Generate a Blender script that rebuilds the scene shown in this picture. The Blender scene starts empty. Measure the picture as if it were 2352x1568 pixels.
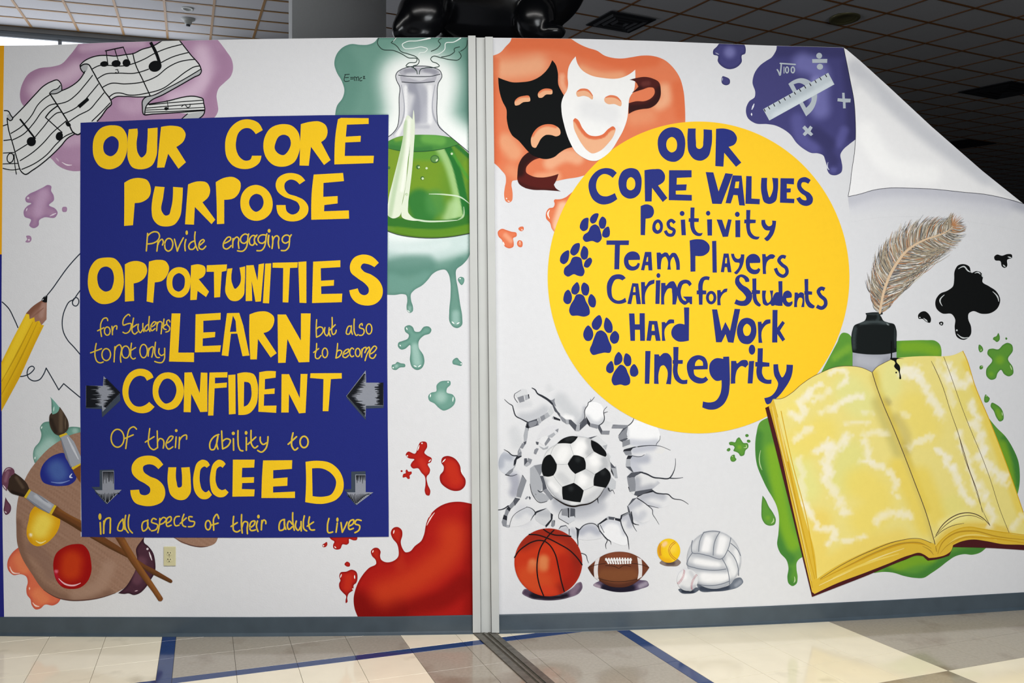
import bpy, bmesh, math, random
import numpy as np
from mathutils import Vector, geometry
random.seed(7)
SC = bpy.context.scene
COL = SC.collection
F, CX, HY, EYE = 1886.0, 1176.0, 837.0, 1.572      # focal length in px, horizon row, eye height

# ---------------------------------------------------------------- camera, world, lights
cam = bpy.data.cameras.new('camera'); co = bpy.data.objects.new('camera', cam); COL.objects.link(co)
cam.sensor_width = 36.0; cam.lens = F/2352*36.0; cam.shift_y = (HY-784)/2352
co.location = (0, 0, EYE); co.rotation_euler = (math.pi/2, 0, 0); cam.clip_end = 200
SC.camera = co
SC.view_settings.view_transform = 'Standard'; SC.view_settings.look = 'None'
SC.view_settings.gamma = 1; SC.view_settings.use_curve_mapping = False
SC.view_settings.exposure = 0.0
w = bpy.data.worlds.new('world'); SC.world = w; w.use_nodes = True
w.node_tree.nodes['Background'].inputs[0].default_value = (.75, .85, 1, 1)
w.node_tree.nodes['Background'].inputs[1].default_value = 0.006
def area(name, loc, target, sx, sy, power, col=(1, 1, 1), spread=math.pi):
    l = bpy.data.lights.new(name, 'AREA'); l.shape = 'RECTANGLE'; l.size = sx; l.size_y = sy
    l.energy = power; l.color = col; l.spread = spread
    o = bpy.data.objects.new(name, l); COL.objects.link(o); o.location = loc
    d = Vector(target)-Vector(loc); o.rotation_euler = d.to_track_quat('-Z', 'Y').to_euler()
    return o
# recessed downlights of the hall in front of the mural, and a weaker fill light added unseen behind the camera
area('hall_downlights', (.45, 1.5, 4.5), (.45, 1.5, 0), 6.6, 1.2, 400, (1, .985, .95))
area('hall_fill', (3.0, -1.8, 1.35), (1.8, 4.8, 1.6), 4.0, 1.6, 150, (.93, .97, 1))

# ---------------------------------------------------------------- colours and materials
def lin(c): c = c/255.0; return c/12.92 if c <= .04045 else ((c+.055)/1.055)**2.4
def rgb(c):                                    # '#rrggbb' or tuple of display values -> linear
    if isinstance(c, str):
        c = c.lstrip('#'); c = tuple(int(c[i:i+2], 16) for i in (0, 2, 4))
    return tuple(lin(v) for v in c[:3])
MATS = {}
def mat(name, col=(200, 200, 200), rough=.5, spec=.5, metal=0, noise=0, nscale=40, bump=0, bscale=400, emit=None, estr=1, attr=False, coat=0, stain=None):
    if name in MATS: return MATS[name]
    m = bpy.data.materials.new(name); m.use_nodes = True; nt = m.node_tree; b = nt.nodes['Principled BSDF']
    c = rgb(col); b.inputs['Base Color'].default_value = (*c, 1); b.inputs['Roughness'].default_value = rough
    b.inputs['Metallic'].default_value = metal; b.inputs['Specular IOR Level'].default_value = spec
    b.inputs['Coat Weight'].default_value = coat; b.inputs['Coat Roughness'].default_value = .05
    geo = nt.nodes.new('ShaderNodeNewGeometry')
    src = None
    if attr:
        a = nt.nodes.new('ShaderNodeAttribute'); a.attribute_name = 'paint'; src = a.outputs['Color']
        nt.links.new(src, b.inputs['Base Color'])
    if noise:
        n = nt.nodes.new('ShaderNodeTexNoise'); n.inputs['Scale'].default_value = nscale; n.inputs['Detail'].default_value = 5
        nt.links.new(geo.outputs['Position'], n.inputs['Vector'])
        mr = nt.nodes.new('ShaderNodeMapRange'); mr.inputs[1].default_value = .3; mr.inputs[2].default_value = .7
        mr.inputs[3].default_value = 1-noise; mr.inputs[4].default_value = 1+noise
        nt.links.new(n.outputs['Fac'], mr.inputs[0])
        mx = nt.nodes.new('ShaderNodeVectorMath'); mx.operation = 'SCALE'
        if src: nt.links.new(src, mx.inputs[0])
        else: mx.inputs[0].default_value = c
        nt.links.new(mr.outputs[0], mx.inputs['Scale']); nt.links.new(mx.outputs[0], b.inputs['Base Color'])
    if stain:                                  # (colour, amount, scale, threshold): worn and dirty patches
        n = nt.nodes.new('ShaderNodeTexNoise'); n.inputs['Scale'].default_value = stain[2]; n.inputs['Detail'].default_value = 4
        nt.links.new(geo.outputs['Position'], n.inputs['Vector'])
        mr = nt.nodes.new('ShaderNodeMapRange'); mr.inputs[1].default_value = stain[3]; mr.inputs[2].default_value = stain[3]+.12
        mr.inputs[3].default_value = 0; mr.inputs[4].default_value = stain[1]; nt.links.new(n.outputs['Fac'], mr.inputs[0])
        mxs = nt.nodes.new('ShaderNodeMix'); mxs.data_type = 'RGBA'; nt.links.new(mr.outputs[0], mxs.inputs['Factor'])
        lk = b.inputs['Base Color'].links[0].from_socket; nt.links.new(lk, mxs.inputs['A']); mxs.inputs['B'].default_value = (*rgb(stain[0]), 1)
        nt.links.new(mxs.outputs['Result'], b.inputs['Base Color'])
    if bump:
        n = nt.nodes.new('ShaderNodeTexNoise'); n.inputs['Scale'].default_value = bscale; n.inputs['Detail'].default_value = 3
        nt.links.new(geo.outputs['Position'], n.inputs['Vector'])
        bp = nt.nodes.new('ShaderNodeBump'); bp.inputs['Strength'].default_value = bump; bp.inputs['Distance'].default_value = .002
        nt.links.new(n.outputs['Fac'], bp.inputs['Height']); nt.links.new(bp.outputs[0], b.inputs['Normal'])
    if emit:
        b.inputs['Emission Color'].default_value = (*rgb(emit), 1); b.inputs['Emission Strength'].default_value = estr
    MATS[name] = m; return m
M_PAINT = mat('wall_paint', rough=.75, spec=.12, noise=.012, nscale=30, bump=.35, bscale=130, attr=True)

# ---------------------------------------------------------------- objects
def finish(o, parent=None, **props):
    COL.objects.link(o)
    if parent is not None: o.parent = parent
    for k, v in props.items():
        if v is not None: o[k] = v
    return o
def empty(name, loc=(0, 0, 0), **props):
    return finish(bpy.data.objects.new(name, None), None, **props) if loc is None else _e(name, loc, props)
def _e(name, loc, props):
    o = finish(bpy.data.objects.new(name, None), None, **props); o.location = loc; return o
def mesh_obj(name, verts, faces, m, parent=None, cols=None, smooth=False, **props):
    me = bpy.data.meshes.new(name); me.from_pydata([tuple(v) for v in verts], [], [tuple(f) for f in faces]); me.update()
    if cols is not None:
        a = me.color_attributes.new('paint', 'FLOAT_COLOR', 'POINT')
        c = np.ones((len(verts), 4), dtype=np.float32); c[:, :3] = cols; a.data.foreach_set('color', c.ravel())
    if smooth: me.polygons.foreach_set('use_smooth', [True]*len(me.polygons))
    me.materials.append(m)
    o = bpy.data.objects.new(name, me)
    finish(o, parent, **props)
    if parent is not None: o.matrix_parent_inverse = parent.matrix_basis.inverted()
    return o
def box_vf(p0, ux, uy, uz):
    p0, ux, uy, uz = map(np.array, (p0, ux, uy, uz))
    v = [p0, p0+ux, p0+ux+uy, p0+uy]; v += [q+uz for q in v]
    return v, [(0, 3, 2, 1), (4, 5, 6, 7), (0, 1, 5, 4), (1, 2, 6, 5), (2, 3, 7, 6), (3, 0, 4, 7)]

# ---------------------------------------------------------------- the mural wall as a surface: wall rows and columns are given in photo pixels
# the two wall panels bow very gently in plan; this is the row where each meets the floor, per column
_L = np.polyfit([0, 300, 588, 900, 1086], [1458.5, 1459.5, 1459.5, 1457, 1453.5], 2)
_R = np.polyfit([1147, 1450, 1764, 2050, 2352], [1453, 1445, 1431.5, 1417, 1398.5], 2)
def yfloor(x):
    x = np.asarray(x, float); return np.where(x < 1116, np.polyval(_L, x), np.polyval(_R, x))
def depth(x): return F*EYE/(yfloor(x)-HY)
TOPX = [-300, 0, 100, 250, 420, 588, 835, 1075, 1176, 1330, 1500, 1764, 1936, 1944, 1976, 2039, 2139, 2256, 2352, 2700]
TOPY = [110, 104.5, 104, 97.5, 93, 89.7, 86.5, 86, 87, 89, 94, 104.5, 109, 113, 140, 197, 290, 392, 469, 780]
def ytop(x): return np.interp(x, TOPX, TOPY)
LIFT = 0.0005
def W(x, y, lift=0.0):
    x = np.asarray(x, float); y = np.asarray(y, float); d = depth(x)-lift
    return np.stack([(x-CX)/F*d, d+0*x, EYE+(HY-y)/F*d], -1)

# ---------------------------------------------------------------- tracing helpers
OX = OY = 0.0; SCL = 4.0
def org(c, r, s=4.0, px=False):                # crop column/row of 588x392 px each, or a pixel origin
    global OX, OY, SCL
    OX, OY = (c, r) if px else (588.0*c, 392.0*r); SCL = s
def pts(s):
    P, C, Wd = [], [], []
    for t in s.split():
        k = t.endswith('!'); t = t.rstrip('!'); v = [float(q) for q in t.split(',')]
        P.append((OX+v[0]/SCL, OY+v[1]/SCL)); C.append(k); Wd.append(v[2]/SCL if len(v) > 2 else np.nan)
    return np.array(P), C, np.array(Wd)
def smooth_path(P, C, closed, step=4.0, extra=None):
    n = len(P); out = []; ex = []
    segs = n if closed else n-1
    for i in range(segs):
        p1, p2 = P[i], P[(i+1) % n]
        p0 = p1 if C[i] or (not closed and i == 0) else P[(i-1) % n]
        p3 = p2 if C[(i+1) % n] or (not closed and i == n-2) else P[(i+2) % n]
        L = np.linalg.norm(p2-p1); k = max(1, int(math.ceil(L/step)))
        if L < 1e-6: continue
        # chord-scaled tangents keep uneven points from overshooting
        def tan(a, b, c):
            la, lc = max(np.linalg.norm(b-a), 1e-6), max(np.linalg.norm(c-b), 1e-6)
            if np.linalg.norm(b-a) < 1e-6: return (c-b)
            if np.linalg.norm(c-b) < 1e-6: return (b-a)
            return ((b-a)/la*lc + (c-b)/lc*la)/(la+lc)*L
        m1 = tan(p0, p1, p2) if not (p0 is p1) else (p2-p1)
        m2 = tan(p1, p2, p3) if not (p3 is p2) else (p2-p1)
        if C[i] or (not closed and i == 0): m1 = 1.5*(p2-p1)-.5*m2
        if C[(i+1) % n] or (not closed and i == n-2): m2 = 1.5*(p2-p1)-.5*m1
        for j in range(k):
            t = j/k; t2 = t*t; t3 = t2*t
            out.append((2*t3-3*t2+1)*p1+(t3-2*t2+t)*m1+(-2*t3+3*t2)*p2+(t3-t2)*m2)
            if extra is not None: ex.append(extra[i]*(1-t)+extra[(i+1) % n]*t)
    if not closed:
        out.append(P[-1]);
        if extra is not None: ex.append(extra[-1])
    return np.array(out), (np.array(ex) if extra is not None else None)
def straight(P, closed, step=30.0):
    out = []; n = len(P)
    for i in range(n if closed else n-1):
        a, b = P[i], P[(i+1) % n]; k = max(1, int(np.linalg.norm(b-a)/step))
        for j in range(k): out.append(a+(b-a)*j/k)
    if not closed: out.append(P[-1])
    return np.array(out)
def outline(kind, s, step=4.0):
    P, C, _ = pts(s)
    return straight(P, True) if kind == 'p' else smooth_path(P, C, True, step)[0]
def inside(pt, poly):
    x, y = pt[:, 0], pt[:, 1]; r = np.zeros(len(pt), bool); a = poly; b = np.roll(poly, -1, 0)
    for (x1, y1), (x2, y2) in zip(a, b):
        if y1 == y2: continue
        c = ((y1 > y) != (y2 > y)) & (x < (x2-x1)*(y-y1)/(y2-y1)+x1); r ^= c
    return r
def cdt(contours, g):
    """triangulate a polygon with holes, with a grid of inner points g px apart"""
    allp = np.concatenate(contours); E = []; n = 0
    for c in contours:
        E += [(n+i, n+(i+1) % len(c)) for i in range(len(c))]; n += len(c)
    lo, hi = contours[0].min(0), contours[0].max(0)
    gx, gy = np.meshgrid(np.arange(lo[0]+g/2, hi[0], g), np.arange(lo[1]+g/2, hi[1], g))
    gx = gx+(np.arange(gx.shape[0]) % 2)[:, None]*g/2
    q = np.stack([gx.ravel(), gy.ravel()], 1)
    if len(q):
        k = inside(q, contours[0])
        for c in contours[1:]: k &= ~inside(q, c)
        q = q[k]
        if len(q): allp = np.concatenate([allp, q])
    V, _, T, _, _, _ = geometry.delaunay_2d_cdt([Vector(p) for p in allp], E, [], 0, 1e-4)
    V = np.array([tuple(v) for v in V]); T = np.array([t for t in T if len(t) == 3])
    if not len(T): return V, T
    cen = V[T].mean(1); k = inside(cen, contours[0])
    for c in contours[1:]: k &= ~inside(cen, c)
    return V, T[k]
def ribbon(s, width, closed=False, cap=True, step=3.0, P=None):
    if P is None: P, C, Wd = pts(s)
    else: P, C, Wd = P
    width = width/SCL
    Wd = np.where(np.isnan(Wd), width, Wd)
    if closed: D, w_ = smooth_path(P, C, True, step, Wd); D = np.vstack([D, D[:1]]); w_ = np.append(w_, w_[0])
    else: D, w_ = smooth_path(P, C, False, step, Wd)
    t = np.gradient(D, axis=0); t /= np.maximum(np.linalg.norm(t, axis=1), 1e-9)[:, None]
    nrm = np.stack([-t[:, 1], t[:, 0]], 1); h = (w_/2)[:, None]
    V = list(D+nrm*h)+list(D-nrm*h); n = len(D); Fc = [(i, i+1, n+i+1, n+i) for i in range(n-1)]
    if cap and not closed:
        for e, sg in ((0, -1), (n-1, 1)):
            b = len(V); r = w_[e]/2
            for k in range(1, 4):
                a = k*math.pi/4; V.append(D[e]+nrm[e]*r*math.cos(a)+sg*t[e]*r*math.sin(a))
            Fc.append((e, b, b+1, b+2, n+e) if sg > 0 else (n+e, b+2, b+1, b, e))
    return np.array(V), Fc
def seg_dist(q, P):
    if len(P) == 1: return np.hypot(*(q-P[0]).T)
    d = np.full(len(q), 1e9)
    for a, b in zip(P[:-1], P[1:]):
        ab = b-a; L = max((ab**2).sum(), 1e-9); t = np.clip(((q-a)@ab)/L, 0, 1); d = np.minimum(d, np.hypot(*(q-a-t[:, None]*ab).T))
    return d
def shade(q, base, strokes, rimsrc):
    """colours a painter put on: a base coat and soft brush strokes (colour, opacity, radius, softness, path)"""
    c = np.tile(np.array(rgb(base))**(1/2.2), (len(q), 1))
    for s in strokes:
        if s[0] == 'rim':                      # ('rim', colour, opacity, width): darker/lighter band along the outline
            d = np.full(len(q), 1e9)
            for o in rimsrc: d = np.minimum(d, seg_dist(q, np.vstack([o, o[:1]])))
            a = np.clip(1-d/(s[3]/SCL), 0, 1); a = a*a*(3-2*a)*s[2]; col = s[1]
        elif s[0] == 'grain':                  # ('grain', colour, opacity, scale, angle, stretch)
            th = math.radians(s[4]); u = (q[:, 0]*math.cos(th)+q[:, 1]*math.sin(th))/s[3]/s[5]; v = (-q[:, 0]*math.sin(th)+q[:, 1]*math.cos(th))/s[3]
            a = .5+.25*np.sin(v*6.3+2*np.sin(u*2.1+v*1.3))+.25*np.sin(v*13.7+u*3.1+1.7*np.sin(v*2.9-u*4.3)); a = np.clip(a, 0, 1)**2*s[2]; col = s[1]
        else:
            col, op, r, soft, path = s[:5]; P, C, _ = pts(path)
            if len(P) > 2: P = smooth_path(P, C, False, 8)[0]
            d = seg_dist(q, P)*SCL
            if len(s) > 5:                     # ragged edge
                X, Y = q[:, 0]*SCL, q[:, 1]*SCL
                d = d+s[5]*(np.sin(X/37+1.7*np.sin(Y/29))*.6+np.sin(Y/23+2.1*np.sin(X/41))*.6+np.sin(X/11+Y/17)*.35+np.sin(Y/9-X/13)*.3)
            a = np.clip(1-(d-r)/max(soft, 1e-6), 0, 1); a = a*a*(3-2*a)*op
        cc = np.array(rgb(col))**(1/2.2); c = c*(1-a[:, None])+cc*a[:, None]
    return c**2.2
def mk(name, parent, color, shapes, lvl=1, strokes=(), g=None, label=None, kind=None, clamp=True, seglift=6e-6):
    """one painted motif: flat shapes on the wall. ('s'|'p', outline, hole, hole...) or ('l'|'b', path, width[, closed])"""
    VV, FF, QQ, n, k = [], [], [], 0, 0; rims = []
    g = g or (5.0 if strokes else 45.0)
    for sh in shapes:
        if sh[0] == 'e':                       # ('e', 'cx,cy rx,ry', turn, ring thickness or 0)
            P_, _, _ = pts(sh[1]); (cx_, cy_), r_ = P_[0], (P_[1]-(OX, OY)); th = math.radians(sh[2] if len(sh) > 2 else 0)
            def ell(rx, ry):
                t_ = np.linspace(0, 2*math.pi, max(10, int((rx+ry)*1.6)), endpoint=False); a_, b_ = rx*np.cos(t_), ry*np.sin(t_)
                return np.stack([cx_+a_*math.cos(th)-b_*math.sin(th), cy_+a_*math.sin(th)+b_*math.cos(th)], 1)
            cs = [ell(*r_)]
            if len(sh) > 3 and sh[3]: cs.append(ell(r_[0]-sh[3]/SCL, r_[1]-sh[3]/SCL))
            if strokes: rims += cs
            V, T = cdt(cs, g)
        elif sh[0] in 'sp':
            cs = [outline(sh[0], s, min(4.0, g)) for s in sh[1:]]
            if strokes: rims += cs
            if clamp:
                for c in cs: c[:, 1] = np.clip(c[:, 1], ytop(c[:, 0])+.3, yfloor(c[:, 0])-2)
            V, T = cdt(cs, g)
        else:
            V, T = ribbon(sh[1], sh[2], len(sh) > 3 and sh[3], cap=sh[0] == 'l', step=min(3.0, 10/SCL*2))
            if clamp: V[:, 1] = np.maximum(V[:, 1], ytop(V[:, 0])+.3)
        if not len(T): continue
        VV.append(W(V[:, 0], V[:, 1], LIFT*lvl+k*seglift)); QQ.append(V); FF += [tuple(int(i)+n for i in f) for f in T]; n += len(V); k += 1
    nbase = n; thin = [s for s in strokes if not isinstance(s[1], str) and s[0] not in ('rim', 'grain') and s[2] <= 5 and s[3] <= 14]
    strokes = [s for s in strokes if s not in thin]; extra = []
    for s in thin:                             # crisp little brush marks are laid on as tapered ribbons
        P, C, Wd = pts(s[4]); wd = 2*(s[2]+s[3]*.45)
        if len(P) == 1:
            t_ = np.linspace(0, 2*math.pi, 12, endpoint=False); r_ = wd/SCL*.6
            V = np.stack([P[0, 0]+r_*np.cos(t_), P[0, 1]+r_*np.sin(t_)], 1); T = [tuple(range(12))]
        else:
            u = np.linspace(0, 1, len(P)); Wt = wd/SCL*(.35+.65*np.sin(math.pi*u))
            if len(P) == 2: P = np.vstack([P[0], P.mean(0), P[1]]); C = [False]*3; Wt = np.array([.45, 1, .45])*wd/SCL
            V, T = ribbon('', wd, P=(P, C, Wt), step=max(.6, min(3.0, 8/SCL)))
        if clamp: V[:, 1] = np.maximum(V[:, 1], ytop(V[:, 0])+.3)
        VV.append(W(V[:, 0], V[:, 1], LIFT*(lvl+.3)+k*seglift)); QQ.append(V); FF += [tuple(int(i)+n for i in f) for f in T]
        extra.append((n, n+len(V), s[0], s[1])); n += len(V); k += 1
    V = np.concatenate(VV); Q = np.concatenate(QQ)
    cols = shade(Q, color, strokes, rims) if strokes else np.tile(np.array(rgb(color)), (len(Q), 1))
    for a_, b_, col, op in extra: cols[a_:b_] = ((cols[a_:b_]**(1/2.2))*(1-op)+np.array(rgb(col))**(1/2.2)*op)**2.2
    # faces turned to the viewer
    Vn = V; ff = []
    for f in FF:
        a, b, c = Vn[f[0]], Vn[f[1]], Vn[f[2]]
        nr = np.cross(b-a, c-a); ff.append(f if nr[1] < 0 else f[::-1])
    return mesh_obj(name, V, ff, M_PAINT, parent, cols, label=label, kind=kind)

# ================================================================ SETTING
PHI = math.atan2(-(467-CX), F)                  # floor grid is turned about 20.6 degrees
D1 = np.array([-math.sin(PHI), math.cos(PHI)]); D2 = np.array([math.cos(PHI), math.sin(PHI)])
def G(u, v, z=0.0): p = D2*u+D1*v; return (p[0], p[1], z)

# --- mural walls
WHITE = (220, 221, 225)
def wall_panel(name, x0, x1, thick=.12):
    xs = np.concatenate([np.arange(x0, x1, 24.0), [x1], [t for t in TOPX if x0 < t < x1]]); xs = np.unique(xs)
    rows = 24; V = []; Fc = []; n = len(xs)
    for side in (0, thick):
        for r in range(rows+1):
            yy = ytop(xs)+(yfloor(xs)-ytop(xs))*r/rows
            p = W(xs, yy); p[:, 1] += side; V += list(p)
    K = n*(rows+1)
    for r in range(rows):
        for i in range(n-1):
            a = r*n+i; Fc.append((a, a+n, a+n+1, a+1)); b = K+a; Fc.append((b, b+1, b+n+1, b+n))
    for i in range(n-1):
        Fc.append((i, i+1, K+i+1, K+i)); a = rows*n+i; Fc.append((a, K+a, K+a+1, a+1))
    for r in range(rows):
        a = r*n; Fc.append((a, K+a, K+a+n, a+n)); a = r*n+n-1; Fc.append((a, a+n, K+a+n, K+a))
    V = np.array(V); cols = np.tile(np.array(rgb(WHITE)), (len(V), 1))
    return mesh_obj(name, V, Fc, M_PAINT, None, cols, kind='structure')
WL = wall_panel('wall_left', -300, 1092); WR = wall_panel('wall_right', 1131, 2700)
WL['label'] = 'left white mural wall with blue motto rectangle'; WR['label'] = 'right white mural wall with yellow circle and cut-away corner'

# --- baseboards: face, rounded top, toe at the floor
M_BASE = mat('rubber_base', (66, 78, 88), rough=.35, noise=.10, nscale=9, bump=.15, bscale=60)
def baseboard(name, x0, x1, tx, ty):
    xs = np.append(np.arange(x0, x1, 24.0), x1); yt = np.interp(xs, tx, ty); n = len(xs)
    d = depth(xs); ht = (yfloor(xs)-yt)/F*d
    prof = [(0, 1.0), (.004, .985), (.005, .95), (.005, .16), (.009, .08), (.016, .03), (.017, .0)]
    V = []; Fc = []
    for (o, h) in prof:
        dd = d-o; z = ht*h
        V += list(np.stack([(xs-CX)/F*d, dd, z], -1))
    for k in range(len(prof)-1):
        for i in range(n-1): a = k*n+i; Fc.append((a, a+n, a+n+1, a+1))
    for e in (0, n-1): Fc.append([k*n+e for k in range(len(prof))])
    return mesh_obj(name, V, Fc, M_BASE, None, kind='structure')
baseboard('baseboard_left', -300, 1088, [-300, 0, 588, 900, 1086], [1416, 1416, 1416.5, 1415, 1411.5])
baseboard('baseboard_right', 1146, 2700, [1147, 1470, 1764, 2058, 2352, 2700], [1410.5, 1403, 1391, 1376.5, 1359.5, 1340])

# --- post where the two walls meet: two flat trims and a channel
M_TRIM = mat('painted_metal', (196, 198, 196), rough=.45, noise=.03, nscale=6)
M_DARK = mat('dark_gap', (40, 42, 44), rough=.8)
post = _e('metal_post', (float(W(1110, 1453)[0]), float(W(1110, 1453)[1]), 0), {'kind': 'structure', 'label': 'grey metal post of two flat trims and a channel between the mural walls'})
def post_strip(name, xt0, xt1, xb0, xb1, ytp, front, back, m):
    yb = 1453.0; D = F*EYE/(yb-HY)
    def Q(x, y, o): d = D-o; return ((x-CX)/F*d, d, EYE+(HY-y)/F*d)
    V = [Q(xt0, ytp, front), Q(xt1, ytp, front), Q(xb1, yb, front), Q(xb0, yb, front)]
    V += [(a, D+back, c) for a, b, c in V[:4]]
    V = [(a, b, max(c, 0.0)) for a, b, c in V]
    o = mesh_obj(name, V, [(0, 3, 2, 1), (4, 5, 6, 7), (0, 1, 5, 4), (1, 2, 6, 5), (2, 3, 7, 6), (3, 0, 4, 7)], m, post)
    bv = o.modifiers.new('edge', 'BEVEL'); bv.width = .0015; bv.segments = 2
    return o
post_strip('channel', 1092, 1116, 1103.5, 1129.5, 86, .006, .14, M_TRIM)
post_strip('gap', 1091.8, 1094.2, 1103.6, 1105.2, 87, .0066, .1, M_DARK)
post_strip('gap', 1113.4, 1115.0, 1128.0, 1129.6, 87, .0066, .1, M_DARK)
post_strip('trim_strip', 1075, 1092.2, 1086, 1104, 81.5, .030, .14, M_TRIM)
post_strip('trim_strip', 1114.2, 1132, 1129.2, 1146.8, 84, .030, .14, M_TRIM)

# --- floor: vinyl tiles, each its own piece, and the painted blue strips
M_CREAM = mat('cream_tile', (229, 221, 200), rough=.1, spec=.28, noise=.03, nscale=7, bump=.05, bscale=3, stain=((150, 140, 118), .4, 3.5, .62))
M_GREY = mat('grey_tile', (158, 151, 139), rough=.1, spec=.28, noise=.08, nscale=60, bump=.05, bscale=3, stain=((112, 92, 76), .55, 2.3, .53))
M_BLUE = mat('blue_tile', (34, 58, 108), rough=.1, spec=.28, noise=.05, nscale=20)
floor = mesh_obj('floor', [(-14, -6, -.004), (14, -6, -.004), (14, 24, -.004), (-14, 24, -.004)], [(0, 1, 2, 3)],
                 mat('floor_grout', (96, 90, 80), rough=.4), None, kind='structure', label='polished floor of cream and grey square tiles with blue strips')
T = .3048; U0 = -.147; UB = U0+8*T-.003; VB = 4.455      # right edge of the left strip, left edge of the right strip, top edge of the cross strip
SW = .075
meshes = {}
def tile(u0, v0, u1, v1, m, name='floor_tile'):
    g = .0009; key = (round(u1-u0, 4), round(v1-v0, 4), m.name)
    if key not in meshes:
        a, b = u1-u0, v1-v0
        c = [(g, g), (a-g, g), (a-g, b-g), (g, b-g)]; e = .0005
        ci = [(g+e, g+e), (a-g-e, g+e), (a-g-e, b-g-e), (g+e, b-g-e)]
        V = [G(x, y, -.004) for x, y in c]+[G(x, y, -.0007) for x, y in c]+[G(x, y, 0) for x, y in ci]
        Fc = [(8, 9, 10, 11)]+[(k, (k+1) % 4, 4+(k+1) % 4, 4+k) for k in range(4)]+[(4+k, 4+(k+1) % 4, 8+(k+1) % 4, 8+k) for k in range(4)]
        me = bpy.data.meshes.new(name); me.from_pydata(V, [], Fc); me.materials.append(m); meshes[key] = me
    o = bpy.data.objects.new(name, meshes[key]); finish(o, floor); o.location = G(u0, v0, 0)
    return o
V2 = 3.235                                    # row boundary without a strip
def kind_at(u, v):
    cu = 0 if u < U0 else 1 if u < U0+4*T else 2 if u < UB+SW else 3 if u < UB+SW+4*T else 4
    cv = 0 if v > VB-SW/2 else 1 if v > V2 else 2
    tab = {(0, 0): 1, (1, 0): 0, (2, 0): 1, (3, 0): 0, (4, 0): 1,
           (0, 1): 0, (1, 1): 1, (2, 1): 0, (3, 1): 1, (4, 1): 0,
           (0, 2): 1, (1, 2): 0, (2, 2): 1, (3, 2): 0, (4, 2): 1}
    return M_CREAM if tab[(cu, cv)] else M_GREY
ucols = [U0-SW-k*T for k in range(9, 0, -1)]+['S', U0]+[U0+k*T for k in range(1, 8)]+['S2']+[UB+SW+k*T for k in range(0, 9)]
cells = [(U0-SW-(k+1)*T, U0-SW-k*T) for k in range(8, -1, -1)]+[(U0+k*T, U0+(k+1)*T if k < 7 else UB) for k in range(8)]+[(UB+SW+k*T, UB+SW+(k+1)*T) for k in range(9)]
vrows = [(VB+k*T, VB+(k+1)*T) for k in range(6)]+[(VB-SW-(k+1)*T, VB-SW-k*T) for k in range(4)]+[(VB-SW-(k+1)*T, VB-SW-k*T) for k in range(4, 6)]
for (v0, v1) in vrows:
    for (u0, u1) in cells:
        c = G((u0+u1)/2, (v0+v1)/2)
        if c[1] > float(depth(CX+F*c[0]/max(c[1], .5)))+.28 or c[1] < 2.9 or abs(c[0]) > c[1]*.63+.9: continue
        tile(u0, v0, u1, v1, kind_at((u0+u1)/2, (v0+v1)/2))
for (u0, u1) in cells+[(U0-SW, U0), (UB, UB+SW)]:
    if -3.4 < (u0+u1)/2 < 2.3 or True:
        c = G((u0+u1)/2, VB-SW/2)
        if c[1] > float(depth(CX+F*c[0]/c[1]))+.2 or c[1] < 3.2: continue
        tile(u0, VB-SW, u1, VB, M_BLUE, 'blue_strip')
for us in (U0-SW, UB):
    for (v0, v1) in vrows:
        c = G(us+SW/2, (v0+v1)/2)
        if c[1] > float(depth(CX+F*c[0]/max(c[1], .5)))+.25 or c[1] < 2.9: continue
        tile(us, v0, us+SW, v1, M_BLUE, 'blue_strip')

# --- floor track the folding wall runs on
def FL(x, y, z=0.0): d = F*EYE/(y-HY); return np.array(((x-CX)/F*d, d, z))
trk = _e('floor_track', tuple(FL(1112, 1456)), {'label': 'worn dark metal floor track running out from the post', 'category': 'track'})
a0, a1 = FL(1097, 1456), FL(1132, 1456); b0, b1 = FL(1209, 1568), FL(1273, 1568)
dirv = ((b0+b1)-(a0+a1))/2; dirv /= np.linalg.norm(dirv); wv = np.array([-dirv[1], dirv[0], 0]); wv = -wv if wv[0] < 0 else wv
st = (a0+a1)/2-dirv*.02; wid = .128
M_TRACK = mat('worn_metal', (98, 96, 88), rough=.42, metal=.35, noise=.28, nscale=30, bump=.5, bscale=90)
M_TRACK2 = mat('groove_dirt', (62, 58, 48), rough=.7, noise=.4, nscale=50)
for (o0, o1, h, m, nm) in ((-.5, -.17, .007, M_TRACK, 'rail'), (-.17, -.07, .003, M_TRACK2, 'groove'), (-.07, .05, .006, M_TRACK, 'rail'),
                           (.05, .17, .003, M_TRACK2, 'groove'), (.17, .5, .007, M_TRACK, 'rail')):
    v, f = box_vf(st+wv*o0*wid, dirv*2.2, wv*(o1-o0)*wid*.96, (0, 0, h))
    o = mesh_obj(nm, v, f, m, trk); bv = o.modifiers.new('edge', 'BEVEL'); bv.width = .0018; bv.segments = 2

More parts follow.
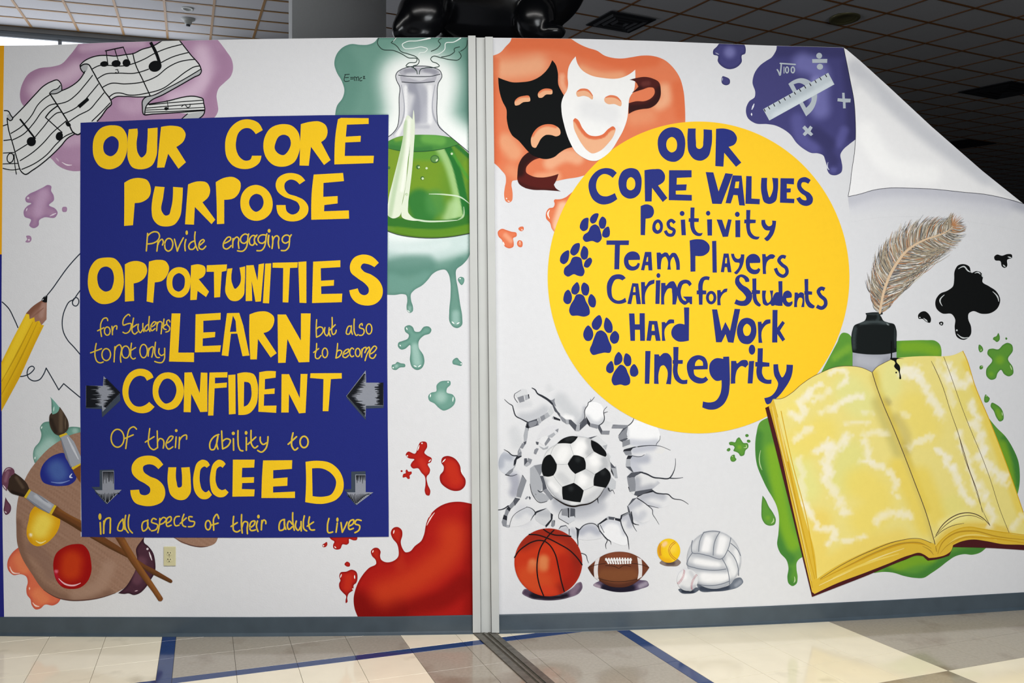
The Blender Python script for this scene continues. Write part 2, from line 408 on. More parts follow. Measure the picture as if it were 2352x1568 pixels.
# --- ceilings behind the wall: lay-in tiles in a metal grid
def ceiling(name, bx, by, x0, y0, phi, s, sa, scale, irange, jrange, mt, mg, label, keep):
    a = 2.9*scale
    e1 = np.array([math.cos(phi), math.sin(phi)])*s*scale; e2 = np.array([-math.sin(phi), math.cos(phi)])*sa*scale
    o0 = np.array([x0, y0])*scale
    def C(i, j, dz=0):
        p = o0+e1*i+e2*j; return (p[0], p[1], EYE+a+bx*p[0]+by*p[1]+dz)
    i0, i1 = irange; j0, j1 = jrange; t = .022
    V = []; Fc = []; cells = []
    for i in range(i0, i1):
        for j in range(j0, j1):
            c = C(i+.5, j+.5)
            if c[1] > 1 and keep(CX+F*c[0]/c[1], HY-F*(c[2]-EYE)/c[1]): cells.append((i, j))
    def bar(pa, pb, wdir):
        n = len(V); wv_ = np.array([*wdir, 0])*(.014 if mg.name == 'grid_tan' else .007); zz = np.array([0, 0, .02])
        for p in (pa, pb):
            p = np.array(p)
            V.extend([p-wv_, p+wv_, p+wv_+zz, p-wv_+zz])
        Fc.extend([(n, n+4, n+5, n+1), (n, n+3, n+7, n+4), (n+1, n+5, n+6, n+2), (n+2, n+6, n+7, n+3)])
    edges = set()
    for i, j in cells: edges |= {(i, j, 0), (i, j+1, 0), (i, j, 1), (i+1, j, 1)}
    u1, u2 = e1/np.linalg.norm(e1), e2/np.linalg.norm(e2)
    for i, j, k in edges:
        if k: bar(C(i, j), C(i, j+1), u1)
        else: bar(C(i, j), C(i+1, j), u2)
    root = mesh_obj(name, V, Fc, mg, None, kind='structure', label=label); t = .012
    for i, j in cells:
            base = np.array(C(i, j)); vs = []
            for (p, q, dz) in ((t, t, .014), (1-t, t, .014), (1-t, 1-t, .014), (t, 1-t, .014), (t*2, t*2, .008), (1-t*2, t*2, .008), (1-t*2, 1-t*2, .008), (t*2, 1-t*2, .008)):
                vs.append(np.array(C(i+p, j+q, dz))-base)
            k = (name, 'tile')
            if k not in meshes:
                me = bpy.data.meshes.new('ceiling_tile'); me.from_pydata([tuple(v) for v in vs], [], [(7, 6, 5, 4), (0, 4, 5, 1), (1, 5, 6, 2), (2, 6, 7, 3), (3, 7, 4, 0)]); me.materials.append(mt); meshes[k] = me
            o = bpy.data.objects.new('ceiling_tile', meshes[k]); finish(o, root); o.location = base
    return root, C
M_CT = mat('ceiling_tile_white', (205, 205, 208), rough=.9, noise=.03, nscale=90)
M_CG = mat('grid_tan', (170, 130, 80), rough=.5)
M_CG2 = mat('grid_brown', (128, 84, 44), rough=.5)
def vis(px, py): return 790 < px < 2900 and -420 < py < 620
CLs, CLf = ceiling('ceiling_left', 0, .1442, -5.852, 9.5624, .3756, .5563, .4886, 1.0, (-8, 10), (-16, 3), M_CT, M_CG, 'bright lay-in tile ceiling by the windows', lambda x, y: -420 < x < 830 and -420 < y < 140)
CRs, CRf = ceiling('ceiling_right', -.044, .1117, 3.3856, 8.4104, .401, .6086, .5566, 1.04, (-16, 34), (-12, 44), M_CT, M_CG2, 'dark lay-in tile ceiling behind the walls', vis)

# --- window wall at the far left, under the end of the bright ceiling
M_FRAME = mat('window_frame_grey', (138, 146, 152), rough=.5)
M_SKYGL = mat('daylight_glass', (255, 255, 255), rough=.5, emit=(243, 247, 255), estr=1.7)
wdir2 = np.array(CLf(8, 3))-np.array(CLf(-4, 3)); wlen = np.linalg.norm(wdir2[:2]); wdir2 = wdir2/wlen; wdir2[2] = 0
def WP(t, z, out=0.0):                            # along the window wall, metres from the pillar end, back into the frame
    p = np.array(CLf(8, 3))[:2]-wdir2[:2]*t+np.array([-wdir2[1], wdir2[0]])*out; return (p[0], p[1], z)
def zc(t): return CLf(8, 3)[2]+(CLf(-4, 3)[2]-CLf(8, 3)[2])*t/wlen
def wbox(name, t0, t1, zl, zh, o0, o1, m, parent=None, **k):
    f = lambda q, t: q(t) if callable(q) else q
    V = [WP(t, f(z, t), o) for o in (o0, o1) for (t, z) in ((t0, zl), (t1, zl), (t1, zh), (t0, zh))]
    return mesh_obj(name, V, [(0, 1, 2, 3), (4, 7, 6, 5), (0, 4, 5, 1), (1, 5, 6, 2), (2, 6, 7, 3), (3, 7, 4, 0)], m, parent, **k)
TE = 13.5
hdr = wbox('beam', -.5, TE, lambda t: zc(t)-.060, lambda t: zc(t)+.05, 0, .25, mat('header_grey', (150, 150, 148), rough=.8), None, kind='structure', label='grey header band above the bright windows')
wbox('moulding', -.5, TE, lambda t: zc(t)-.10, lambda t: zc(t)-.060, .01, .03, mat('header_shade', (120, 128, 134), rough=.7), hdr)
wbox('moulding', -.5, TE, lambda t: zc(t)-.14, lambda t: zc(t)-.10, .0, .03, M_FRAME, hdr)
wnd = wbox('window_1', 2.2, TE, .9, lambda t: zc(t)-.13, .035, .05, M_SKYGL, None, kind='structure', label='row of bright daylit windows above the left wall')
CXW = None
for px in (137.5, 500, -140, -420, -700):
    # pillars between panes, placed where the ray through the column meets the window wall
    d = np.array([(px-CX)/F, 1.0]); p0 = np.array(CLf(8, 3))[:2]; A = np.array([[d[0], wdir2[0]], [d[1], wdir2[1]]]); _, t = np.linalg.solve(A, p0)
    if 2.2 < t < TE-.2: wbox('mullion', t-.022, t+.022, .9, lambda q: zc(q)-.12, .0, .035, M_FRAME, wnd)
wbox('window_sill', 2.2, TE, .8, .9, -.1, .2, M_FRAME, wnd)
wbox('wall_far', -.5, TE, 0, .8, 0, .2, mat('far_wall', (150, 150, 150), rough=.9), None, kind='structure')
wbox('wall_far', -.5, 2.2, .8, lambda t: zc(t)-.14, 0, .2, MATS['far_wall'], None, kind='structure')
# --- square grey pillar behind the left wall
M_PIL = mat('pillar_paint', (220, 222, 220), rough=.85, noise=.02, nscale=60)
pc = np.array([-.2678*7.5, 7.5]); V = []
for z in (0, 5.75):
    for (a_, b_) in ((0, 0), (.868, 0), (.868, .32), (0, .32)):
        q = pc+D2*a_+D1*b_; V.append((q[0], q[1], z))
PIL = mesh_obj('pillar', V, [(0, 3, 2, 1), (4, 5, 6, 7), (0, 1, 5, 4), (1, 2, 6, 5), (2, 3, 7, 6), (3, 0, 4, 7)], M_PIL, None, kind='structure', label='square grey pillar rising behind the left wall')
# --- fixtures on the ceilings
def hit(px, py, left):
    a, bx, by = (2.9, 0, .1442) if left else (2.9*1.04, -.044, .1117)
    rx = (px-CX)/F; Y = a/((HY-py)/F-bx*rx-by); X = rx*Y
    return np.array([X, Y, EYE+a+bx*X+by*Y])
def lathe(prof, n=24):
    V = [(r*math.cos(2*math.pi*k/n), r*math.sin(2*math.pi*k/n), z) for r, z in prof for k in range(n)]
    Fc = [(i*n+k, i*n+(k+1) % n, (i+1)*n+(k+1) % n, (i+1)*n+k) for i in range(len(prof)-1) for k in range(n)]
    Fc.append(tuple(range((len(prof)-1)*n, len(prof)*n))); return V, Fc
M_FIX = mat('fixture_white', (200, 204, 200), rough=.5); M_FIXD = mat('fixture_dark', (58, 60, 66), rough=.5)
def lob(name, prof, at, m, parent=None, off=(0, 0, 0), smooth=True, **k):
    v, f = lathe(prof); return mesh_obj(name, [(x+at[0]+off[0], y+at[1]+off[1], z+at[2]+off[2]) for x, y, z in v], f, m, parent, smooth=smooth, **k)
p = hit(432, 44, True)
SPK = _e('ceiling_fixture', tuple(p), {'label': 'small white flared fixture hanging from the bright tile ceiling', 'category': 'ceiling fixture'})
lob('flange', [(.04, .01), (.085, .01), (.085, -.004), (.06, -.02), (.045, -.035)], p, M_FIX, SPK)
lob('cone', [(.05, -.03), (.035, -.07), (.02, -.075)], p, M_FIX, SPK); lob('nozzle', [(.026, -.07), (.024, -.09), (.01, -.093)], p, M_FIXD, SPK)
p = hit(431, 20, True)
lob('ceiling_ring', [(.055, .012), (.07, .004), (.07, -.006), (.05, -.008), (.04, .01)], p, M_FIX, None, label='small flat ring on the bright tile ceiling above the flared fixture', category='ceiling fixture')
p = hit(1940, 41, False)
RL = _e('round_downlight', tuple(p), {'label': 'round unlit recessed downlight in the dark tile ceiling', 'category': 'ceiling light'})
lob('trim_ring', [(.12, -.01), (.165, .0), (.165, -.016), (.14, -.022), (.125, -.018), (.115, -.008)], p, mat('brass_trim', (120, 116, 84), rough=.4, metal=.4), RL)
lob('reflector', [(.118, -.01), (.06, -.006), (.02, -.004)], p, mat('reflector', (150, 144, 104), rough=.3, metal=.6), RL)
M_VENT = mat('vent_black', (30, 32, 38), rough=.6)
for (px, py, w_, lab) in ((1425, 50, .30, 'dark square ceiling vent nearest the statue'), (2305, 207, .42, 'dark ceiling vent at the far right above the cut-away wall corner'), (2215, 330, .40, 'dark ceiling vent low on the right, just behind the cut-away wall corner')):
    p = hit(px, py, False); VT = _e('ceiling_vent', tuple(p), {'label': lab, 'category': 'vent', 'group': 'vents in the dark ceiling'})
    u1 = np.array([math.cos(.401), math.sin(.401), 0]); u2 = np.array([-math.sin(.401), math.cos(.401), 0])
    u1[2] = -.044*u1[0]+.1117*u1[1]; u2[2] = -.044*u2[0]+.1117*u2[1]
    v, f = box_vf(p-u1*w_-u2*w_+np.array([0, 0, -.012]), u1*2*w_, u2*2*w_, (0, 0, .012)); mesh_obj('vent_plate', v, f, M_VENT, VT)
    for r in (.8, .55, .3):
        v = []
        for (rr, zz) in ((r, -.012), (r-.06, -.035), (r-.1, -.012)):
            for (sa_, sb_) in ((-1, -1), (1, -1), (1, 1), (-1, 1)): v.append(p+u1*w_*rr*sa_+u2*w_*rr*sb_+np.array([0, 0, zz]))
        f = [(i*4+k, i*4+(k+1) % 4, (i+1)*4+(k+1) % 4, (i+1)*4+k) for i in range(2) for k in range(4)]
        mesh_obj('louvre', v, f, M_VENT, VT)
# --- glossy black animal statue standing on a plinth behind the walls
M_STAT = mat('black_gloss', (14, 15, 18), rough=.22, spec=.5, bump=.3, bscale=14)
SY = 5.75; K = SY/F
def SP3(px, py, dy=0): return np.array([(px-CX)*K, SY+dy, EYE+(HY-py)*K])
ST = _e('animal_statue', tuple(SP3(1150, 86)), {'label': 'large glossy black animal statue above the walls, only its haunch and belly in view', 'category': 'statue'})
def blob(bm, px, py, rx, ry, dy=0, ry_=None, rot=0):
    m4 = bmesh.ops.create_icosphere(bm, subdivisions=4, radius=1)['verts']; c = SP3(px, py, dy*K); th = math.radians(rot)
    for v in m4:
        x, y, z = v.co.x*rx*K, v.co.y*(ry_ or rx)*K, v.co.z*ry*K
        v.co = Vector((c[0]+x*math.cos(th)-z*math.sin(th), c[1]+y, c[2]+x*math.sin(th)+z*math.cos(th)))
bm = bmesh.new()
for a_ in ((1156, -40, 194, 134, 0, 95), (1075, -60, 70, 110, 0, 85), (1290, -110, 80, 90, 0, 70, 30), (1345, -190, 62, 58, 0, 52), (1385, -175, 40, 30, 0, 34), (1320, -245, 14, 24, -30, 12), (1320, -245, 14, 24, 30, 12),
           (978, 58, 56, 60, -60, 44, -38), (948, 76, 30, 40, -70, 26, -30), (928, 92, 16, 30, -76, 18, -15), (1000, 20, 46, 40, -40, 50), (965, 108, 44, 16, -66, 22), (982, 58, 60, 50, 60, 40, 25), (955, 95, 46, 20, 62, 24), (1225, 60, 46, 56, -50, 40), (1252, 98, 26, 26, -60, 24), (1266, 100, 30, 18, -66, 22), (1235, 60, 44, 56, 45, 34), (1270, 104, 40, 16, 52, 24),
           (935, -75, 70, 16, 0, 14, -35), (870, -100, 46, 13, 0, 12, 10), (820, -92, 30, 11, 0, 11, 25), (1000, -60, 60, 50, 0, 50), (1150, 40, 150, 62, 0, 62)): blob(bm, *a_)
me = bpy.data.meshes.new('body'); bm.to_mesh(me); bm.free(); me.materials.append(M_STAT)
o = bpy.data.objects.new('body', me); finish(o, ST); o.matrix_parent_inverse = ST.matrix_basis.inverted()
r_ = o.modifiers.new('join', 'REMESH'); r_.mode = 'VOXEL'; r_.voxel_size = .014; r_.use_smooth_shade = True
sm = o.modifiers.new('soften', 'SMOOTH'); sm.factor = .6; sm.iterations = 6
b0 = SP3(880, 165); v, f = box_vf((b0[0], SY-.32, 0), (1.45, 0, 0), (0, .64, 0), (0, 0, b0[2])); mesh_obj('plinth', v, f, mat('plinth_grey', (90, 90, 90), rough=.8), ST)

# ================================================================ LEFT WALL PAINTING
BL = '#212a79'; YL = '#f2c520'; HW = '#dcbc3c'; BK = '#0b0e11'
# side bands at the far left
org(0, 0)
mk('yellow_band', WL, '#eba81c', [('p', '-400,400 38,400 30,900 22,1568 16,2336 -400,2336')], 1, label='yellow painted band at the far left edge')
mk('blue_band', WL, '#23267c', [('p', '-400,2336 16,2336 14,2800 16,3900 24,4900 38,5680 -400,5680')], 1, label='dark blue painted band at the far left edge')

# --- the blue rectangle and its words
org(0, 0)
SIGN = mk('painted_rectangle', WL, BL, [('p', '740,1127 1400,1098 2352,1068 2960,1058 3570,1053 3564,1700 3557,2700 3557,3200 3563,4000 3571,4700 3572,4929 2900,4936 2352,4938 1400,4936 750,4930 742,4200 734,3300 736,2200 738,1600')], 6, label='large dark blue painted rectangle carrying the yellow motto')
def word(text, shapes, col=YL, parent=None, lvl=8, what='yellow painted word'):
    return mk('lettering', parent or SIGN, col, shapes, lvl, label=what+' '+text)
word('OUR on the top line', [
 ('s', '1035,1150 1110,1165 1160,1230 1170,1320 1155,1430 1100,1520 1010,1555 920,1530 865,1450 852,1360 870,1250 930,1175', '1035,1250 1085,1290 1090,1340 1070,1400 1020,1435 965,1410 948,1350 965,1290'),
 ('s', '1183,1187! 1262,1180! 1265,1200 1255,1330 1265,1400 1300,1447 1335,1420 1350,1330 1357,1180! 1448,1172! 1445,1300 1435,1440 1395,1520 1300,1555 1215,1535 1175,1460 1170,1370 1175,1260'),
 ('s', '1480,1165! 1590,1155 1670,1175 1705,1230 1690,1290 1620,1350! 1708,1490! 1640,1550! 1545,1412! 1510,1538! 1443,1540! 1460,1350')])
word('CORE on the top line', [
 ('s', '2414,1195! 2375,1130 2300,1098 2210,1105 2130,1160 2080,1250 2068,1350 2085,1450 2140,1520 2230,1552 2330,1535 2385,1490 2402,1430! 2315,1430! 2300,1465 2250,1475 2200,1440 2170,1370 2170,1290 2195,1215 2240,1180 2290,1178 2330,1205 2350,1232!'),
 ('s', '2592,1140 2682,1155 2737,1210 2757,1290 2747,1400 2702,1490 2612,1530 2512,1515 2447,1450 2420,1360 2432,1260 2482,1180', '2602,1237 2652,1255 2672,1310 2657,1370 2602,1425 2557,1410 2524,1365 2532,1310 2567,1250'),
 ('s', '2764,1140! 2852,1118 2942,1118 2992,1150 3009,1220 2992,1270 2950,1305! 3037,1470! 2977,1515! 2857,1348! 2837,1522! 2752,1520! 2757,1330'),
 ('s', '3132,1082! 3387,1085! 3387,1138! 3187,1145! 3177,1255! 3315,1247! 3312,1302! 3172,1308! 3167,1432! 3435,1430! 3430,1498! 3072,1510! 3087,1200 3105,1095!')])
org(0, 1)
word('PURPOSE', [
 ('s', '1142,110! 1200,78 1290,67 1350,85 1385,160 1370,240 1310,285 1238,297! 1222,500! 1140,507! 1142,300'),
 ('s', '1425,143! 1512,150! 1500,240 1490,380 1520,412 1550,405 1570,350 1590,148! 1680,155! 1672,300 1650,430 1600,495 1530,512 1460,500 1405,440 1393,370 1402,250'),
 ('s', '1728,125! 1830,97 1900,110 1930,170 1920,230 1860,290! 1978,450! 1943,490! 1790,332! 1782,495! 1700,492! 1715,280'),
 ('s', '1982,105! 2060,65 2150,60 2205,100 2205,180 2160,245 2060,267! 2060,487! 1993,490! 1990,300'),
 ('s', '2352,130 2420,150 2480,210 2505,290 2490,380 2430,440 2352,460 2280,440 2225,380 2208,300 2225,210 2280,150', '2352,212 2395,225 2422,290 2400,350 2350,377 2310,350 2288,290 2310,235'),
 ('s', '2804,90! 2752,125! 2712,90 2662,82 2620,110 2614,160 2642,205 2722,235 2792,270 2832,330 2827,390 2782,440 2702,465 2612,450 2557,400 2539,315! 2624,315! 2637,375 2682,402 2732,385 2754,340 2732,290 2682,265 2602,235 2547,185 2532,130 2552,70 2612,30 2692,22 2762,45'),
 ('s', '2882,35! 3152,20! 3160,95! 2972,112! 2970,240! 3102,232! 3102,300! 2980,315! 2977,372! 3205,364! 3207,440! 2860,450! 2864,200')])
def hand(text, strokes, dots=(), w=12, **k):
    sh = []
    for s in strokes: sh.append(('e', s[1:].strip(), 0, w) if s[0] == 'o' else ('l', s, w))
    sh += [('e', d) for d in dots]
    return word(text, sh, HW, **k)
word('OPPORTUNITIES', [
 ('s', '975,797 1050,805 1110,870 1135,970 1130,1080 1080,1180 1000,1220 920,1220 850,1170 812,1080 808,990 830,890 890,815', '980,880 1020,900 1045,960 1040,1040 1015,1095 970,1110 920,1080 895,1010 900,940 935,890'),
 ('s', '1147,860! 1200,835 1280,832 1335,860 1352,920 1330,980 1280,1020 1228,1035! 1232,1195! 1148,1202!'),
 ('s', '1368,835! 1450,818 1520,830 1552,880 1540,950 1490,1010 1422,1025! 1407,1213! 1347,1200! 1358,1000'),
 ('s', '1640,885 1710,905 1745,960 1750,1040 1725,1120 1670,1162 1610,1160 1550,1110 1530,1030 1545,950 1590,900', '1645,940 1690,970 1698,1030 1685,1080 1640,1110 1600,1090 1583,1030 1600,965'),
 ('s', '1755,870! 1830,860 1880,880 1890,920 1870,970 1825,995! 1920,1110! 1893,1160! 1815,1103! 1807,1185! 1748,1188! 1752,1000'),
 ('p', '1900,868 2085,860 2082,918 2037,928 2022,1160 1968,1165 1965,928 1898,928'),
 ('s', '2090,900! 2135,895! 2135,1040 2160,1085 2190,1060 2200,890! 2252,878! 2248,1050 2235,1150 2180,1195 2120,1190 2075,1130 2075,1020'),
 ('p', '2262,870 2330,866 2366,1010 2376,860 2427,850 2397,1200 2347,1203 2312,1010 2317,1195 2257,1197'),
 ('p', '2437,853 2492,850 2472,1218 2415,1215'),
 ('p', '2504,845 2735,840 2732,890 2664,893 2649,1210 2597,1208 2602,893 2504,890'),
 ('p', '2740,838 2815,832 2815,1215 2752,1212'),
 ('p', '2877,835 3127,822 3127,885 2947,895 2949,1010 3069,1003 3067,1055 2950,1062 2952,1132 3145,1128 3140,1207 2867,1215'),
 ('s', '3480,845! 3440,885! 3382,858 3332,855 3314,885 3337,920 3412,955 3482,1010 3515,1080 3507,1160 3452,1220 3352,1237 3272,1210 3222,1150 3209,1098! 3287,1080! 3312,1130 3352,1143 3382,1125 3387,1080 3357,1040 3282,985 3222,930 3217,860 3252,800 3327,770 3412,785')])
word('LEARN', [
 ('p', '1577,1310 1658,1310 1638,1670 1783,1670 1782,1757 1553,1752'),
 ('p', '1797,1318 2028,1305 2026,1368 1868,1378 1868,1485 1978,1480 1975,1528 1863,1540 1862,1610 2030,1603 2022,1663 1790,1668'),
 ('p', '2085,1308 2198,1305 2235,1420 2292,1697 2228,1703 2180,1495 2122,1497 2098,1703 2037,1695 2060,1500', '2140,1330 2165,1380 2172,1478 2112,1480'),
 ('s', '2292,1320! 2380,1293 2460,1297 2515,1340 2510,1420 2465,1475 2420,1490! 2542,1675! 2487,1715! 2370,1545! 2360,1732! 2300,1733! 2290,1500'),
 ('p', '2550,1320 2627,1320 2764,1560 2765,1310 2854,1310 2842,1756 2745,1760 2640,1545 2624,1763 2555,1765')])
org(0, 2)
word('CONFIDENT', [
 ('s', '1410,330! 1350,360! 1325,325 1290,315 1240,330 1195,390 1180,460 1195,540 1240,590 1290,598 1340,580 1370,555! 1420,600! 1370,645 1290,658 1210,630 1150,560 1125,470 1140,370 1190,290 1260,253 1340,258 1390,290'),
 ('s', '1545,283 1620,305 1670,370 1690,450 1670,540 1620,605 1540,628 1470,600 1415,530 1402,450 1420,360 1475,300', '1545,340 1590,365 1620,430 1610,500 1570,555 1520,570 1475,530 1455,460 1475,390 1505,350'),
 ('p', '1695,285 1762,283 1835,475 1845,285 1905,287 1905,645 1840,648 1757,480 1752,650 1687,648'),
 ('p', '1925,285 2090,282 2088,330 1975,332 1975,385 2085,377 2083,422 1972,430 1960,680 1912,680 1915,480'),
 ('p', '2097,308 2163,303 2165,665 2103,670'),
 ('s', '2180,295! 2260,283 2330,300 2365,380 2370,480 2350,590 2290,660 2190,675! 2185,480', '2243,370! 2290,380 2310,450 2300,540 2270,585 2240,598!'),
 ('s', '2382,283! 2442,272 2535,273! 2532,332! 2434,345! 2432,440! 2524,430! 2522,480! 2427,485! 2424,590! 2540,588! 2537,655! 2374,645! 2377,450'),
 ('p', '2587,300 2655,300 2754,520 2762,298 2825,298 2807,655 2747,660 2655,480 2652,652 2584,652'),
 ('p', '2852,292 3140,290 3140,340 3040,345 3017,640 2965,640 2972,345 2849,335')])
word('SUCCEED', [
 ('s', '1500,1130! 1455,1172! 1410,1135 1360,1128 1315,1150 1318,1190 1370,1235 1450,1270 1505,1330 1518,1400 1490,1470 1420,1505 1310,1507 1240,1480 1205,1420 1197,1365! 1278,1360! 1290,1400 1335,1412 1375,1390 1378,1345 1340,1310 1270,1270 1215,1210 1212,1140 1260,1075 1350,1048 1430,1060'),
 ('s', '1547,1155! 1620,1155! 1622,1290 1640,1342 1665,1335 1672,1280 1665,1158! 1742,1153! 1752,1280 1745,1400 1700,1450 1640,1455 1570,1410 1545,1330'),
 ('s', '1928,1135! 1900,1160! 1880,1147 1850,1165 1835,1230 1840,1310 1860,1365 1890,1385 1918,1365! 1947,1408! 1905,1445 1850,1445 1795,1390 1775,1300 1785,1190 1815,1110 1860,1085 1905,1100'),
 ('s', '2073,1125! 2045,1160! 2025,1147 2000,1160 1982,1230 1985,1300 2010,1350 2040,1365 2070,1355! 2100,1385! 2060,1425 2010,1430 1955,1395 1930,1310 1935,1200 1965,1115 2010,1085 2050,1098'),
 ('p', '2140,1085 2340,1085 2335,1158 2225,1160 2222,1248 2335,1245 2332,1297 2225,1300 2222,1355 2340,1358 2335,1422 2135,1425'),
 ('s', '2417,1092! 2685,1090! 2682,1170! 2510,1182! 2510,1258! 2642,1248! 2640,1325! 2509,1332! 2509,1387! 2710,1378! 2710,1437! 2402,1437! 2407,1250'),
 ('s', '2807,1105! 2912,1095 3032,1115 3112,1180 3155,1280 3147,1380 3092,1450 3002,1485 2804,1475! 2812,1250', '2867,1165! 2972,1170 3042,1210 3087,1280 3077,1350 3042,1405 2972,1425 2872,1420!')])
# grey arrows with hatching
random.seed(3)
def arrow(face, bevel, hatch, label):
    a = mk('arrow', SIGN, '#8d919c', [('p', face)], 8, label=label)
    mk('arrow_bevel', SIGN, '#3c4654', [('p', b) for b in bevel], 8, label='dark painted side of '+label)
    mk('hatching', SIGN, '#14171d', [('b', s, 4) for s in hatch], 10, label='black hatching lines on '+label)
h = []
for k in range(24):
    y = 412+k*8; h.append('792,%d,16 %d,%d,10 %d,%d,2' % (y, 860+random.randint(0, 20), y+random.randint(-3, 3), 895+random.randint(-15, 45)-abs(k-12)*1, y))
for k in range(26):
    y = 350+k*10; xr = 958+(y-318)*.98 if y < 475 else 1100-(y-475)*.93
    h.append('%d,%d,17 %d,%d,2' % (xr-3, y, max(950, xr-40-random.randint(10, 60)), y+random.randint(-3, 3)))
arrow('790,405 945,408 952,318 1100,475 943,645 935,592 790,588', ['790,588 935,592 943,645 938,697 932,620 788,613', '1100,475 1106,542 940,697 943,645'], h, 'grey arrow pointing right at CONFIDENT')
h = []
for k in range(25):
    y = 385+k*8; h.append('3522,%d,16 %d,%d,3' % (y, 3450+random.randint(-10, 30), y+random.randint(-4, 4)))
for k in range(38):
    y = 300+k*10; xl = 3185+(500-y)*.77 if y < 500 else 3185+(y-500)*.9
    h.append('%d,%d,17 %d,%d,2' % (xl+4, y, min(3358, xl+60+random.randint(0, 60)), y+random.randint(-3, 6)))
arrow('3182,500 3360,265 3364,378 3522,378 3524,590 3362,590 3360,690', ['3362,590 3524,586 3524,610 3362,616', '3182,500 3360,690 3360,722 3186,520'], h, 'grey arrow pointing left at CONFIDENT')
h = ['%d,%d,10 %d,%d,3' % (x, 1195, x+random.randint(-2, 4), 1250+random.randint(0, 60)) for x in range(950, 1045, 11)]+['%d,%d,3 %d,%d,11' % (x, 1385+random.randint(0, 15), x+random.randint(-3, 3), max(1400, 1485-abs(x-985)*1.05)) for x in range(890, 1100, 12)]
arrow('940,1190 1047,1188 1050,1362 1118,1362 985,1492 870,1362 940,1365', ['915,1180 1045,1175 1047,1188 940,1190 940,1365 870,1365 840,1335 915,1335', '870,1362 985,1492 975,1492 872,1380'], h, 'grey down arrow left of SUCCEED')
h = ['%d,%d,10 %d,%d,3' % (x, 1228, x+random.randint(-6, 4), 1270+random.randint(0, 40)) for x in range(3275, 3358, 11)]+['%d,%d,3 %d,%d,11' % (x+6, 1395+random.randint(0, 15), x-4, max(1405, 1490-abs(x-3277)*.9)) for x in range(3205, 3410, 13)]
arrow('3264,1222 3360,1222 3360,1383 3430,1385 3277,1500 3187,1385 3264,1385', ['3227,1195 3357,1190 3360,1222 3264,1222 3264,1385 3187,1385 3157,1360 3227,1355', '3187,1385 3277,1500 3265,1500 3185,1405'], h, 'grey down arrow right of SUCCEED')
org(0, 3)

# thin handwriting, traced at larger scale
org(330, 520, 6.857, px=True)
hand('Provide in thin handwriting', ['62,108 42,385', '65,118 62,150!', '62,150 110,105 170,82 225,95 250,145 225,215 160,258 65,275', '225,235 208,388', '225,285 262,215 290,200 308,230 295,292', '332,280 345,225 380,190 425,195 455,245 455,310 430,365 385,388 345,360 332,300 333,275', '485,200 530,388!', '530,388 555,320 625,178', '665,205 650,265 655,382', '812,85 803,170 820,300 852,375', '800,228 740,255 710,310 725,355 775,358 815,310', '875,300 930,255 955,225 940,205 905,220 870,290 880,345 915,360 978,310'], ['678,97 20,36'], w=22)
org(500, 520, 6.857, px=True)
hand('engaging in thin handwriting', ['105,265 160,240 205,200 200,170 175,165 120,210 88,280 95,335 135,355 185,330 212,300', '240,190 236,330', '240,235 270,185 305,165 330,190 325,260 335,345', '488,118 480,150 470,240 445,340 400,385 312,382', '480,140 440,118 385,145 358,200 375,250 420,265 465,230', '620,135 600,150 580,240 618,288', '605,160 560,140 515,175 497,240 515,285 550,295 585,240', '775,115 765,150 755,240 730,330 690,375 618,380', '768,140 720,130 660,150 635,200 655,250 700,265 755,225', '805,140,26 795,210,30 800,280,24 820,325,18', '860,155,22 868,230,22 855,345,24', '868,225 900,160 935,145 960,170 955,250 965,342', '1160,130 1138,165 1130,250 1115,330 1070,375 1002,378', '1138,170 1110,138 1060,140 1020,180 1022,235 1060,262 1120,235'], ['810,68 24,30'], w=22)
org(200, 720, 6.857, px=True)
hand('for Students in thin handwriting', ['325,110 310,70 265,75 222,140 212,240 228,360', '165,270 265,222', 'o318,275 55,75', '392,200 400,332', '400,280 440,195 462,190 465,245', '675,35 660,12 610,40 565,120 570,180 640,160 690,155 690,220 640,300 600,310 565,292', '732,70 715,180 715,290 745,322 795,288', '690,235 785,170', '808,165 808,260 835,300 875,250', '880,155 878,220 895,285', '980,45 972,160 972,230 990,280', '970,165 925,200 905,250 925,275 965,240', '1000,215 1070,170 1085,135 1060,128 1020,165 1000,230 1015,268 1070,235', '1105,135 1095,270', '1100,180 1145,125 1175,135 1175,210 1165,318', '1212,85 1205,160 1212,240 1245,250', '1185,215 1250,165', '1305,130 1290,100 1255,120 1260,170 1300,220 1290,270 1240,290'], w=20)
hand('to not only in thin handwriting', ['145,470 125,590 130,690 165,760 210,775 255,760', '55,618 228,552', 'o302,645 78,104', '438,520 425,760', '435,590 470,510 515,490 540,530 530,640 525,700 533,765', 'o608,605 72,105', '700,465 688,600 695,690 725,715 760,700', '675,590 765,535', 'o890,590 68,115', '972,545 962,670', '968,600 1005,530 1040,520 1040,580 1018,685', '1078,450 1068,560 1070,640 1100,690 1140,690', '1135,550 1135,630 1170,660 1210,640', '1222,545 1222,640 1218,710 1180,768 1120,770 1065,752'], w=20)
org(700, 720, 6.857, px=True)
hand('but also in thin handwriting', ['187,95 180,240 185,372!', '180,250 230,210 275,220 290,270 255,330 185,372', '318,220 318,320 345,350 385,260', '385,220 380,270 402,355', '430,60 432,180 425,280 445,330 480,310 495,260', '400,255 480,175', '735,205 700,195 660,260 660,320 690,325 725,260', '735,190 735,270 750,325', '780,85 775,200 785,300 815,345 840,330', '905,185 900,155 870,175 860,215 930,250 935,290 900,340 860,340', 'o1012,242 55,90'], w=20)
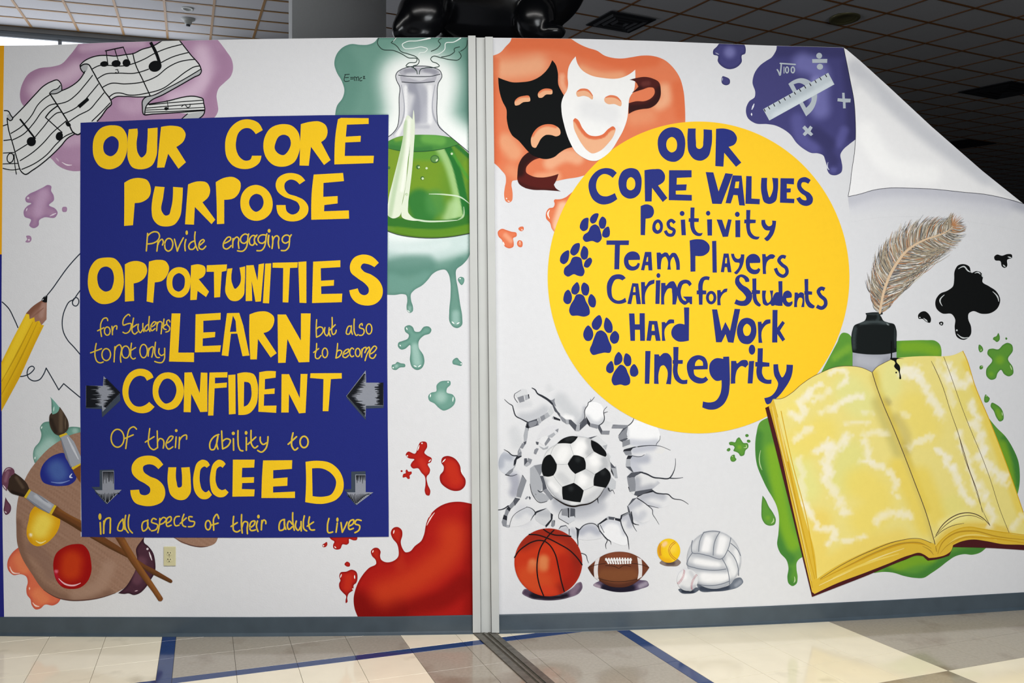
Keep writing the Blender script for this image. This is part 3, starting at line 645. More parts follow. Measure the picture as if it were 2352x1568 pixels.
hand('to become in thin handwriting', ['187,470 180,580 165,650 175,700 200,710 255,660', '140,612 220,550', 'o318,618 52,85', '518,470 510,560 490,700!', '505,600 550,575 580,590 570,640 530,685 490,700', '610,640 690,590 695,560 660,565 610,620 605,680 640,692 690,655', '770,560 745,540 710,590 715,650 740,680 770,665', 'o835,612 48,75', '900,560 895,685', '900,600 930,540 965,530 965,570 945,615!', '945,615 975,560 1015,525 1020,560 985,630 950,740', '1035,635 1100,590 1130,530 1105,510 1050,560 1020,640 1030,690 1070,705 1120,645'], w=20)
org(240, 970, 5.6, px=True)
hand('Of in thin handwriting', ['o168,202 92,124', '412,85 375,55 330,75 298,150 290,210 273,335', '255,208 370,158'], w=18)
hand('their on the line above SUCCEED', ['582,78 568,200 565,270 595,330 635,350 672,328', '525,252 638,182', '678,108 683,325', '685,245 715,205 745,215 755,330', '810,262 870,210 882,180 855,175 810,225 792,300 820,340 878,312', '922,185 912,322', '965,190 958,335', '965,230 1010,172 1050,160 1055,215'], ['923,104 18,20'], w=18)
org(470, 970, 5.376, px=True)
hand('ability in thin handwriting', ['175,148 140,160 85,210 62,280 80,335 110,335 140,280 165,165!', '165,165 150,270 165,328', '210,105 215,220 222,325!', '218,235 275,200 315,215 295,280 222,325', '355,200 358,342', '412,100 412,220 420,300 445,345 472,350', '515,185 515,342', '573,98 573,200 580,270 620,315 655,290', '535,268 632,180', '687,180 690,235 720,270 765,250', '782,175 775,260 755,320 700,365 655,345'], ['354,134 20,22', '512,128 18,24'], w=19)
hand('to at the end of the line above SUCCEED', ['1092,128 1075,220 1080,300 1115,340 1150,315', '1032,268 1135,175', 'o1228,240 60,80'], w=20)
org(210, 1170, 4.2, px=True)
hand('in at the start of the bottom line', ['85,125 90,235', '120,110 118,228', '120,150 150,85 178,80 182,130 180,225'], ['82,68 15,32'], w=16)
hand('all on the bottom line', ['305,90 265,140 258,200 285,205 310,120', '305,90 310,150 322,190', '330,55 322,130 330,185 355,222', '365,50 355,120 365,190 395,225'], w=14)
hand('aspects on the bottom line', ['540,105 500,120 487,170 500,207 530,190 545,125', '545,100 545,160 568,195', '625,95 595,85 578,115 640,150 625,190 580,205', '660,85 655,150 640,222', '660,110 700,75 722,90 700,125 655,145', '730,130 770,95 765,68 735,80 722,120 730,160 770,150', '848,65 815,70 798,110 812,155 845,150', '893,45 875,110 885,155 910,165', '855,135 915,80', '972,70 940,70 945,105 995,120 985,155 935,165'], w=14)
hand('of on the bottom line', ['o1125,150 33,52', '1228,85 1210,45 1182,80 1178,150 1180,198', '1150,152 1222,130'], w=15)
org(520, 1170, 4.2, px=True)
hand('their on the bottom line', ['70,65 65,140 75,205 100,215 130,200', '45,162 105,125', '147,48 145,140 153,225', '150,170 180,115 200,120 200,180 203,232', '225,175 270,140 275,110 245,115 225,160 235,200 280,195', '300,110 290,160 305,210', '342,105 337,195', '338,150 365,100 378,110 380,135'], ['309,67 13,19'], w=15)
hand('adult on the bottom line', ['560,95 530,105 508,160 515,200 545,195 560,120', '560,100 560,150 573,190', '640,30 640,110 655,198', '635,140 605,110 588,150 600,190 635,165', '675,110 668,170 690,200 718,160', '720,115 722,205', '752,60 742,130 752,190 775,205', '802,70 795,150 815,195 850,195', '780,160 840,120'], w=15)
hand('Lives on the bottom line', ['990,85 975,160 985,222 1025,215', '1070,130 1058,218', '1105,125 1118,218!', '1118,218 1145,165 1165,120', '1180,160 1225,130 1228,98 1200,105 1178,150 1185,190 1225,180', '1300,105 1255,100 1240,135 1285,155 1280,195 1240,222'], ['1071,97 12,22'], w=15)

# --- music: purple splash, staff paper ribbon, notes
org(0, 0)
PUR = '#b08cab'
mk('purple_splash', WL, PUR, [('s', '720,405! 640,510 560,590 480,612 350,630 260,680 205,770 183,880 195,940 225,985 300,1200 400,1400 480,1465 520,1510 600,1555 690,1572 748,1568! 748,1140! 1400,1115! 1950,1098! 1985,1060 2005,1010 2000,960 1990,870 2010,810 2060,760 2120,700 2140,640 2130,550 2080,470 2000,365! 1400,370! 800,390!')], 1,
   [('#a07898', .6, 20, 90, '210,900 230,760 330,670 520,640 640,540 740,430'), ('#dcc2d6', .75, 10, 130, '330,820 450,740 620,690 700,640'),
    ('#dcc2d8', .8, 10, 130, '1850,480 1880,620 1850,760 1750,850 1600,900'), ('#a57f9f', .7, 10, 90, '2060,520 2080,640 2000,760 1940,880 1950,1050'),
    ('#cdb0c8', .6, 20, 90, '1150,960 1250,980 1290,900'), ('#a37d9c', .6, 10, 60, '560,1520 680,1550 740,1550'), ('#ceb2ca', .6, 10, 80, '620,1300 720,1280'),
    ('#d8bcd2', .6, 10, 60, '760,440 900,420 1100,400 1300,400'), ('#f2e8f0', .9, 2, 10, '570,1490 620,1515 660,1515'), ('#d8c4d4', .8, 2, 10, '515,1450 540,1480')], g=6, label='purple paint splash behind the music ribbon')
PAP = '#dfe1e1'; GRY = '#b4b7ba'
MS = mk('music_ribbon', WL, PAP, [
 ('s', '65,1088! 115,1085! 220,980 330,860 400,790 470,750 530,735 555,760 568,830! 500,865! 540,985! 690,1228! 620,1270 560,1340 480,1420 400,1490 300,1560 230,1600! 200,1580! 160,1470 120,1330 75,1170'),
 ('s', '455,855! 568,832! 640,800 740,720 790,640 808,592! 850,650! 960,840! 1025,945! 980,1000 930,1070 895,1120! 745,1140! 745,1215! 718,1236! 690,1228! 620,1110! 540,985!'),
 ('s', '735,600! 760,572 820,535 900,512 970,508 1060,515 1150,502 1230,490 1300,455 1400,425 1490,370! 1650,370! 1750,500! 1842,618! 1845,632! 1700,720 1550,800 1390,880! 1280,888 1150,885 1060,890 1022,925! 960,840! 850,650! 808,592 775,590 745,612'),
 ('s', '1355,958! 1500,935 1830,893 1862,905 1872,950 1882,1000 1870,1015 1600,1035 1400,1047 1332,1045! 1338,1000'),
 ('s', '28,1020! 62,1018 80,1040 75,1090! 75,1170 120,1330 200,1580 170,1585 28,1550!')], 2, label='white painted ribbon of music staff paper')
mk('ribbon_underside', MS, GRY, [
 ('s', '456,855! 480,832 530,812 553,782! 568,832! 500,860'), ('s', '738,612! 770,592 808,590! 800,640 775,672! 750,645'),
 ('s', '1846,634! 1850,655 1840,678 1790,705 1650,785 1500,868 1380,930 1345,972 1330,1045! 1318,1050! 1308,980 1312,920 1335,895 1400,878 1550,803 1700,722'),
 ('s', '1722,1045! 1880,1020! 1875,1045 1828,1088! 1668,1095!'), ('s', '62,1060! 85,1042! 118,1088! 95,1108! 70,1090!')], 3, label='grey folded back side of the ribbon')
L3 = 7
mk('staff_line', MS, BK, [('l', s, w_) for s, w_ in [
 ('40,1016 75,1020 100,1060 118,1088 95,1108 68,1085', 9.8), ('65,1085 75,1170 120,1330 160,1470 200,1580 228,1600 300,1562 400,1490 480,1420 560,1340 620,1270 685,1230', 9.8),
 ('115,1085 220,980 330,860 400,790 470,750 530,735 555,760 568,830', 9.8), ('568,832 500,862 456,857 480,832 530,812 553,785', 8.8),
 ('456,857 540,985 620,1110 690,1228 718,1236 745,1218', 11.8), ('100,1225 200,1160 290,1060 350,960 400,910 455,872', 8.8), ('115,1285 220,1228 310,1130 400,1010 460,965 522,952', 8.8),
 ('145,1390 250,1325', 8.8), ('325,1255 400,1165 470,1080 530,1035 560,1030', 8.8), ('185,1475 300,1400 400,1310 480,1220 560,1150 612,1108', 8.8), ('200,1555 320,1500 430,1420 520,1320 600,1250 680,1215', 8.8),
 ('568,832 640,800 740,720 780,655', 9.8), ('735,600 745,640 775,672', 9.8), ('735,600 760,572 820,535 900,512 970,508 1060,515 1150,502 1230,490 1300,455 1400,425 1490,372', 9.8), ('738,612 770,590 808,590 850,650 900,740 960,840 1022,932 1025,950 980,1000 930,1070 893,1112', 10.8),
 ('530,955 620,930 700,870 780,780 850,692', 8.8), ('580,1045 680,1000 760,940 830,860 905,770', 8.8), ('622,1125 720,1060 830,1000 890,930 955,852', 8.8), ('845,1112 930,1030 1012,945', 8.8),
 ('845,635 920,600 1000,600 1130,605 1220,585 1330,540 1420,490 1530,445 1667,408', 8.8), ('900,720 970,680 1080,672 1250,670 1365,635', 8.8), ('1480,575 1580,525 1727,483', 8.8),
 ('945,800 1010,768 1150,770 1320,750 1440,700 1540,620 1640,570 1787,545', 8.8), ('1005,888 1060,855 1100,853 1180,872 1350,855 1500,810 1600,740 1720,650 1790,612 1838,605', 8.8),
 ('1022,915 1060,890 1150,885 1280,890 1390,880 1550,803 1700,722 1846,634', 8.8), ('1650,372 1750,500 1842,618 1850,655 1838,680 1790,705 1650,785 1500,868 1380,930 1345,972 1330,1045', 9.8),
 ('1390,880 1335,895 1312,920 1308,980 1320,1050 1400,1047 1600,1035 1870,1015', 9.8), ('1355,958 1500,935 1830,893 1862,905 1872,950 1882,1005 1872,1048 1828,1088', 9.8), ('1370,962 1600,940 1862,920', 7.8), ('1345,992 1600,970 1872,948', 7.8), ('1340,1010 1600,1000 1880,985', 6.8), ('1335,1030 1600,1022 1878,1008', 7.8),
 ('1722,1045 1668,1093', 8.8), ('1220,490 1245,590 1310,730 1380,880', 9.8),
 ('30,1155 72,1140', 8.8), ('35,1290 98,1282', 8.8), ('30,1405 130,1400', 7.8), ('28,1505 165,1500', 7.8), ('28,1545 100,1560 185,1550', 7.8)]], 4, kind='stuff', label='thin black staff and edge lines')
def note(shapes, label): return mk('music_note', MS, BK, shapes, 5, label=label)
note([('l', '975,465 992,600', 8), ('l', '1055,455 1088,560', 8), ('l', '1132,432 1197,592', 8), ('l', '968,467 1132,432', 10), ('e', '958,587 38,25', -5), ('e', '1067,583 42,31', -5), ('e', '1162,578 36,35')], 'three beamed black notes marked as a triplet')
note([('l', '1062,640 1085,638 1078,650 1092,655 1085,668 1060,664', 6)], 'small black figure 3')
note([('b', '1383,388 1440,500 1468,585', 28), ('e', '1425,608 60,50', -15)], 'large black quarter note')
note([('b', '183,1092 325,1275', 16), ('e', '288,1300 42,42')], 'black quarter note at the left')
note([('l', '418,1078 570,1215', 9), ('l', '418,1078 455,1030 525,975', 11), ('e', '545,1250 32,40', 20)], 'black note with flag')
note([('p', '712,968 802,893 820,918 734,994')], 'black half rest')
note([('s', '603,1118 640,1130 652,1152 625,1162 605,1142')], 'black note head cut by the fold')
note([('e', '95,1450 34,48', 10, 9), ('l', '130,1415 135,1500 150,1598', 8)], 'open half note')
note([('l', '1535,922 1548,1005', 6), ('e', '1527,998 18,15')], 'tiny black note')
note([('l', '1668,978 1700,960 1720,985 1745,978 1745,955', 7)], 'tiny black rest')
# small purple drops
org(0, 1)
def drop(name, col, shape, strokes, label, lvl=1, parent=None, g=3.0):
    return mk(name, parent or WL, col, [('s', shape)] if isinstance(shape, str) else shape, lvl, strokes, g=g, label=label)
drop('purple_drop', '#ab88a8', '440,130 470,140 470,185 492,225 495,270 450,315 510,350 530,385 510,425 400,430 360,455 355,500 310,527 270,505 285,450 225,420 218,370 250,325 288,300 240,285 232,255 260,220 330,185 400,150',
 [('rim', '#96729a', .7, 40), ('#c2a2c2', .8, 10, 70, '400,210 370,300 350,380'), ('#eadcea', .9, 2, 8, '240,370 250,345'), ('#eadcea', .9, 2, 10, '460,415 515,390'), ('#eadcea', .8, 3, 12, '258,250')], 'splattered purple paint drop left of PURPOSE')
drop('purple_drop', '#ab88a8', '575,335 612,335 610,375 575,375', [('rim', '#96729a', .6, 12)], 'tiny purple speck beside the purple drop')
drop('purple_drop', '#ab88a8', '240,600 280,600 290,630 275,655 232,652 250,630', [('rim', '#96729a', .6, 12), ('#efe6ee', .8, 3, 10, '265,635')], 'tiny purple speck under the purple drop')
# --- pencil and its scribbles
org(0, 1)
mk('scribble_line', WL, '#2c3440', [('l', s, 10) for s in ['735,762 680,820 620,890 540,1000 480,1085 435,1140', '740,1095 700,1150 680,1180 640,1200 600,1265 572,1380 580,1470 625,1560 680,1620 735,1685', '680,1180 665,1210 675,1235 700,1242 722,1215 720,1180 705,1165 682,1172 668,1200', '20,1205 80,1265 125,1350 165,1440', '175,1890 220,1885 290,1850 315,1810 300,1795 270,1805 250,1850 260,1900 310,1930 360,1920 400,1870 424,1812!', '424,1812 470,1890 540,2012!', '540,2012 585,1955!', '585,1955 650,2010 735,2080']], 1, label='thin black pencil scribbles')
PEN = mk('painted_pencil', WL, '#e2b51c', [('p', '240,1310 268,1320 272,1360 315,1345 325,1385 360,1378 380,1415 405,1418 330,1570 180,1900 12,2210 12,1760 110,1560')], 2,
  [('#f2d034', .8, 20, 40, '270,1340 120,1660 20,1870'), ('#b58c14', .7, 2, 12, '300,1390 160,1670 12,1940'), ('#b58c14', .7, 2, 12, '345,1390 190,1720 12,2060'), ('#d09e18', .6, 10, 30, '385,1450 220,1780 12,2180')], g=5, label='yellow pencil with a brown sharpened tip')
mk('pencil_tip', PEN, '#9b7263', [('s', '380,1192! 430,1210! 427,1365! 380,1418! 362,1375! 322,1388! 315,1345! 272,1362! 268,1318! 238,1312! 290,1255')], 3,
  [('#7a4e3c', .8, 10, 50, '380,1200 300,1260 250,1320'), ('#b08c80', .8, 8, 30, '400,1230 380,1330'), ('#8a5f50', .7, 3, 12, '400,1260 300,1340')], g=3, label='brown sharpened wood of the pencil')
mk('pencil_lead', PEN, BK, [('s', '380,1190! 400,1160 436,1140! 432,1208! 405,1208')], 4, [('#cfd2d6', .9, 2, 6, '400,1178 388,1190'), ('#9aa0a6', .7, 2, 6, '408,1160 425,1148')], g=2, label='black pencil lead')

# --- teal splash, smoke, flask
org(1, 0)
mk('teal_splash', WL, '#6c978a', [('s', '1120,345! 1090,385 1030,410 960,412 870,405 790,440 735,510 720,590 740,660 790,750 812,830 795,900 745,970 727,1060! 1200,1060! 1200,2706! 1280,2708 1340,2700 1378,2708 1390,2758 1383,2818 1392,2860 1415,2874 1440,2858 1442,2818 1425,2758 1425,2698 1450,2668 1530,2618 1580,2568 1620,2518 1690,2480 1740,2478 1770,2518 1785,2588 1787,2718 1775,2868 1780,2958 1815,3003 1850,3013 1890,2988 1895,2918 1875,2788 1855,2648 1838,2548 1840,2478 1900,2428 1950,2368 1966,2328! 1960,345!')], 1,
   [('#5f8c7f', .7, 40, 120, '780,500 850,650 830,900 760,1040'), ('#557f73', .7, 5, 90, '1945,400 1950,1100'),
    ('#cfe0da', .7, 80, 190, '1230,1250 1310,1050 1320,650 1500,600 1690,650 1700,1100 1950,1350'), ('#f2f7f5', 1, 24, 170, '1230,1250 1320,1050 1320,660 1500,610 1680,660 1690,1100 1930,1330'),
    ('#e9f1f1', 1, 70, 130, '1200,2150 1500,2230 1960,2150'), ('#c4d8d6', .8, 40, 130, '1200,2330 1450,2330 1700,2280 1960,2180'), ('#d9e6e6', .7, 10, 60, '1200,2260 1500,2290 1750,2240'),
    ('#5c8a7d', .8, 50, 90, '1240,2470 1400,2440 1560,2440'), ('#5c8a7d', .8, 20, 60, '1880,2420 1790,2500'),
    ('#6e9b8f', .8, 30, 80, '1250,2580 1400,2640 1560,2560'), ('#9dc0b8', .8, 12, 40, '1835,2880 1835,2950'), ('#9dc0b8', .7, 6, 20, '1412,2830 1412,2850'),
    ('rim', '#4f7c70', .55, 26), ('#f4faf8', .95, 3, 7, '1800,2955 1820,2972'), ('#f4faf8', .95, 3, 7, '1845,2975 1868,2962'), ('#f4faf8', .9, 2, 7, '1392,2850 1412,2866')], g=4.5, label='teal paint splash with drips around the flask')
mk('smoke_line', WL, '#33463f', [('l', s, 7) for s in ['1130,345 1115,390 1150,445 1270,465 1340,495 1400,530 1480,545 1475,565 1400,580 1378,605 1430,615 1470,640 1482,680', '1280,345 1270,370 1242,390 1270,405 1300,430 1330,470 1400,495 1480,530 1500,560 1480,595 1445,605 1470,645',
   '1500,680 1510,640 1560,622 1640,620 1685,605 1660,580 1620,565 1605,540 1620,520 1700,530 1800,550 1860,548 1885,520 1865,475', '1705,522 1800,495 1825,470 1820,455 1870,430', '1705,350 1675,375 1695,405 1680,430 1610,470', '1942,370 1930,430 1880,470']], 4, label='thin dark smoke lines rising from the flask')
mk('smoke_line', WL, '#e9f2ee', [('l', s, 8) for s in ['1600,350,14 1480,375 1380,385 1343,410 1360,440 1430,445 1530,432 1575,450 1550,480 1500,490 1500,530', '1880,350,12 1820,385 1740,400 1735,450 1690,490 1620,508', '1285,350,5 1262,380,4']], 4, label='thin white smoke lines rising from the flask')
mk('lettering', WL, '#22302c', [('l', s, 6) for s in ['815,685 858,682', '820,685 815,745 858,742', '820,712 850,710', '868,710 895,710', '868,725 893,724', '905,740 905,705 920,712 920,740', '920,715 940,705 938,740', '972,710 952,725 955,742 974,738', '985,703 998,700 990,715 985,720 1002,720']], 4, label='small dark formula E=mc2')
FK = mk('painted_flask', WL, '#d3d4da', [('s', '1330,640 1390,618 1500,606 1620,618 1695,655 1708,700 1675,765 1665,900 1663,1060 1680,1160 1750,1225 1960,1395! 1966,2143! 1800,2173 1600,2186 1450,2178 1300,2153 1200,2118! 1205,1262! 1250,1230 1300,1160 1313,1080 1315,900 1318,790 1295,745 1284,690')], 2,
   [('#9294a3', .85, 30, 60, '1440,800 1500,840 1490,1000 1470,1080'), ('#b7b9c4', .7, 20, 30, '1510,790 1540,900 1540,1100'), ('#f2f3f6', .9, 6, 20, '1375,800 1375,1100'), ('#f2f3f6', .8, 10, 25, '1600,800 1600,1120'), ('#9a9ca8', .7, 3, 12, '1335,780 1335,1130 1260,1240'), ('#9a9ca8', .7, 3, 12, '1645,780 1645,1100 1760,1240'),
    ('#ffffff', .7, 8, 20, '1360,1100 1300,1240'), ('#b4b6c0', .6, 8, 20, '1400,1165 1580,1165')], g=4, label='painted conical flask of green liquid')
mk('liquid', FK, '#64912f', [('s', '1203,1302! 1300,1258 1420,1240 1560,1237 1700,1245 1790,1262! 1850,1312 1960,1415! 1966,2143! 1800,2173 1600,2184 1450,2176 1300,2150 1200,2116!')], 3,
   [('#7f9c2e', .9, 60, 130, '1230,1450 1230,1780'), ('#779a2a', .9, 80, 190, '1560,1550 1540,1720'), ('#5d9a3a', .8, 20, 60, '1440,1420 1700,1430'), ('#739a2a', .8, 10, 40, '1930,1500 1955,1640'),
    ('#a6cc88', .9, 25, 60, '1660,1290 1760,1450 1830,1650 1870,1880 1860,1990'), ('#b2d49a', .8, 20, 90, '1820,1900 1780,2000'), ('#337a37', .95, 80, 70, '1500,1850 1540,1950'), ('#4d8f48', .8, 40, 90, '1640,1830 1650,1900'),
    ('#24702f', .97, 26, 16, '1730,1300 1820,1480 1890,1740 1940,2000'), ('#4f9a38', .9, 8, 10, '1800,1400 1950,1640'), ('#2e7434', .97, 12, 12, '1800,1300 1960,1440'),
    ('#35742c', .97, 36, 16, '1200,2030 1500,2058 1800,2055 1970,2010'), ('#5f8f26', .9, 16, 26, '1300,2110 1600,2140 1960,2085'), ('#557e22', .9, 4, 12, '1200,2112 1450,2170 1600,2180 1800,2168 1960,2138'),
    ('#dcebd4', .9, 4, 10, '1400,1960 1440,2005 1520,2026 1700,2032 1850,2022'), ('#cfe2c0', .7, 4, 12, '1850,2022 1900,1990 1908,1900'), ('#dcebd4', .85, 3, 10, '1590,1782 1750,1788 1880,1812 1960,1870')], g=3, label='green liquid with pale highlights')
mk('liquid_surface', FK, '#4b8c40', [('s', '1203,1304! 1300,1262 1420,1242 1560,1238 1700,1246 1830,1290 1862,1325! 1700,1370 1560,1388 1420,1390 1300,1380 1203,1358!')], 4,
   [('#6fae50', .8, 20, 50, '1560,1270 1700,1290'), ('#86ad40', .7, 10, 30, '1290,1275 1420,1255'), ('#3a7a3c', .8, 10, 30, '1240,1350 1420,1375 1600,1370'), ('#2c5c34', .9, 2, 6, '1203,1358 1300,1380 1420,1390 1560,1388 1700,1370 1862,1325')], g=3, label='darker green top of the liquid')
mk('highlight', FK, '#e2ebd6', [('s', '1395,1058 1425,1080 1425,1250 1395,1480 1375,1700 1345,1850 1310,1990 1260,2006 1212,1980 1215,1850 1260,1650 1310,1450 1350,1260 1365,1120'), ('s', '1448,1010 1460,1150 1450,1350 1430,1600 1412,1750 1398,1880 1402,1960 1440,2004 1500,2024 1420,2024 1340,1992 1335,1940 1360,1800 1390,1600 1410,1400 1425,1250 1435,1120')], 5,
   [('#a9c69a', .6, 8, 26, '1370,1120 1330,1450 1280,1700 1230,1980'), ('#f4f7ee', .8, 5, 20, '1408,1100 1390,1400 1340,1750')], g=3, label='long white glass highlights')
mk('neck_rim', FK, '#b3b3bd', [('e', '1500,664 184,44'), ('s', '1325,700 1500,745 1660,700 1650,735 1500,758 1330,735')], 3,
   [('#d8d9df', .9, 10, 30, '1400,690 1600,690'), ('#8c8d99', .7, 10, 30, '1380,650 1450,640'), ('#8c8d99', .7, 10, 30, '1560,640 1640,660')], g=3, label='grey inside of the flask rim')
mk('flask_outline', FK, '#30363e', [('l', s, 6) for s in ['1203,1262 1250,1230 1300,1160 1313,1080 1315,900 1318,790 1295,745 1284,690 1300,660 1330,640 1390,618 1500,606 1620,618 1695,655 1708,700 1675,765 1665,900 1663,1060 1680,1160 1750,1225 1850,1308 1960,1400', '1340,752 1500,760 1640,748', '1203,2120 1300,2153 1450,2178 1600,2186 1800,2173 1966,2143', '1310,690 1400,700 1500,703 1620,698 1692,680']], 5, label='thin dark flask outline')
mk('bubble', FK, '#5f8f4a', [('e', c) for c in ['1643,1460 40,36', '1489,1533 18,18', '1565,1543 10,8', '1797,1410 9,9', '1529,1636 17,17', '1384,1785 12,11', '1222,1540 11,12']], 6,
   [('rim', '#2c5a30', .9, 12)]+[('#dcefc8', .9, 3, 14, s) for s in ['1655,1480 1668,1462', '1495,1542 1500,1530', '1567,1545', '1799,1412', '1532,1640', '1385,1787']], g=1.6, label='round bubbles in the liquid')
# --- teal and red drops
T_ = '#6f9d90'
def shine(*p): return [('#f3faf7', .95, 2, 8, s) for s in p]
org(1, 1)
drop('teal_drop', T_, '1410,1418 1440,1435 1460,1475 1500,1478 1545,1432 1590,1432 1612,1460 1600,1490 1540,1515 1495,1568 1495,1620 1540,1700 1545,1770 1520,1815 1480,1830 1440,1810 1415,1750 1420,1660 1415,1600 1370,1635 1335,1642 1305,1615 1308,1580 1350,1562 1395,1540 1405,1510 1370,1475 1365,1440',
 [('rim', '#4e7c6f', .7, 26), ('#a5c7be', .8, 10, 50, '1460,1620 1480,1760')]+shine('1450,1790 1475,1800', '1490,1802 1515,1785', '1380,1440 1390,1460', '1320,1600 1330,1610'), 'teal splat right of the words but also')
drop('teal_drop', T_, '1875,975 1910,985 1912,1020 1890,1050 1865,1025 1855,995', [('rim', '#4e7c6f', .7, 14)]+shine('1875,990'), 'small teal drop beside the long drip')
org(1, 2)
drop('teal_drop', T_, '1295,188 1330,200 1370,210 1372,228 1320,240 1285,262 1250,250 1250,215 1280,205', [('rim', '#4e7c6f', .7, 18), ('#a5c7be', .8, 5, 20, '1290,225')]+shine('1260,240'), 'small teal drop with a tail below the teal splat')
drop('teal_drop', T_, '1850,150 1870,175 1895,200 1890,220 1840,215 1808,205 1805,180', [('rim', '#4e7c6f', .7, 18)]+shine('1885,205'), 'small teal drop near the metal post')
drop('teal_drop', T_, '1745,360 1785,365 1787,395 1755,430 1750,465 1810,490 1832,530 1825,570 1770,620 1720,634 1680,610 1640,570 1590,540 1583,500 1610,470 1655,458 1660,400 1690,370',
 [('rim', '#5a8a7d', .7, 22), ('#a9c9c0', .8, 15, 70, '1700,510')]+shine('1605,485 1600,510', '1765,373', '1812,510 1808,550'), 'pear-shaped teal drop above the red splats')
RD = '#b41f16'
drop('red_drop', RD, '1530,918 1565,925 1573,965 1548,1025 1570,1045 1615,1075 1605,1110 1580,1122 1600,1180 1590,1215 1572,1235 1577,1310 1602,1380 1590,1415 1565,1410 1551,1380 1557,1310 1548,1235 1520,1205 1490,1165 1440,1165 1420,1140 1440,1100 1455,1085 1400,1070 1375,1040 1395,1012 1460,1030 1490,960 1510,925',
 [('rim', '#8a0f10', .7, 20), ('#c83222', .7, 10, 40, '1520,1100 1560,1180')]+shine('1500,955 1485,1000', '1525,935', '1390,1050', '1605,1085 1588,1105'), 'splattered red drop with a long drip')
drop('red_drop', RD, [('e', '1338,1190 10,9')], [('rim', '#8a0f10', .7, 8)], 'tiny red dot left of the star-shaped drop')
drop('red_drop', RD, '1385,1175 1400,1195 1430,1195 1430,1215 1412,1230 1412,1260 1395,1262 1380,1245 1350,1250 1355,1215 1375,1210 1375,1185', [('rim', '#8a0f10', .6, 10)], 'small star-shaped red drop')
drop('red_drop', RD, '1745,1052 1820,1070 1870,1130 1890,1210 1925,1270 1922,1320 1880,1365 1830,1373 1750,1345 1695,1290 1690,1230 1722,1185 1725,1150 1702,1110 1715,1065',
 [('rim', '#820c0c', .85, 30), ('#c4301a', .8, 20, 70, '1790,1150 1830,1270')]+shine('1740,1080 1712,1110', '1882,1170 1895,1215'), 'kidney-shaped red drop beside the metal post')
org(1, 3)
mk('red_splash', WL, '#aa1711', [('s', '1990,-75! 1850,-97 1760,-85 1680,-50 1620,0 1580,60 1560,120 1545,200 1520,260 1460,310 1410,362 1375,368 1345,330 1330,270 1345,210 1340,165 1300,135 1260,145 1238,185 1255,240 1295,290 1310,350 1305,410 1270,443 1180,455 1150,435 1140,400 1145,360 1120,328 1085,328 1055,360 1065,400 1100,440 1105,470 1040,510 970,590 920,690 897,790 905,880 940,970! 2000,970!')], 1,
 [('#7e0805', .9, 60, 160, '930,860 1050,900 1300,900'), ('#8c0c08', .8, 20, 110, '1985,0 1985,900'), ('#7e0805', .7, 30, 120, '1900,650 1700,800 1500,850'), ('#c43a1a', .9, 15, 210, '1180,740 1400,650 1620,510 1780,340 1800,200'), ('#b82f18', .6, 10, 80, '1300,400 1330,500'),
  ('#b82818', .8, 20, 50, '1290,180 1300,230'), ('#b82818', .8, 15, 40, '1100,370 1110,410'), ('rim', '#820807', .55, 30), ('#fbe9e4', .9, 3, 8, '1640,5 1600,60 1570,120'), ('#fbe9e4', .8, 2, 6, '1615,0 1590,45'), ('#fbe9e4', .9, 3, 8, '1270,165 1262,195'), ('#fbe9e4', .9, 3, 8, '1078,350 1070,370')], g=4, label='large red paint splash at the foot of the metal post')
drop('red_drop', RD, '670,225! 932,225! 925,255 895,258 855,245 852,285 835,298 795,295 775,335 740,343 712,330 708,300 720,270 690,250', [('rim', '#8a0f10', .7, 20)]+shine('722,315 735,328'), 'red splat hanging from the lower edge of the blue rectangle', lvl=1)
drop('red_drop', RD, '650,272 655,300 637,320 612,318 610,300 630,285', [('rim', '#8a0f10', .7, 14)]+shine('620,308'), 'small red drop left of the splat below Lives')
drop('red_drop', RD, '838,453 863,470 860,497 840,500 812,478', [('rim', '#8a0f10', .7, 14)], 'small round red drop above the dripping one')
drop('red_drop', RD, '880,527 920,545 933,600 915,655 900,665 895,710 850,750 838,790 840,825 825,835 822,815 828,770 800,740 768,700 765,650 775,630 765,590 775,555 830,545',
 [('rim', '#820c0c', .85, 24), ('#c4301a', .8, 10, 40, '850,600 840,690')]+shine('785,570 775,600', '905,580 907,610', '890,705'), 'red drop dripping left of the large red splash')

# --- palette, paints and brushes
org(0, 2)
MAR = '#4a2b39'
mk('teal_paint', WL, T_, [('s', '738,790! 690,783 630,790 600,850! 450,735! 400,745 368,790 380,850 365,915 315,980 303,1050 318,1115! 500,1100! 738,900!')], 1,
  [('#a8c9c0', .9, 20, 90, '460,950 380,1030'), ('rim', '#4f7d70', .6, 24), ('#a8c9c0', .7, 10, 30, '690,820')]+shine('385,780 380,800', '322,1060 320,1080'), g=4, label='teal paint puddle behind the palette')
org(0, 3)
mk('coral_paint', WL, '#dc6f4f', [('s', '175,320! 110,375 70,450 75,530 120,575 200,570 240,590 255,640 242,700 250,760 280,800 290,850 330,893 370,885 410,850 490,855 530,835 560,790! 400,600! 250,400!')], 1,
  [('rim', '#c4503e', .7, 30), ('#e8875a', .8, 20, 60, '350,750 400,800'), ('#e8875a', .7, 20, 60, '180,430 220,520'), ('#fbe4dc', .9, 3, 10, '90,500 120,555 180,560'), ('#fbe4dc', .9, 3, 10, '300,830 330,860 360,865'), ('#f6d0c4', .8, 3, 10, '270,690 272,710')], g=4, label='coral paint puddle behind the lower left of the palette')
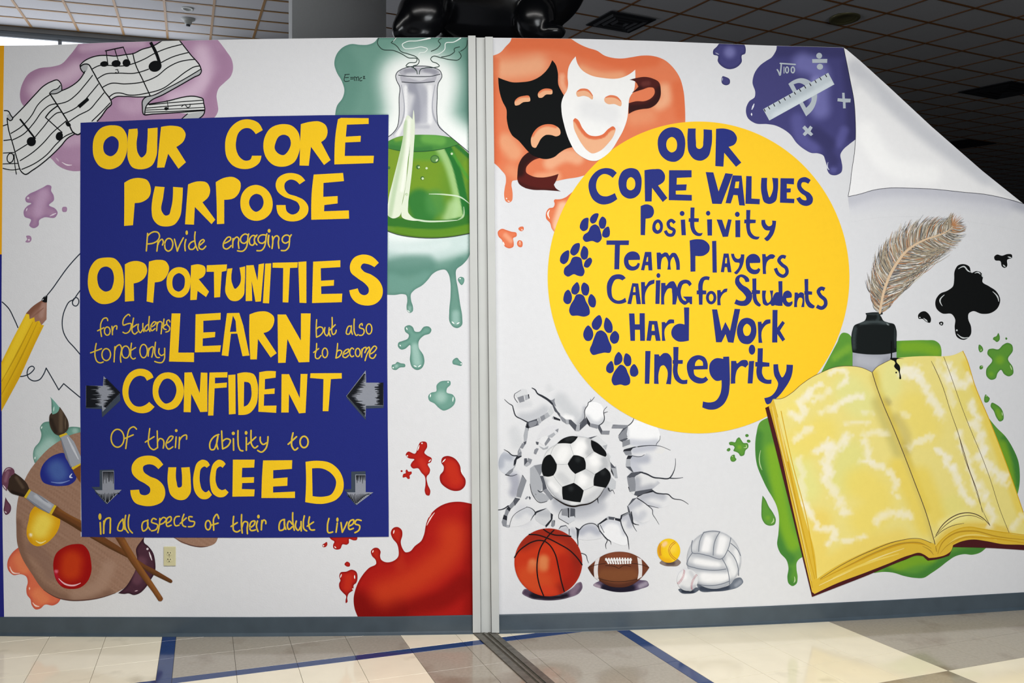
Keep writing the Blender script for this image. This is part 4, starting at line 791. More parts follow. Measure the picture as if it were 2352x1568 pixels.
PAL = mk('painted_palette', WL, '#9a7763', [('s', '742,-735! 660,-713 560,-663 440,-578 350,-483 270,-378 210,-258 165,-118 150,0 150,132 160,292 200,412 290,562 400,712 520,782 640,810 760,810 900,792 1060,742 1160,682 1220,612 1245,540 1262,430 1290,330 1328,225! 742,225!'), ('s', '1597,230! 2003,230! 1980,280 1910,313 1850,318 1760,305 1670,280')], 2,
  [('grain', '#7d5d4c', .5, 9, 28, 9), ('grain', '#b39480', .35, 14, 40, 8), ('#7a5a4a', .7, 10, 60, '160,100 200,380 400,700 640,800 1000,750'), ('#86675a', .6, 30, 70, '300,330 400,420 470,560'), ('#a88875', .7, 20, 80, '1000,500 900,680 700,760'), ('#5a3a34', .9, 1, 10, '400,712 520,782 640,808 760,808 900,790 1060,742'), ('#5a3a34', .9, 1, 9, '1597,232 1760,305 1850,318 1910,313')], g=3.5, label='brown wooden palette with paint blobs')
org(0, 2)
mk('blue_paint', PAL, '#232c86', [('s', '590,1028 520,1035 440,1080 385,1150 370,1230 395,1290 460,1318 560,1327 650,1310 695,1270 705,1230 640,1130 600,1060')], 3,
  [('#4a66a8', .9, 30, 110, '520,1170 540,1210'), ('#8fa6d8', .7, 3, 10, '470,1290 560,1298 640,1275'), ('#dfe6f6', .9, 4, 12, '660,1215 645,1245 665,1250')], g=3, label='dark blue paint blob')
org(0, 3)
mk('yellow_paint', PAL, '#dfa516', [('s', '325,-55 280,0 262,80 245,160 250,230 290,290 340,312 400,300 470,250 530,170 553,90 550,50 480,0 400,-40')], 3,
  [('#f4dc5c', .9, 30, 110, '400,90 370,160'), ('#f8eda0', .9, 3, 12, '330,262 370,282 420,262'), ('#fffbe0', .95, 8, 16, '280,210'), ('#d8960c', .6, 4, 20, '255,200 290,285')], g=3, label='yellow paint blob')
mk('red_paint', PAL, '#9a0d0c', [('s', '690,292 760,298 810,350 835,440 838,550 800,640 740,690 660,705 570,685 515,620 495,550 490,460 515,380 580,325')], 3,
  [('#c03a14', .95, 40, 120, '660,450 650,530'), ('#f0c4cc', .9, 3, 12, '540,610 600,660 680,672 740,650'), ('#e07088', .9, 10, 14, '517,545'), ('#b81838', .7, 6, 20, '510,570 560,650')], g=3, label='red paint blob')
mk('maroon_paint', PAL, MAR, [('s', '1325,228! 1325,280 1360,310 1405,370 1425,450 1420,560 1385,620 1340,690 1280,745 1230,760 1180,745 1140,750 1085,742! 1150,690 1210,600 1240,540 1260,430 1250,340 1300,260')], 3,
  [('rim', '#2c1420', .8, 26), ('#6b4452', .7, 20, 50, '1300,450 1260,620'), ('#f2e8ee', .95, 3, 8, '1370,365 1395,440'), ('#f2e8ee', .9, 5, 8, '1355,337'), ('#c8a8b4', .9, 2, 8, '1240,725 1265,718')], g=3, label='dark maroon paint blob at the right of the palette')
SIL = '#9ea2ac'
org(0, 2)
B1 = mk('painted_brush', WL, '#7a4a26', [('s', '660,1165! 742,1130! 742,1300! 700,1240'), ('s', '1055,1795! 1140,1795! 1180,1868! 1290,2048! 1400,2208! 1488,2342! 1497,2366 1482,2384 1456,2382! 1400,2298! 1270,2128! 1180,1998! 1100,1868!')], 5,
  [('#5a3818', .8, 6, 20, '1075,1820 1180,2000 1300,2170 1440,2375'), ('#93602e', .7, 5, 16, '1140,1830 1280,2050 1470,2340')], g=3, label='paint brush with teal-tipped bristles')
mk('bristles', B1, '#41342a', [('s', '548,600! 590,660 628,740 630,790 600,835 548,864! 510,850 470,800 452,720 460,670 480,650!')], 6, [('#6b5a48', .7, 5, 25, '560,640 560,820'), ('#2a211b', .8, 5, 25, '470,720 510,830'), ('#80705c', .5, 2, 10, '600,700 600,800')], g=2.5, label='dark brown bristles')
mk('paint_tip', B1, '#74a89a', [('s', '462,508! 510,560 548,608! 528,650 482,670! 475,640 485,600 480,560')], 7, [('#4e7c6f', .7, 3, 12, '475,530 482,600 480,650'), ('#d8ece6', .9, 2, 8, '495,600 492,640')], g=2.5, label='teal paint on the bristles')
mk('ferrule', B1, SIL, [('p', '552,878 620,852 680,920 742,1055 742,1120 662,1160 620,1080 580,960')], 6, [('#6e7280', .7, 4, 14, '560,890 600,1020 650,1150'), ('#d8dbe2', .7, 4, 14, '620,880 720,1080')], g=3, label='silver ferrule')
mk('gold_band', B1, '#d8b62c', [('p', '543,862 608,838 622,852 552,882'), ('p', '653,1160 740,1118 740,1134 672,1178')], 7, label='gold bands')
B2 = mk('painted_brush', WL, '#6d4222', [('s', '470,1590! 510,1500! 560,1540 745,1643! 748,1750! 600,1658'), ('s', '815,1792! 950,1792! 1080,1873! 1200,1958! 1330,2048! 1420,2093! 1572,2184! 1585,2202 1575,2217 1556,2214! 1400,2138! 1300,2078! 1180,1990! 1000,1898!')], 4,
  [('#4c3018', .8, 6, 20, '500,1590 740,1730'), ('#4c3018', .8, 6, 18, '840,1810 1100,1950 1300,2080 1560,2215'), ('#8c5a2c', .7, 5, 16, '540,1540 740,1650')], g=3, label='paint brush with maroon-tipped bristles')
mk('bristles', B2, '#3a2c24', [('s', '130,1205! 190,1245 250,1310 270,1360! 230,1430! 160,1412 100,1390 68,1350 80,1270')], 6, [('#6a5848', .6, 4, 20, '150,1250 210,1340'), ('#1f1714', .8, 4, 20, '110,1380 210,1415')], g=2.5, label='dark brown bristles')
mk('paint_tip', B2, '#6e4458', [('s', '95,1155 130,1180 133,1215! 95,1240 75,1320 62,1372! 25,1330 18,1270 30,1200 60,1160')], 7, [('#94687c', .8, 5, 18, '70,1200 50,1280'), ('#f4e6ee', .9, 2, 8, '30,1320 55,1355'), ('#d8bcc8', .8, 2, 8, '45,1195 70,1170 100,1170')], g=2.5, label='maroon paint on the bristles')
mk('ferrule', B2, SIL, [('p', '283,1370 380,1420 500,1500 455,1580 330,1515 242,1442')], 6, [('#6e7280', .7, 4, 14, '250,1440 340,1510 450,1575'), ('#c8ccd6', .7, 6, 20, '330,1420 460,1510'), ('#7c808c', .7, 3, 12, '340,1400 400,1450 440,1480')], g=3, label='silver ferrule')
mk('gold_band', B2, '#d8b62c', [('p', '268,1355 286,1368 240,1442 220,1430'), ('p', '500,1498 520,1510 474,1592 452,1578')], 7, label='gold bands')
drop('maroon_drop', '#6e4458', '50,1430! 70,1465 100,1510 100,1550 80,1582 55,1592 35,1560 40,1500', [('rim', '#4a2838', .7, 16), ('#f4e6ee', .9, 2, 7, '45,1560 60,1575')], 'maroon teardrop beside the palette')

# --- electrical outlet, fixed on the left wall
ox, oy = 390.4, 1277.5
c0 = W(ox, oy)
OUT = _e('wall_outlet', tuple(c0), {'label': 'ivory double wall outlet with a slotted plate, mounted low on the white wall', 'category': 'outlet'})
M_IV = mat('ivory_plastic', (206, 200, 160), rough=.35); M_HOLE = mat('slot_dark', (40, 34, 18), rough=.8)
def rbox(name, x0, y0, x1, y1, fr, bk, m, parent, bev=.002, **k):
    a, b = W(x0, y1), W(x1, y0)
    v, f = box_vf((a[0], c0[1]-fr, a[2]), (b[0]-a[0], 0, 0), (0, fr-bk, 0), (0, 0, b[2]-a[2]))
    o = mesh_obj(name, v, f, m, parent, **k)
    if bev: bv = o.modifiers.new('edge', 'BEVEL'); bv.width = bev; bv.segments = 3
    return o
rbox('cover_plate', 376.6, 1254.5, 404.2, 1298.5, .0065, -.001, M_IV, OUT, .003)
for yy in (1270.5, 1285.5):
    V = []; n = 24
    for rr, fr in ((1.0, .0062), (1.0, .0075), (.9, .0082)):
        for k in range(n):
            a = 2*math.pi*k/n; p = W(390+6.6*rr*math.cos(a), yy+5.6*rr*max(-.85, min(.85, math.sin(a)))); V.append((p[0], c0[1]-fr, p[2]))
    Fc = [(r*n+k, r*n+(k+1) % n, (r+1)*n+(k+1) % n, (r+1)*n+k) for r in range(2) for k in range(n)]+[tuple(range(2*n, 3*n))]
    s = mesh_obj('socket', V, Fc, M_IV, OUT)
    for (dx, dy, w2, h2) in ((-3.0, -2.4, 1.9, 3.0), (2.8, -2.4, 1.5, 2.6), (0, 2.4, 2.2, 2.2)):
        rbox('slot', 390+dx-w2/2, yy+dy-h2/2, 390+dx+w2/2, yy+dy+h2/2, .0085, .006, M_HOLE, s, 0)
rbox('screw', 389.3, 1277.1, 390.9, 1278.5, .0078, .005, mat('screw_metal', (150, 140, 110), rough=.4, metal=.6), OUT, .0005)

# ================================================================ RIGHT WALL PAINTING
NB = '#2a337e'
org(2, 0)
# --- orange splash and the two masks
mk('orange_splash', WR, '#df7c55', [('s', '-2,340! -12,375 -60,430 -105,480 -180,512! -180,1485! -130,1528 -92,1570 -62,1608 -55,1658 -67,1728 -72,1798 -57,1848 -27,1861 -2,1845 6,1800 3,1750 -5,1690 3,1662 30,1655 150,1665 400,1663 500,1643 600,1628 700,1600! 1000,1500! 1592,1140! 1592,1105! 1588,960 1575,830 1540,710 1480,620 1400,550 1300,515 1200,510 1100,525 1010,537 930,532 850,510 780,465 700,440 620,405 535,350!')], 1,
  [('#e9ae88', .8, 20, 150, '-120,640 50,630 230,600'), ('#e8a880', .8, 10, 70, '640,640 800,700 1000,700'), ('#eeb48e', .8, 8, 90, '1400,820 1400,930 1350,960'), ('#e9a57d', .5, 10, 130, '1130,1080 1250,1060'), ('#d9683f', .7, 30, 80, '0,400 400,400 700,480 1000,560 1300,540'),
   ('#d8683f', .6, 20, 80, '1530,800 1560,1050'), ('#e8a880', .8, 30, 90, '-60,1300 20,1400'), ('#ecb490', .8, 25, 70, '350,1500 500,1430 600,1450'), ('#e8a47c', .5, 10, 90, '-10,1560 40,1600'), ('#d86a42', .7, 10, 50, '-150,560 -160,900 -140,1480'), ('#ecae88', .7, 20, 60, '240,1640 400,1620'),
   ('#fdf0ea', .95, 3, 7, '-52,1818 -48,1828'), ('#fdf0ea', .9, 2, 7, '-40,1845 -22,1850'), ('#ecae8c', .8, 10, 30, '460,700 470,800 500,840')], g=5, label='orange paint splash behind the masks')
drop('orange_splash', '#df7c55', '395,1830! 450,1828 500,1808! 560,1758! 560,2000! 395,2136! 365,2098 350,2048 315,2008 315,1948 340,1913 380,1903 392,1868 385,1843', [('#f0c4a4', .9, 20, 60, '470,1900 430,2030 410,2100'), ('rim', '#d8643c', .6, 30), ('#fdf0ea', .95, 5, 8, '345,1930 330,1960 345,2005')], 'small orange splash tucked behind the left rim of the yellow circle')
drop('orange_drop', '#e07b56', '-92,2101 -50,2113 -5,2128 40,2138 42,2168 10,2188 15,2218 10,2268 -25,2280 -60,2268 -85,2228 -90,2208 -125,2168 -130,2128', [('rim', '#d4623c', .7, 18), ('#ecac8c', .7, 6, 30, '-60,2160 -10,2210'), ('#fdf0ea', .95, 3, 7, '-82,2222 -70,2250')], 'orange splat beside the metal post')
drop('orange_drop', '#e07b56', '104,2083 107,2108 90,2123 65,2113 58,2098 75,2083', [('rim', '#d4623c', .7, 14), ('#fdf0ea', .95, 2, 6, '92,2110')], 'tiny orange drop, upper of two')
drop('orange_drop', '#e07b56', '60,2208 90,2213 98,2248 90,2268 65,2268 48,2248 48,2223', [('rim', '#d4623c', .7, 14), ('#ecac8c', .7, 4, 14, '72,2238'), ('#fdf0ea', .95, 2, 6, '72,2222')], 'tiny round orange drop, lower of two')
MRB = '#4c1c1a'
MB_ = mk('tragedy_mask', WR, '#080b0d', [('s', '-127,712! -60,738 0,755 80,755 180,740 260,700 330,630 370,553! 400,590 420,660 430,790 450,830 480,882! 500,1000! 560,1350! 500,1365 440,1400 390,1440 310,1460 250,1450 180,1420 130,1370 60,1290 0,1240 -22,1200 -47,1100 -52,1000 -87,930 -112,850')], 4, label='painted black frowning theatre mask')
mk('mask_opening', MB_, '#e9ae86', [('s', '25,930 50,900 110,880 155,880 167,925 100,940 60,965 30,968'), ('s', '238,860 270,825 330,813 368,825 370,860 310,870 275,897 245,895'), ('s', '173,1300 190,1230 240,1170 310,1142 390,1150 440,1190 442,1235 410,1252 360,1240 310,1240 270,1270 235,1330 215,1358 190,1350')], 5,
   [('#dc744c', .9, 8, 14, '30,915 60,892 150,882'), ('#dc744c', .9, 8, 14, '245,845 280,822 360,818'), ('#dc744c', .9, 10, 16, '185,1240 240,1172 310,1145 400,1158')], g=2.5, label='orange eye and mouth openings')
MWT = mk('comedy_mask', WR, '#eeeeee', [('s', '585,518! 600,580 640,640 720,690 830,715 1000,715 1080,680 1132,640! 1132,740 1120,830 1080,900 1070,980 1060,1080 1020,1200 970,1290 920,1370 830,1450 780,1475 720,1475 660,1450 590,1400 530,1300 480,1150 455,1020 455,940 475,880 505,830 515,780 510,700 520,620 550,560')], 5,
   [('#dcdde0', .6, 30, 120, '700,1000 900,1050'), ('#e0e0e2', .6, 20, 60, '880,1340 950,1200')], g=6, label='painted white smiling theatre mask')
mk('mask_opening', MWT, '#e9b08a', [('s', '590,850 620,822 680,822 730,860 745,900 740,912 700,890 660,880 600,885'), ('s', '848,905 880,882 930,880 980,905 1008,945 1003,972 940,955 880,955 850,930'), ('s', '562,1105! 580,1085 600,1095 650,1180 710,1240 770,1250 830,1235 890,1180 930,1160 950,1180 940,1230 880,1320 800,1390 735,1408 690,1380 640,1320 600,1250 570,1180')], 6,
   [('#dc744c', .9, 5, 14, '600,840 630,826 690,828 740,880'), ('#dc744c', .9, 5, 14, '860,895 900,884 960,895 1000,930'), ('#d96c45', .95, 14, 10, '572,1095 590,1110 640,1190 700,1250 770,1262 840,1245 900,1185 940,1172')], g=2.5, label='orange eye and mouth openings')
mk('mask_ribbon', MWT, MRB, [('s', '1080,732! 1150,715 1220,706 1290,720 1350,755 1367,830 1365,880 1330,950 1270,990 1200,1000 1130,1015 1072,1045! 1072,948! 1140,930 1220,928 1280,900 1310,860 1312,830 1300,805 1270,800 1200,820 1100,852! 1140,820 1162,795! 1140,755')], 6,
   [('#2c1214', .8, 20, 40, '1360,830 1350,900 1270,970 1090,1000'), ('#2c1214', .7, 10, 30, '1110,845 1180,815'), ('#6a3430', .7, 8, 30, '1210,770 1250,765')], g=3, label='dark maroon ribbon loop')
mk('mask_ribbon', MB_, '#551a16', [('s', '150,1398! 100,1440 65,1500 50,1600 50,1650 62,1683 110,1720 180,1740 300,1745 448,1756! 400,1725 385,1695! 405,1660 427,1597! 350,1620 270,1630 180,1615 130,1580 130,1540 160,1500 200,1470 260,1450! 200,1420!')], 3,
   [('#24100f', .8, 20, 50, '180,1420 90,1500 70,1580'), ('#3a1412', .6, 6, 20, '60,1680 200,1735 420,1745')], g=3, label='dark maroon ribbon tail')
# --- indigo splashes and the mathematics signs
IND = '#45447a'
drop('indigo_drop', IND, '1905,395! 2130,395! 2148,460 2140,495 2115,505 2110,570 2060,620 1990,635 1930,610 1890,560 1892,515 1850,500 1850,460 1880,430', [('rim', '#302f5c', .6, 26), ('#7c7cb4', .85, 15, 70, '2000,480'), ('#d8dae8', .6, 2, 8, '1870,485 1900,500')], 'indigo splat at the top edge of the right wall')
drop('indigo_drop', IND, '1935,700 1960,705 2000,730 1998,770 1970,783 1930,765 1925,730', [('rim', '#302f5c', .6, 14), ('#c8cce0', .7, 2, 6, '1935,715 1932,740')], 'small indigo drop below the splat')
org(3, 0)
IS = mk('indigo_splash', WR, IND, [('s', '80,420! 695,425! 720,560 760,760 790,920 803,1100 805,1280! 740,1330 690,1375 665,1420 675,1480 683,1540 675,1580 650,1600 610,1610 570,1600 548,1570 540,1520 525,1470 510,1430 460,1408 400,1405 340,1375 270,1320 200,1230 130,1180 60,1150 0,1140 -122,1130 -187,1080 -202,1000 -172,930 -122,890 -117,850 -142,760 -127,680 -72,600 -10,555 30,530 60,490 78,450')], 1,
  [('#35345f', .7, 20, 80, '740,600 770,900 780,1250'), ('#35345f', .6, 20, 70, '100,470 400,460 680,480'), ('#7676b4', .85, 30, 120, '320,580 450,640 470,900 480,1000'), ('#8c8cc6', .7, 10, 60, '440,740 420,900'), ('#6160a0', .7, 20, 80, '270,1100 330,1290 420,1350'), ('#6160a0', .7, 10, 60, '700,1200 650,1320'), ('#35345f', .7, 30, 70, '430,1220 560,1320'), ('#5e5e9c', .8, 15, 30, '600,1560'), ('#35345f', .6, 20, 60, '560,1420 600,1480'),
   ('#f2f4fa', .9, 4, 8, '-128,955 -148,1005'), ('#f2f4fa', .9, 4, 8, '-152,1040 -150,1060'), ('#e8ecf6', .9, 2, 6, '552,1490 550,1545 562,1560')], g=5, label='large indigo paint splash with mathematics signs')
SG = '#b4bdc6'
mk('protractor', IS, SG, [('s', '187,770! 230,740 300,718 360,730 420,780 450,860 445,930 410,1010 350,1068! 270,920!', '235,775! 290,762 340,785 385,850 400,920 380,960 350,990! 290,880!')], 2, label='grey half-round protractor outline')
RU = mk('ruler', IS, '#c3cdd4', [('p', '-45,1003 553,668 610,775 12,1107')], 3, [('#d9e2e8', .7, 10, 30, '60,1060 300,930 580,770'), ('#aeb8c0', .5, 8, 26, '100,960 400,800')], g=5, label='light grey ruler')
mk('tick_mark', IS, '#1c1a20', [('b', s, 8) for s in ['525,683 541,708', '475,710 491,736', '430,737 445,762', '381,765 397,789', '334,790 349,812', '288,817 303,841', '239,845 255,868', '193,872 208,895', '146,898 161,922', '98,925 113,950', '50,952 63,977', '2,978 17,1003', '-36,1000 -24,1024']], 4, label='black ruler tick marks')
def sign(text, shapes): return mk('lettering', IS, SG, shapes, 4, label='grey painted '+text)
sign('square root of 100', [('l', '85,640 97,660 110,692 118,640 122,585', 13), ('l', '112,582 250,592', 13), ('l', '147,615 147,672', 8), ('e', '175,642 19,33', 0, 11), ('e', '228,642 21,33', 0, 12)])
sign('division sign', [('e', '470,512 27,27'), ('p', '405,543 545,541 543,578 407,578'), ('e', '477,613 29,27')])
sign('plus sign', [('p', '681,852 703,852 706,905 760,907 757,940 712,941 714,995 690,995 688,936 638,930 640,902 683,905')])
sign('multiplication sign', [('p', '315,1175 337,1152 367,1182 387,1154 410,1172 390,1206 415,1232 395,1250 364,1226 338,1250 318,1232 342,1203')])
# --- turned-down corner of the wall, painted like a page curl
mk('curl_shadow', WR, WHITE, [('s', '735,1800! 850,1780 970,1745 1100,1727 1300,1727 1500,1735 1800,1765 2150,1815 2600,1960! 2600,2180! 1800,2030 1300,1990 1000,2000 770,2040! 745,1900')], 1,
  [('#a9abb8', .8, 14, 90, '770,1830 970,1765 1300,1742 1550,1756 1800,1784 2150,1832 2500,1940'), ('#d0d1da', .6, 40, 120, '800,1850 1300,1800 2150,1880')], g=6, label='soft grey painted shadow under the page curl')
PC = mk('page_curl', WR, '#f0f0f2', [('s', '695,430! 740,470 850,560 1100,790 1500,1160 1970,1568 2340,1860! 2150,1815 2000,1785 1800,1765 1500,1735 1300,1727 1100,1727 970,1745 850,1780 735,1805! 755,1700 770,1568 795,1400 805,1250 803,1100 790,920 760,760 720,560')], 3,
  [('#c9cbd2', .85, 20, 110, '800,620 950,760 1200,1000 1500,1260 1800,1480 2000,1620'), ('#dfe0e4', .6, 10, 60, '770,800 850,760 1000,900'), ('#ffffff', .7, 30, 120, '900,1200 1100,1500 1500,1600'), ('#d4d6dc', .6, 10, 60, '1950,1600 2150,1740 2280,1820')], g=6, label='white painted page curl along the cut-away corner')
mk('curl_line', PC, '#33333c', [('l', s, 4) for s in ['695,436 720,560 760,760 790,920 803,1100 805,1260 795,1400 770,1568 755,1700 737,1800', '737,1805 850,1780 970,1745 1100,1727 1300,1727 1500,1735 1800,1765 2000,1785 2150,1815 2360,1875']], 4, label='thin dark outline of the page curl')
# --- yellow circle with words and paws
CIR = mk('painted_circle', WR, '#fbcb2a', [('e', '1714,2548 1386,1432'.replace('1714,2548', '-638,2548'))], 3, label='large yellow painted disc with blue lettering')
def bword(text, shapes): return mk('lettering', CIR, NB, shapes, 4, label='dark blue painted words '+text)
org(2, 0)
bword('OUR above CORE VALUES', [
 ('s', '1475,1168 1545,1190 1585,1260 1590,1350 1565,1440 1500,1485 1430,1475 1365,1420 1340,1340 1350,1250 1400,1190', '1470,1257 1500,1275 1517,1330 1500,1385 1465,1400 1430,1375 1417,1330 1435,1275'),
 ('s', '1617,1180! 1688,1180! 1690,1300 1700,1360 1725,1368 1750,1350 1757,1300 1760,1187! 1837,1193! 1830,1350 1800,1440 1740,1475 1680,1465 1625,1400 1612,1300'),
 ('s', '1875,1183! 1960,1182 2040,1215 2067,1270 2050,1320 1990,1348! 2107,1493! 2058,1532! 1950,1403! 1942,1530! 1868,1525!')])
org(2, 1)
bword('CORE VALUES', [
 ('s', '963,20! 925,65! 880,35 840,30 800,55 775,110 780,180 815,225 870,235 915,220 945,205! 968,260! 900,300 820,308 750,270 710,190 705,110 740,40 800,-10 870,-25 930,-10'),
 ('s', '1090,-25 1150,-10 1185,50 1190,130 1170,210 1120,250 1070,255 1010,220 982,150 985,60 1020,0', '1090,58 1120,75 1133,120 1120,165 1090,180 1060,165 1052,120 1065,75'),
 ('s', '1217,-5! 1300,-15 1370,-10 1405,40 1400,90 1342,135! 1428,250! 1385,287! 1287,157! 1283,282! 1222,282!'),
 ('p', '1443,-5 1650,-5 1650,60 1515,65 1512,127 1605,125 1600,180 1505,183 1505,217 1652,222 1652,275 1440,270'),
 ('p', '1780,12 1850,15 1898,190 1960,22 2030,30 1925,305 1840,303'),
 ('p', '2027,42 2110,45 2140,320 2088,317 2073,225 2035,222 2010,300 1962,297', '2055,100 2088,98 2082,160 2045,160'),
 ('p', '2152,48 2202,50 2200,255 2277,260 2275,308 2145,303'),
 ('s', '2292,65! 2345,65! 2350,200 2365,245 2390,200 2390,65! 2445,68! 2440,200 2420,280 2370,305 2320,290 2295,220'),
 ('p', '2467,68 2592,70 2590,125 2525,120 2525,162 2562,162 2560,198 2525,200 2525,255 2595,258 2592,298 2462,293'),
 ('s', '2745,85! 2722,120! 2690,105 2665,108 2657,135 2685,175 2735,205 2765,255 2755,300 2710,323 2655,310 2612,255! 2645,240! 2675,268 2705,270 2700,240 2655,205 2625,165 2620,115 2640,75 2690,58')])
bword('Positivity', [
 ('s', '1182,325! 1240,308 1290,330 1305,380 1285,425 1228,440! 1222,592! 1182,590!'),
 ('s', '1345,445 1380,475 1387,520 1370,565 1330,580 1295,555 1290,505 1310,460', '1342,475 1358,500 1355,535 1338,548 1322,530 1322,495'),
 ('b', '1495,480 1460,455 1435,478 1445,518 1490,548 1475,588 1435,588 1408,550', 30),
 ('p', '1550,450 1590,447 1598,592 1558,592'), ('e', '1563,392 22,23'),
 ('s', '1640,337! 1677,337! 1675,435! 1717,437! 1715,470! 1675,470! 1690,550 1710,570 1752,570! 1740,595 1700,598 1660,570 1642,530 1635,470! 1622,468! 1625,435! 1638,437!'),
 ('p', '1792,447 1838,445 1838,595 1797,595'), ('e', '1802,390 20,22'),
 ('p', '1880,447 1930,450 1960,540 1985,445 2018,450 1985,605 1937,608'),
 ('p', '2052,455 2097,453 2097,610 2053,610'), ('e', '2070,400 22,24'),
 ('s', '2152,360! 2190,360! 2187,447! 2240,450! 2238,480! 2187,483! 2200,570 2230,600 2275,605! 2265,625 2210,625 2170,590 2155,540 2150,483! 2133,482! 2135,448! 2152,448!'),
 ('s', '2292,452! 2325,450! 2335,490 2360,510 2385,500 2390,457! 2427,460! 2420,520 2390,600 2340,645 2316,622! 2350,590 2370,548! 2330,545 2295,500')])
bword('Team Players', [
 ('p', '868,640 1075,640 1073,682 992,682 985,905 940,905 945,680 868,680'),
 ('s', '1175,818! 1070,820! 1078,860 1110,880 1140,870 1155,845! 1175,852! 1160,895 1110,917 1055,900 1030,850 1035,790 1070,750 1110,740 1155,755 1175,790'),
 ('p', '1222,745 1280,745 1290,915 1255,915 1250,868 1225,868 1215,915 1185,912', '1240,795 1250,790 1250,835 1232,835'),
 ('s', '1328,752! 1362,750! 1375,765 1400,750 1430,755 1445,780 1470,755 1500,755 1525,790 1542,910! 1510,910! 1500,830 1480,790 1465,810 1460,908! 1427,908! 1425,810 1410,788 1385,800 1370,850 1368,905! 1335,905!'),
 ('s', '1632,640! 1700,628 1770,640 1815,690 1810,740 1770,775 1685,782! 1685,925! 1640,927! 1638,780'), ('p', '1838,645 1877,643 1882,935 1843,935'),
 ('p', '1945,760 1990,760 2017,932 1983,932 1975,885 1955,885 1948,932 1918,930', '1962,800 1975,800 1975,850 1957,850'),
 ('s', '2012,762! 2040,762! 2055,800 2080,810 2100,795 2102,768! 2135,768! 2130,830 2105,900 2055,950 2040,935! 2085,880 2090,848 2050,840 2025,810'),
 ('s', '2278,846! 2185,848! 2190,880 2215,905 2245,908 2265,892! 2282,905! 2265,940 2215,950 2165,920 2148,860 2155,800 2190,768 2235,765 2270,790 2282,825'),
 ('s', '2298,765! 2330,765! 2335,790 2370,768 2405,770 2420,785! 2400,808! 2375,810 2345,835 2335,870 2335,948! 2305,948!'),
 ('b', '2515,795 2480,788 2452,822 2480,862 2520,895 2525,940 2495,968 2455,955 2420,895', 32)])
bword('Caring for Students', [
 ('s', '1045,985! 1015,1007! 985,995 950,1000 925,1040 915,1110 930,1170 970,1192 1010,1185 1040,1165! 1052,1205! 1000,1222 940,1215 890,1170 872,1100 880,1020 920,965 970,950 1020,960'),
 ('p', '1105,1032 1160,1035 1185,1225 1145,1225 1135,1142 1112,1142 1095,1225 1060,1222', '1118,1065 1132,1065 1135,1115 1112,1115'),
 ('s', '1185,1022! 1222,1022! 1225,1060 1260,1015 1310,1000! 1308,1035! 1265,1055 1230,1110 1225,1225! 1193,1225!'),
 ('p', '1322,1007 1363,1005 1355,1223 1317,1223'), ('e', '1345,962 18,22'),
 ('s', '1370,1030! 1410,1030! 1412,1055 1450,1020 1485,1015 1508,1050 1505,1228! 1473,1228! 1470,1110 1465,1080 1440,1080 1410,1120 1400,1228! 1370,1228!'),
 ('s', '1652,1040! 1630,1062! 1605,1035 1575,1040 1555,1080 1555,1150 1572,1185 1598,1198! 1600,1185! 1570,1155! 1655,1155! 1655,1225! 1635,1225! 1630,1210 1590,1232 1545,1205 1520,1140 1518,1070 1545,1015 1590,1000 1630,1010'),
 ('s', '1817,975! 1810,1005! 1770,1005 1755,1040 1752,1098! 1785,1100! 1785,1135! 1752,1135! 1750,1230! 1718,1230! 1715,1135! 1697,1135! 1697,1100! 1712,1098! 1718,1020 1745,980 1785,968'),
 ('e', '1830,1165 48,62', 0, 27), ('s', '1885,1097! 1917,1095! 1920,1115 1950,1085 1980,1082! 1975,1110! 1945,1125 1920,1160 1918,1235! 1887,1235!'),
 ('s', '2178,1020! 2145,1022! 2125,985 2100,975 2088,1000 2110,1040 2170,1080 2205,1130 2200,1190 2160,1235 2100,1240 2042,1220! 2060,1180! 2100,1195 2135,1190 2150,1165 2130,1130 2080,1080 2050,1030 2060,975 2100,952 2150,965 2180,1000'),
 ('s', '2208,990! 2245,988! 2245,1095! 2280,1098! 2278,1130! 2245,1132! 2255,1190 2288,1230! 2280,1245 2235,1225 2215,1185 2210,1132! 2203,1132! 2203,1098! 2210,1095!'),
 ('s', '2298,1100! 2335,1100! 2335,1190 2350,1215 2365,1205 2368,1100! 2400,1100! 2400,1200 2415,1235! 2385,1240 2375,1225 2345,1240 2310,1225 2300,1180'),
 ('s', '2447,1015! 2484,1013! 2486,1240! 2450,1240 2410,1230 2395,1190 2405,1140 2430,1115 2450,1115!'),
 ('s', '2567,1165! 2520,1170! 2525,1195 2545,1210 2560,1205 2575,1195! 2578,1215 2555,1245 2520,1245 2490,1215 2485,1160 2500,1115 2535,1100 2565,1120 2572,1150'),
 ('s', '2597,1118! 2625,1118! 2628,1130 2650,1115 2680,1125 2685,1160 2685,1252! 2657,1252! 2655,1165 2640,1165 2625,1190 2620,1252! 2592,1252!'),
 ('s', '2687,995! 2722,993! 2722,1105! 2758,1110! 2757,1138! 2724,1138! 2735,1200 2782,1240! 2775,1260 2730,1255 2700,1215 2692,1138! 2687,1138! 2685,1108! 2690,1105!'),
 ('b', '2872,1090 2840,1080 2815,1105 2832,1145 2878,1190 2880,1232 2850,1260 2800,1243', 34)])
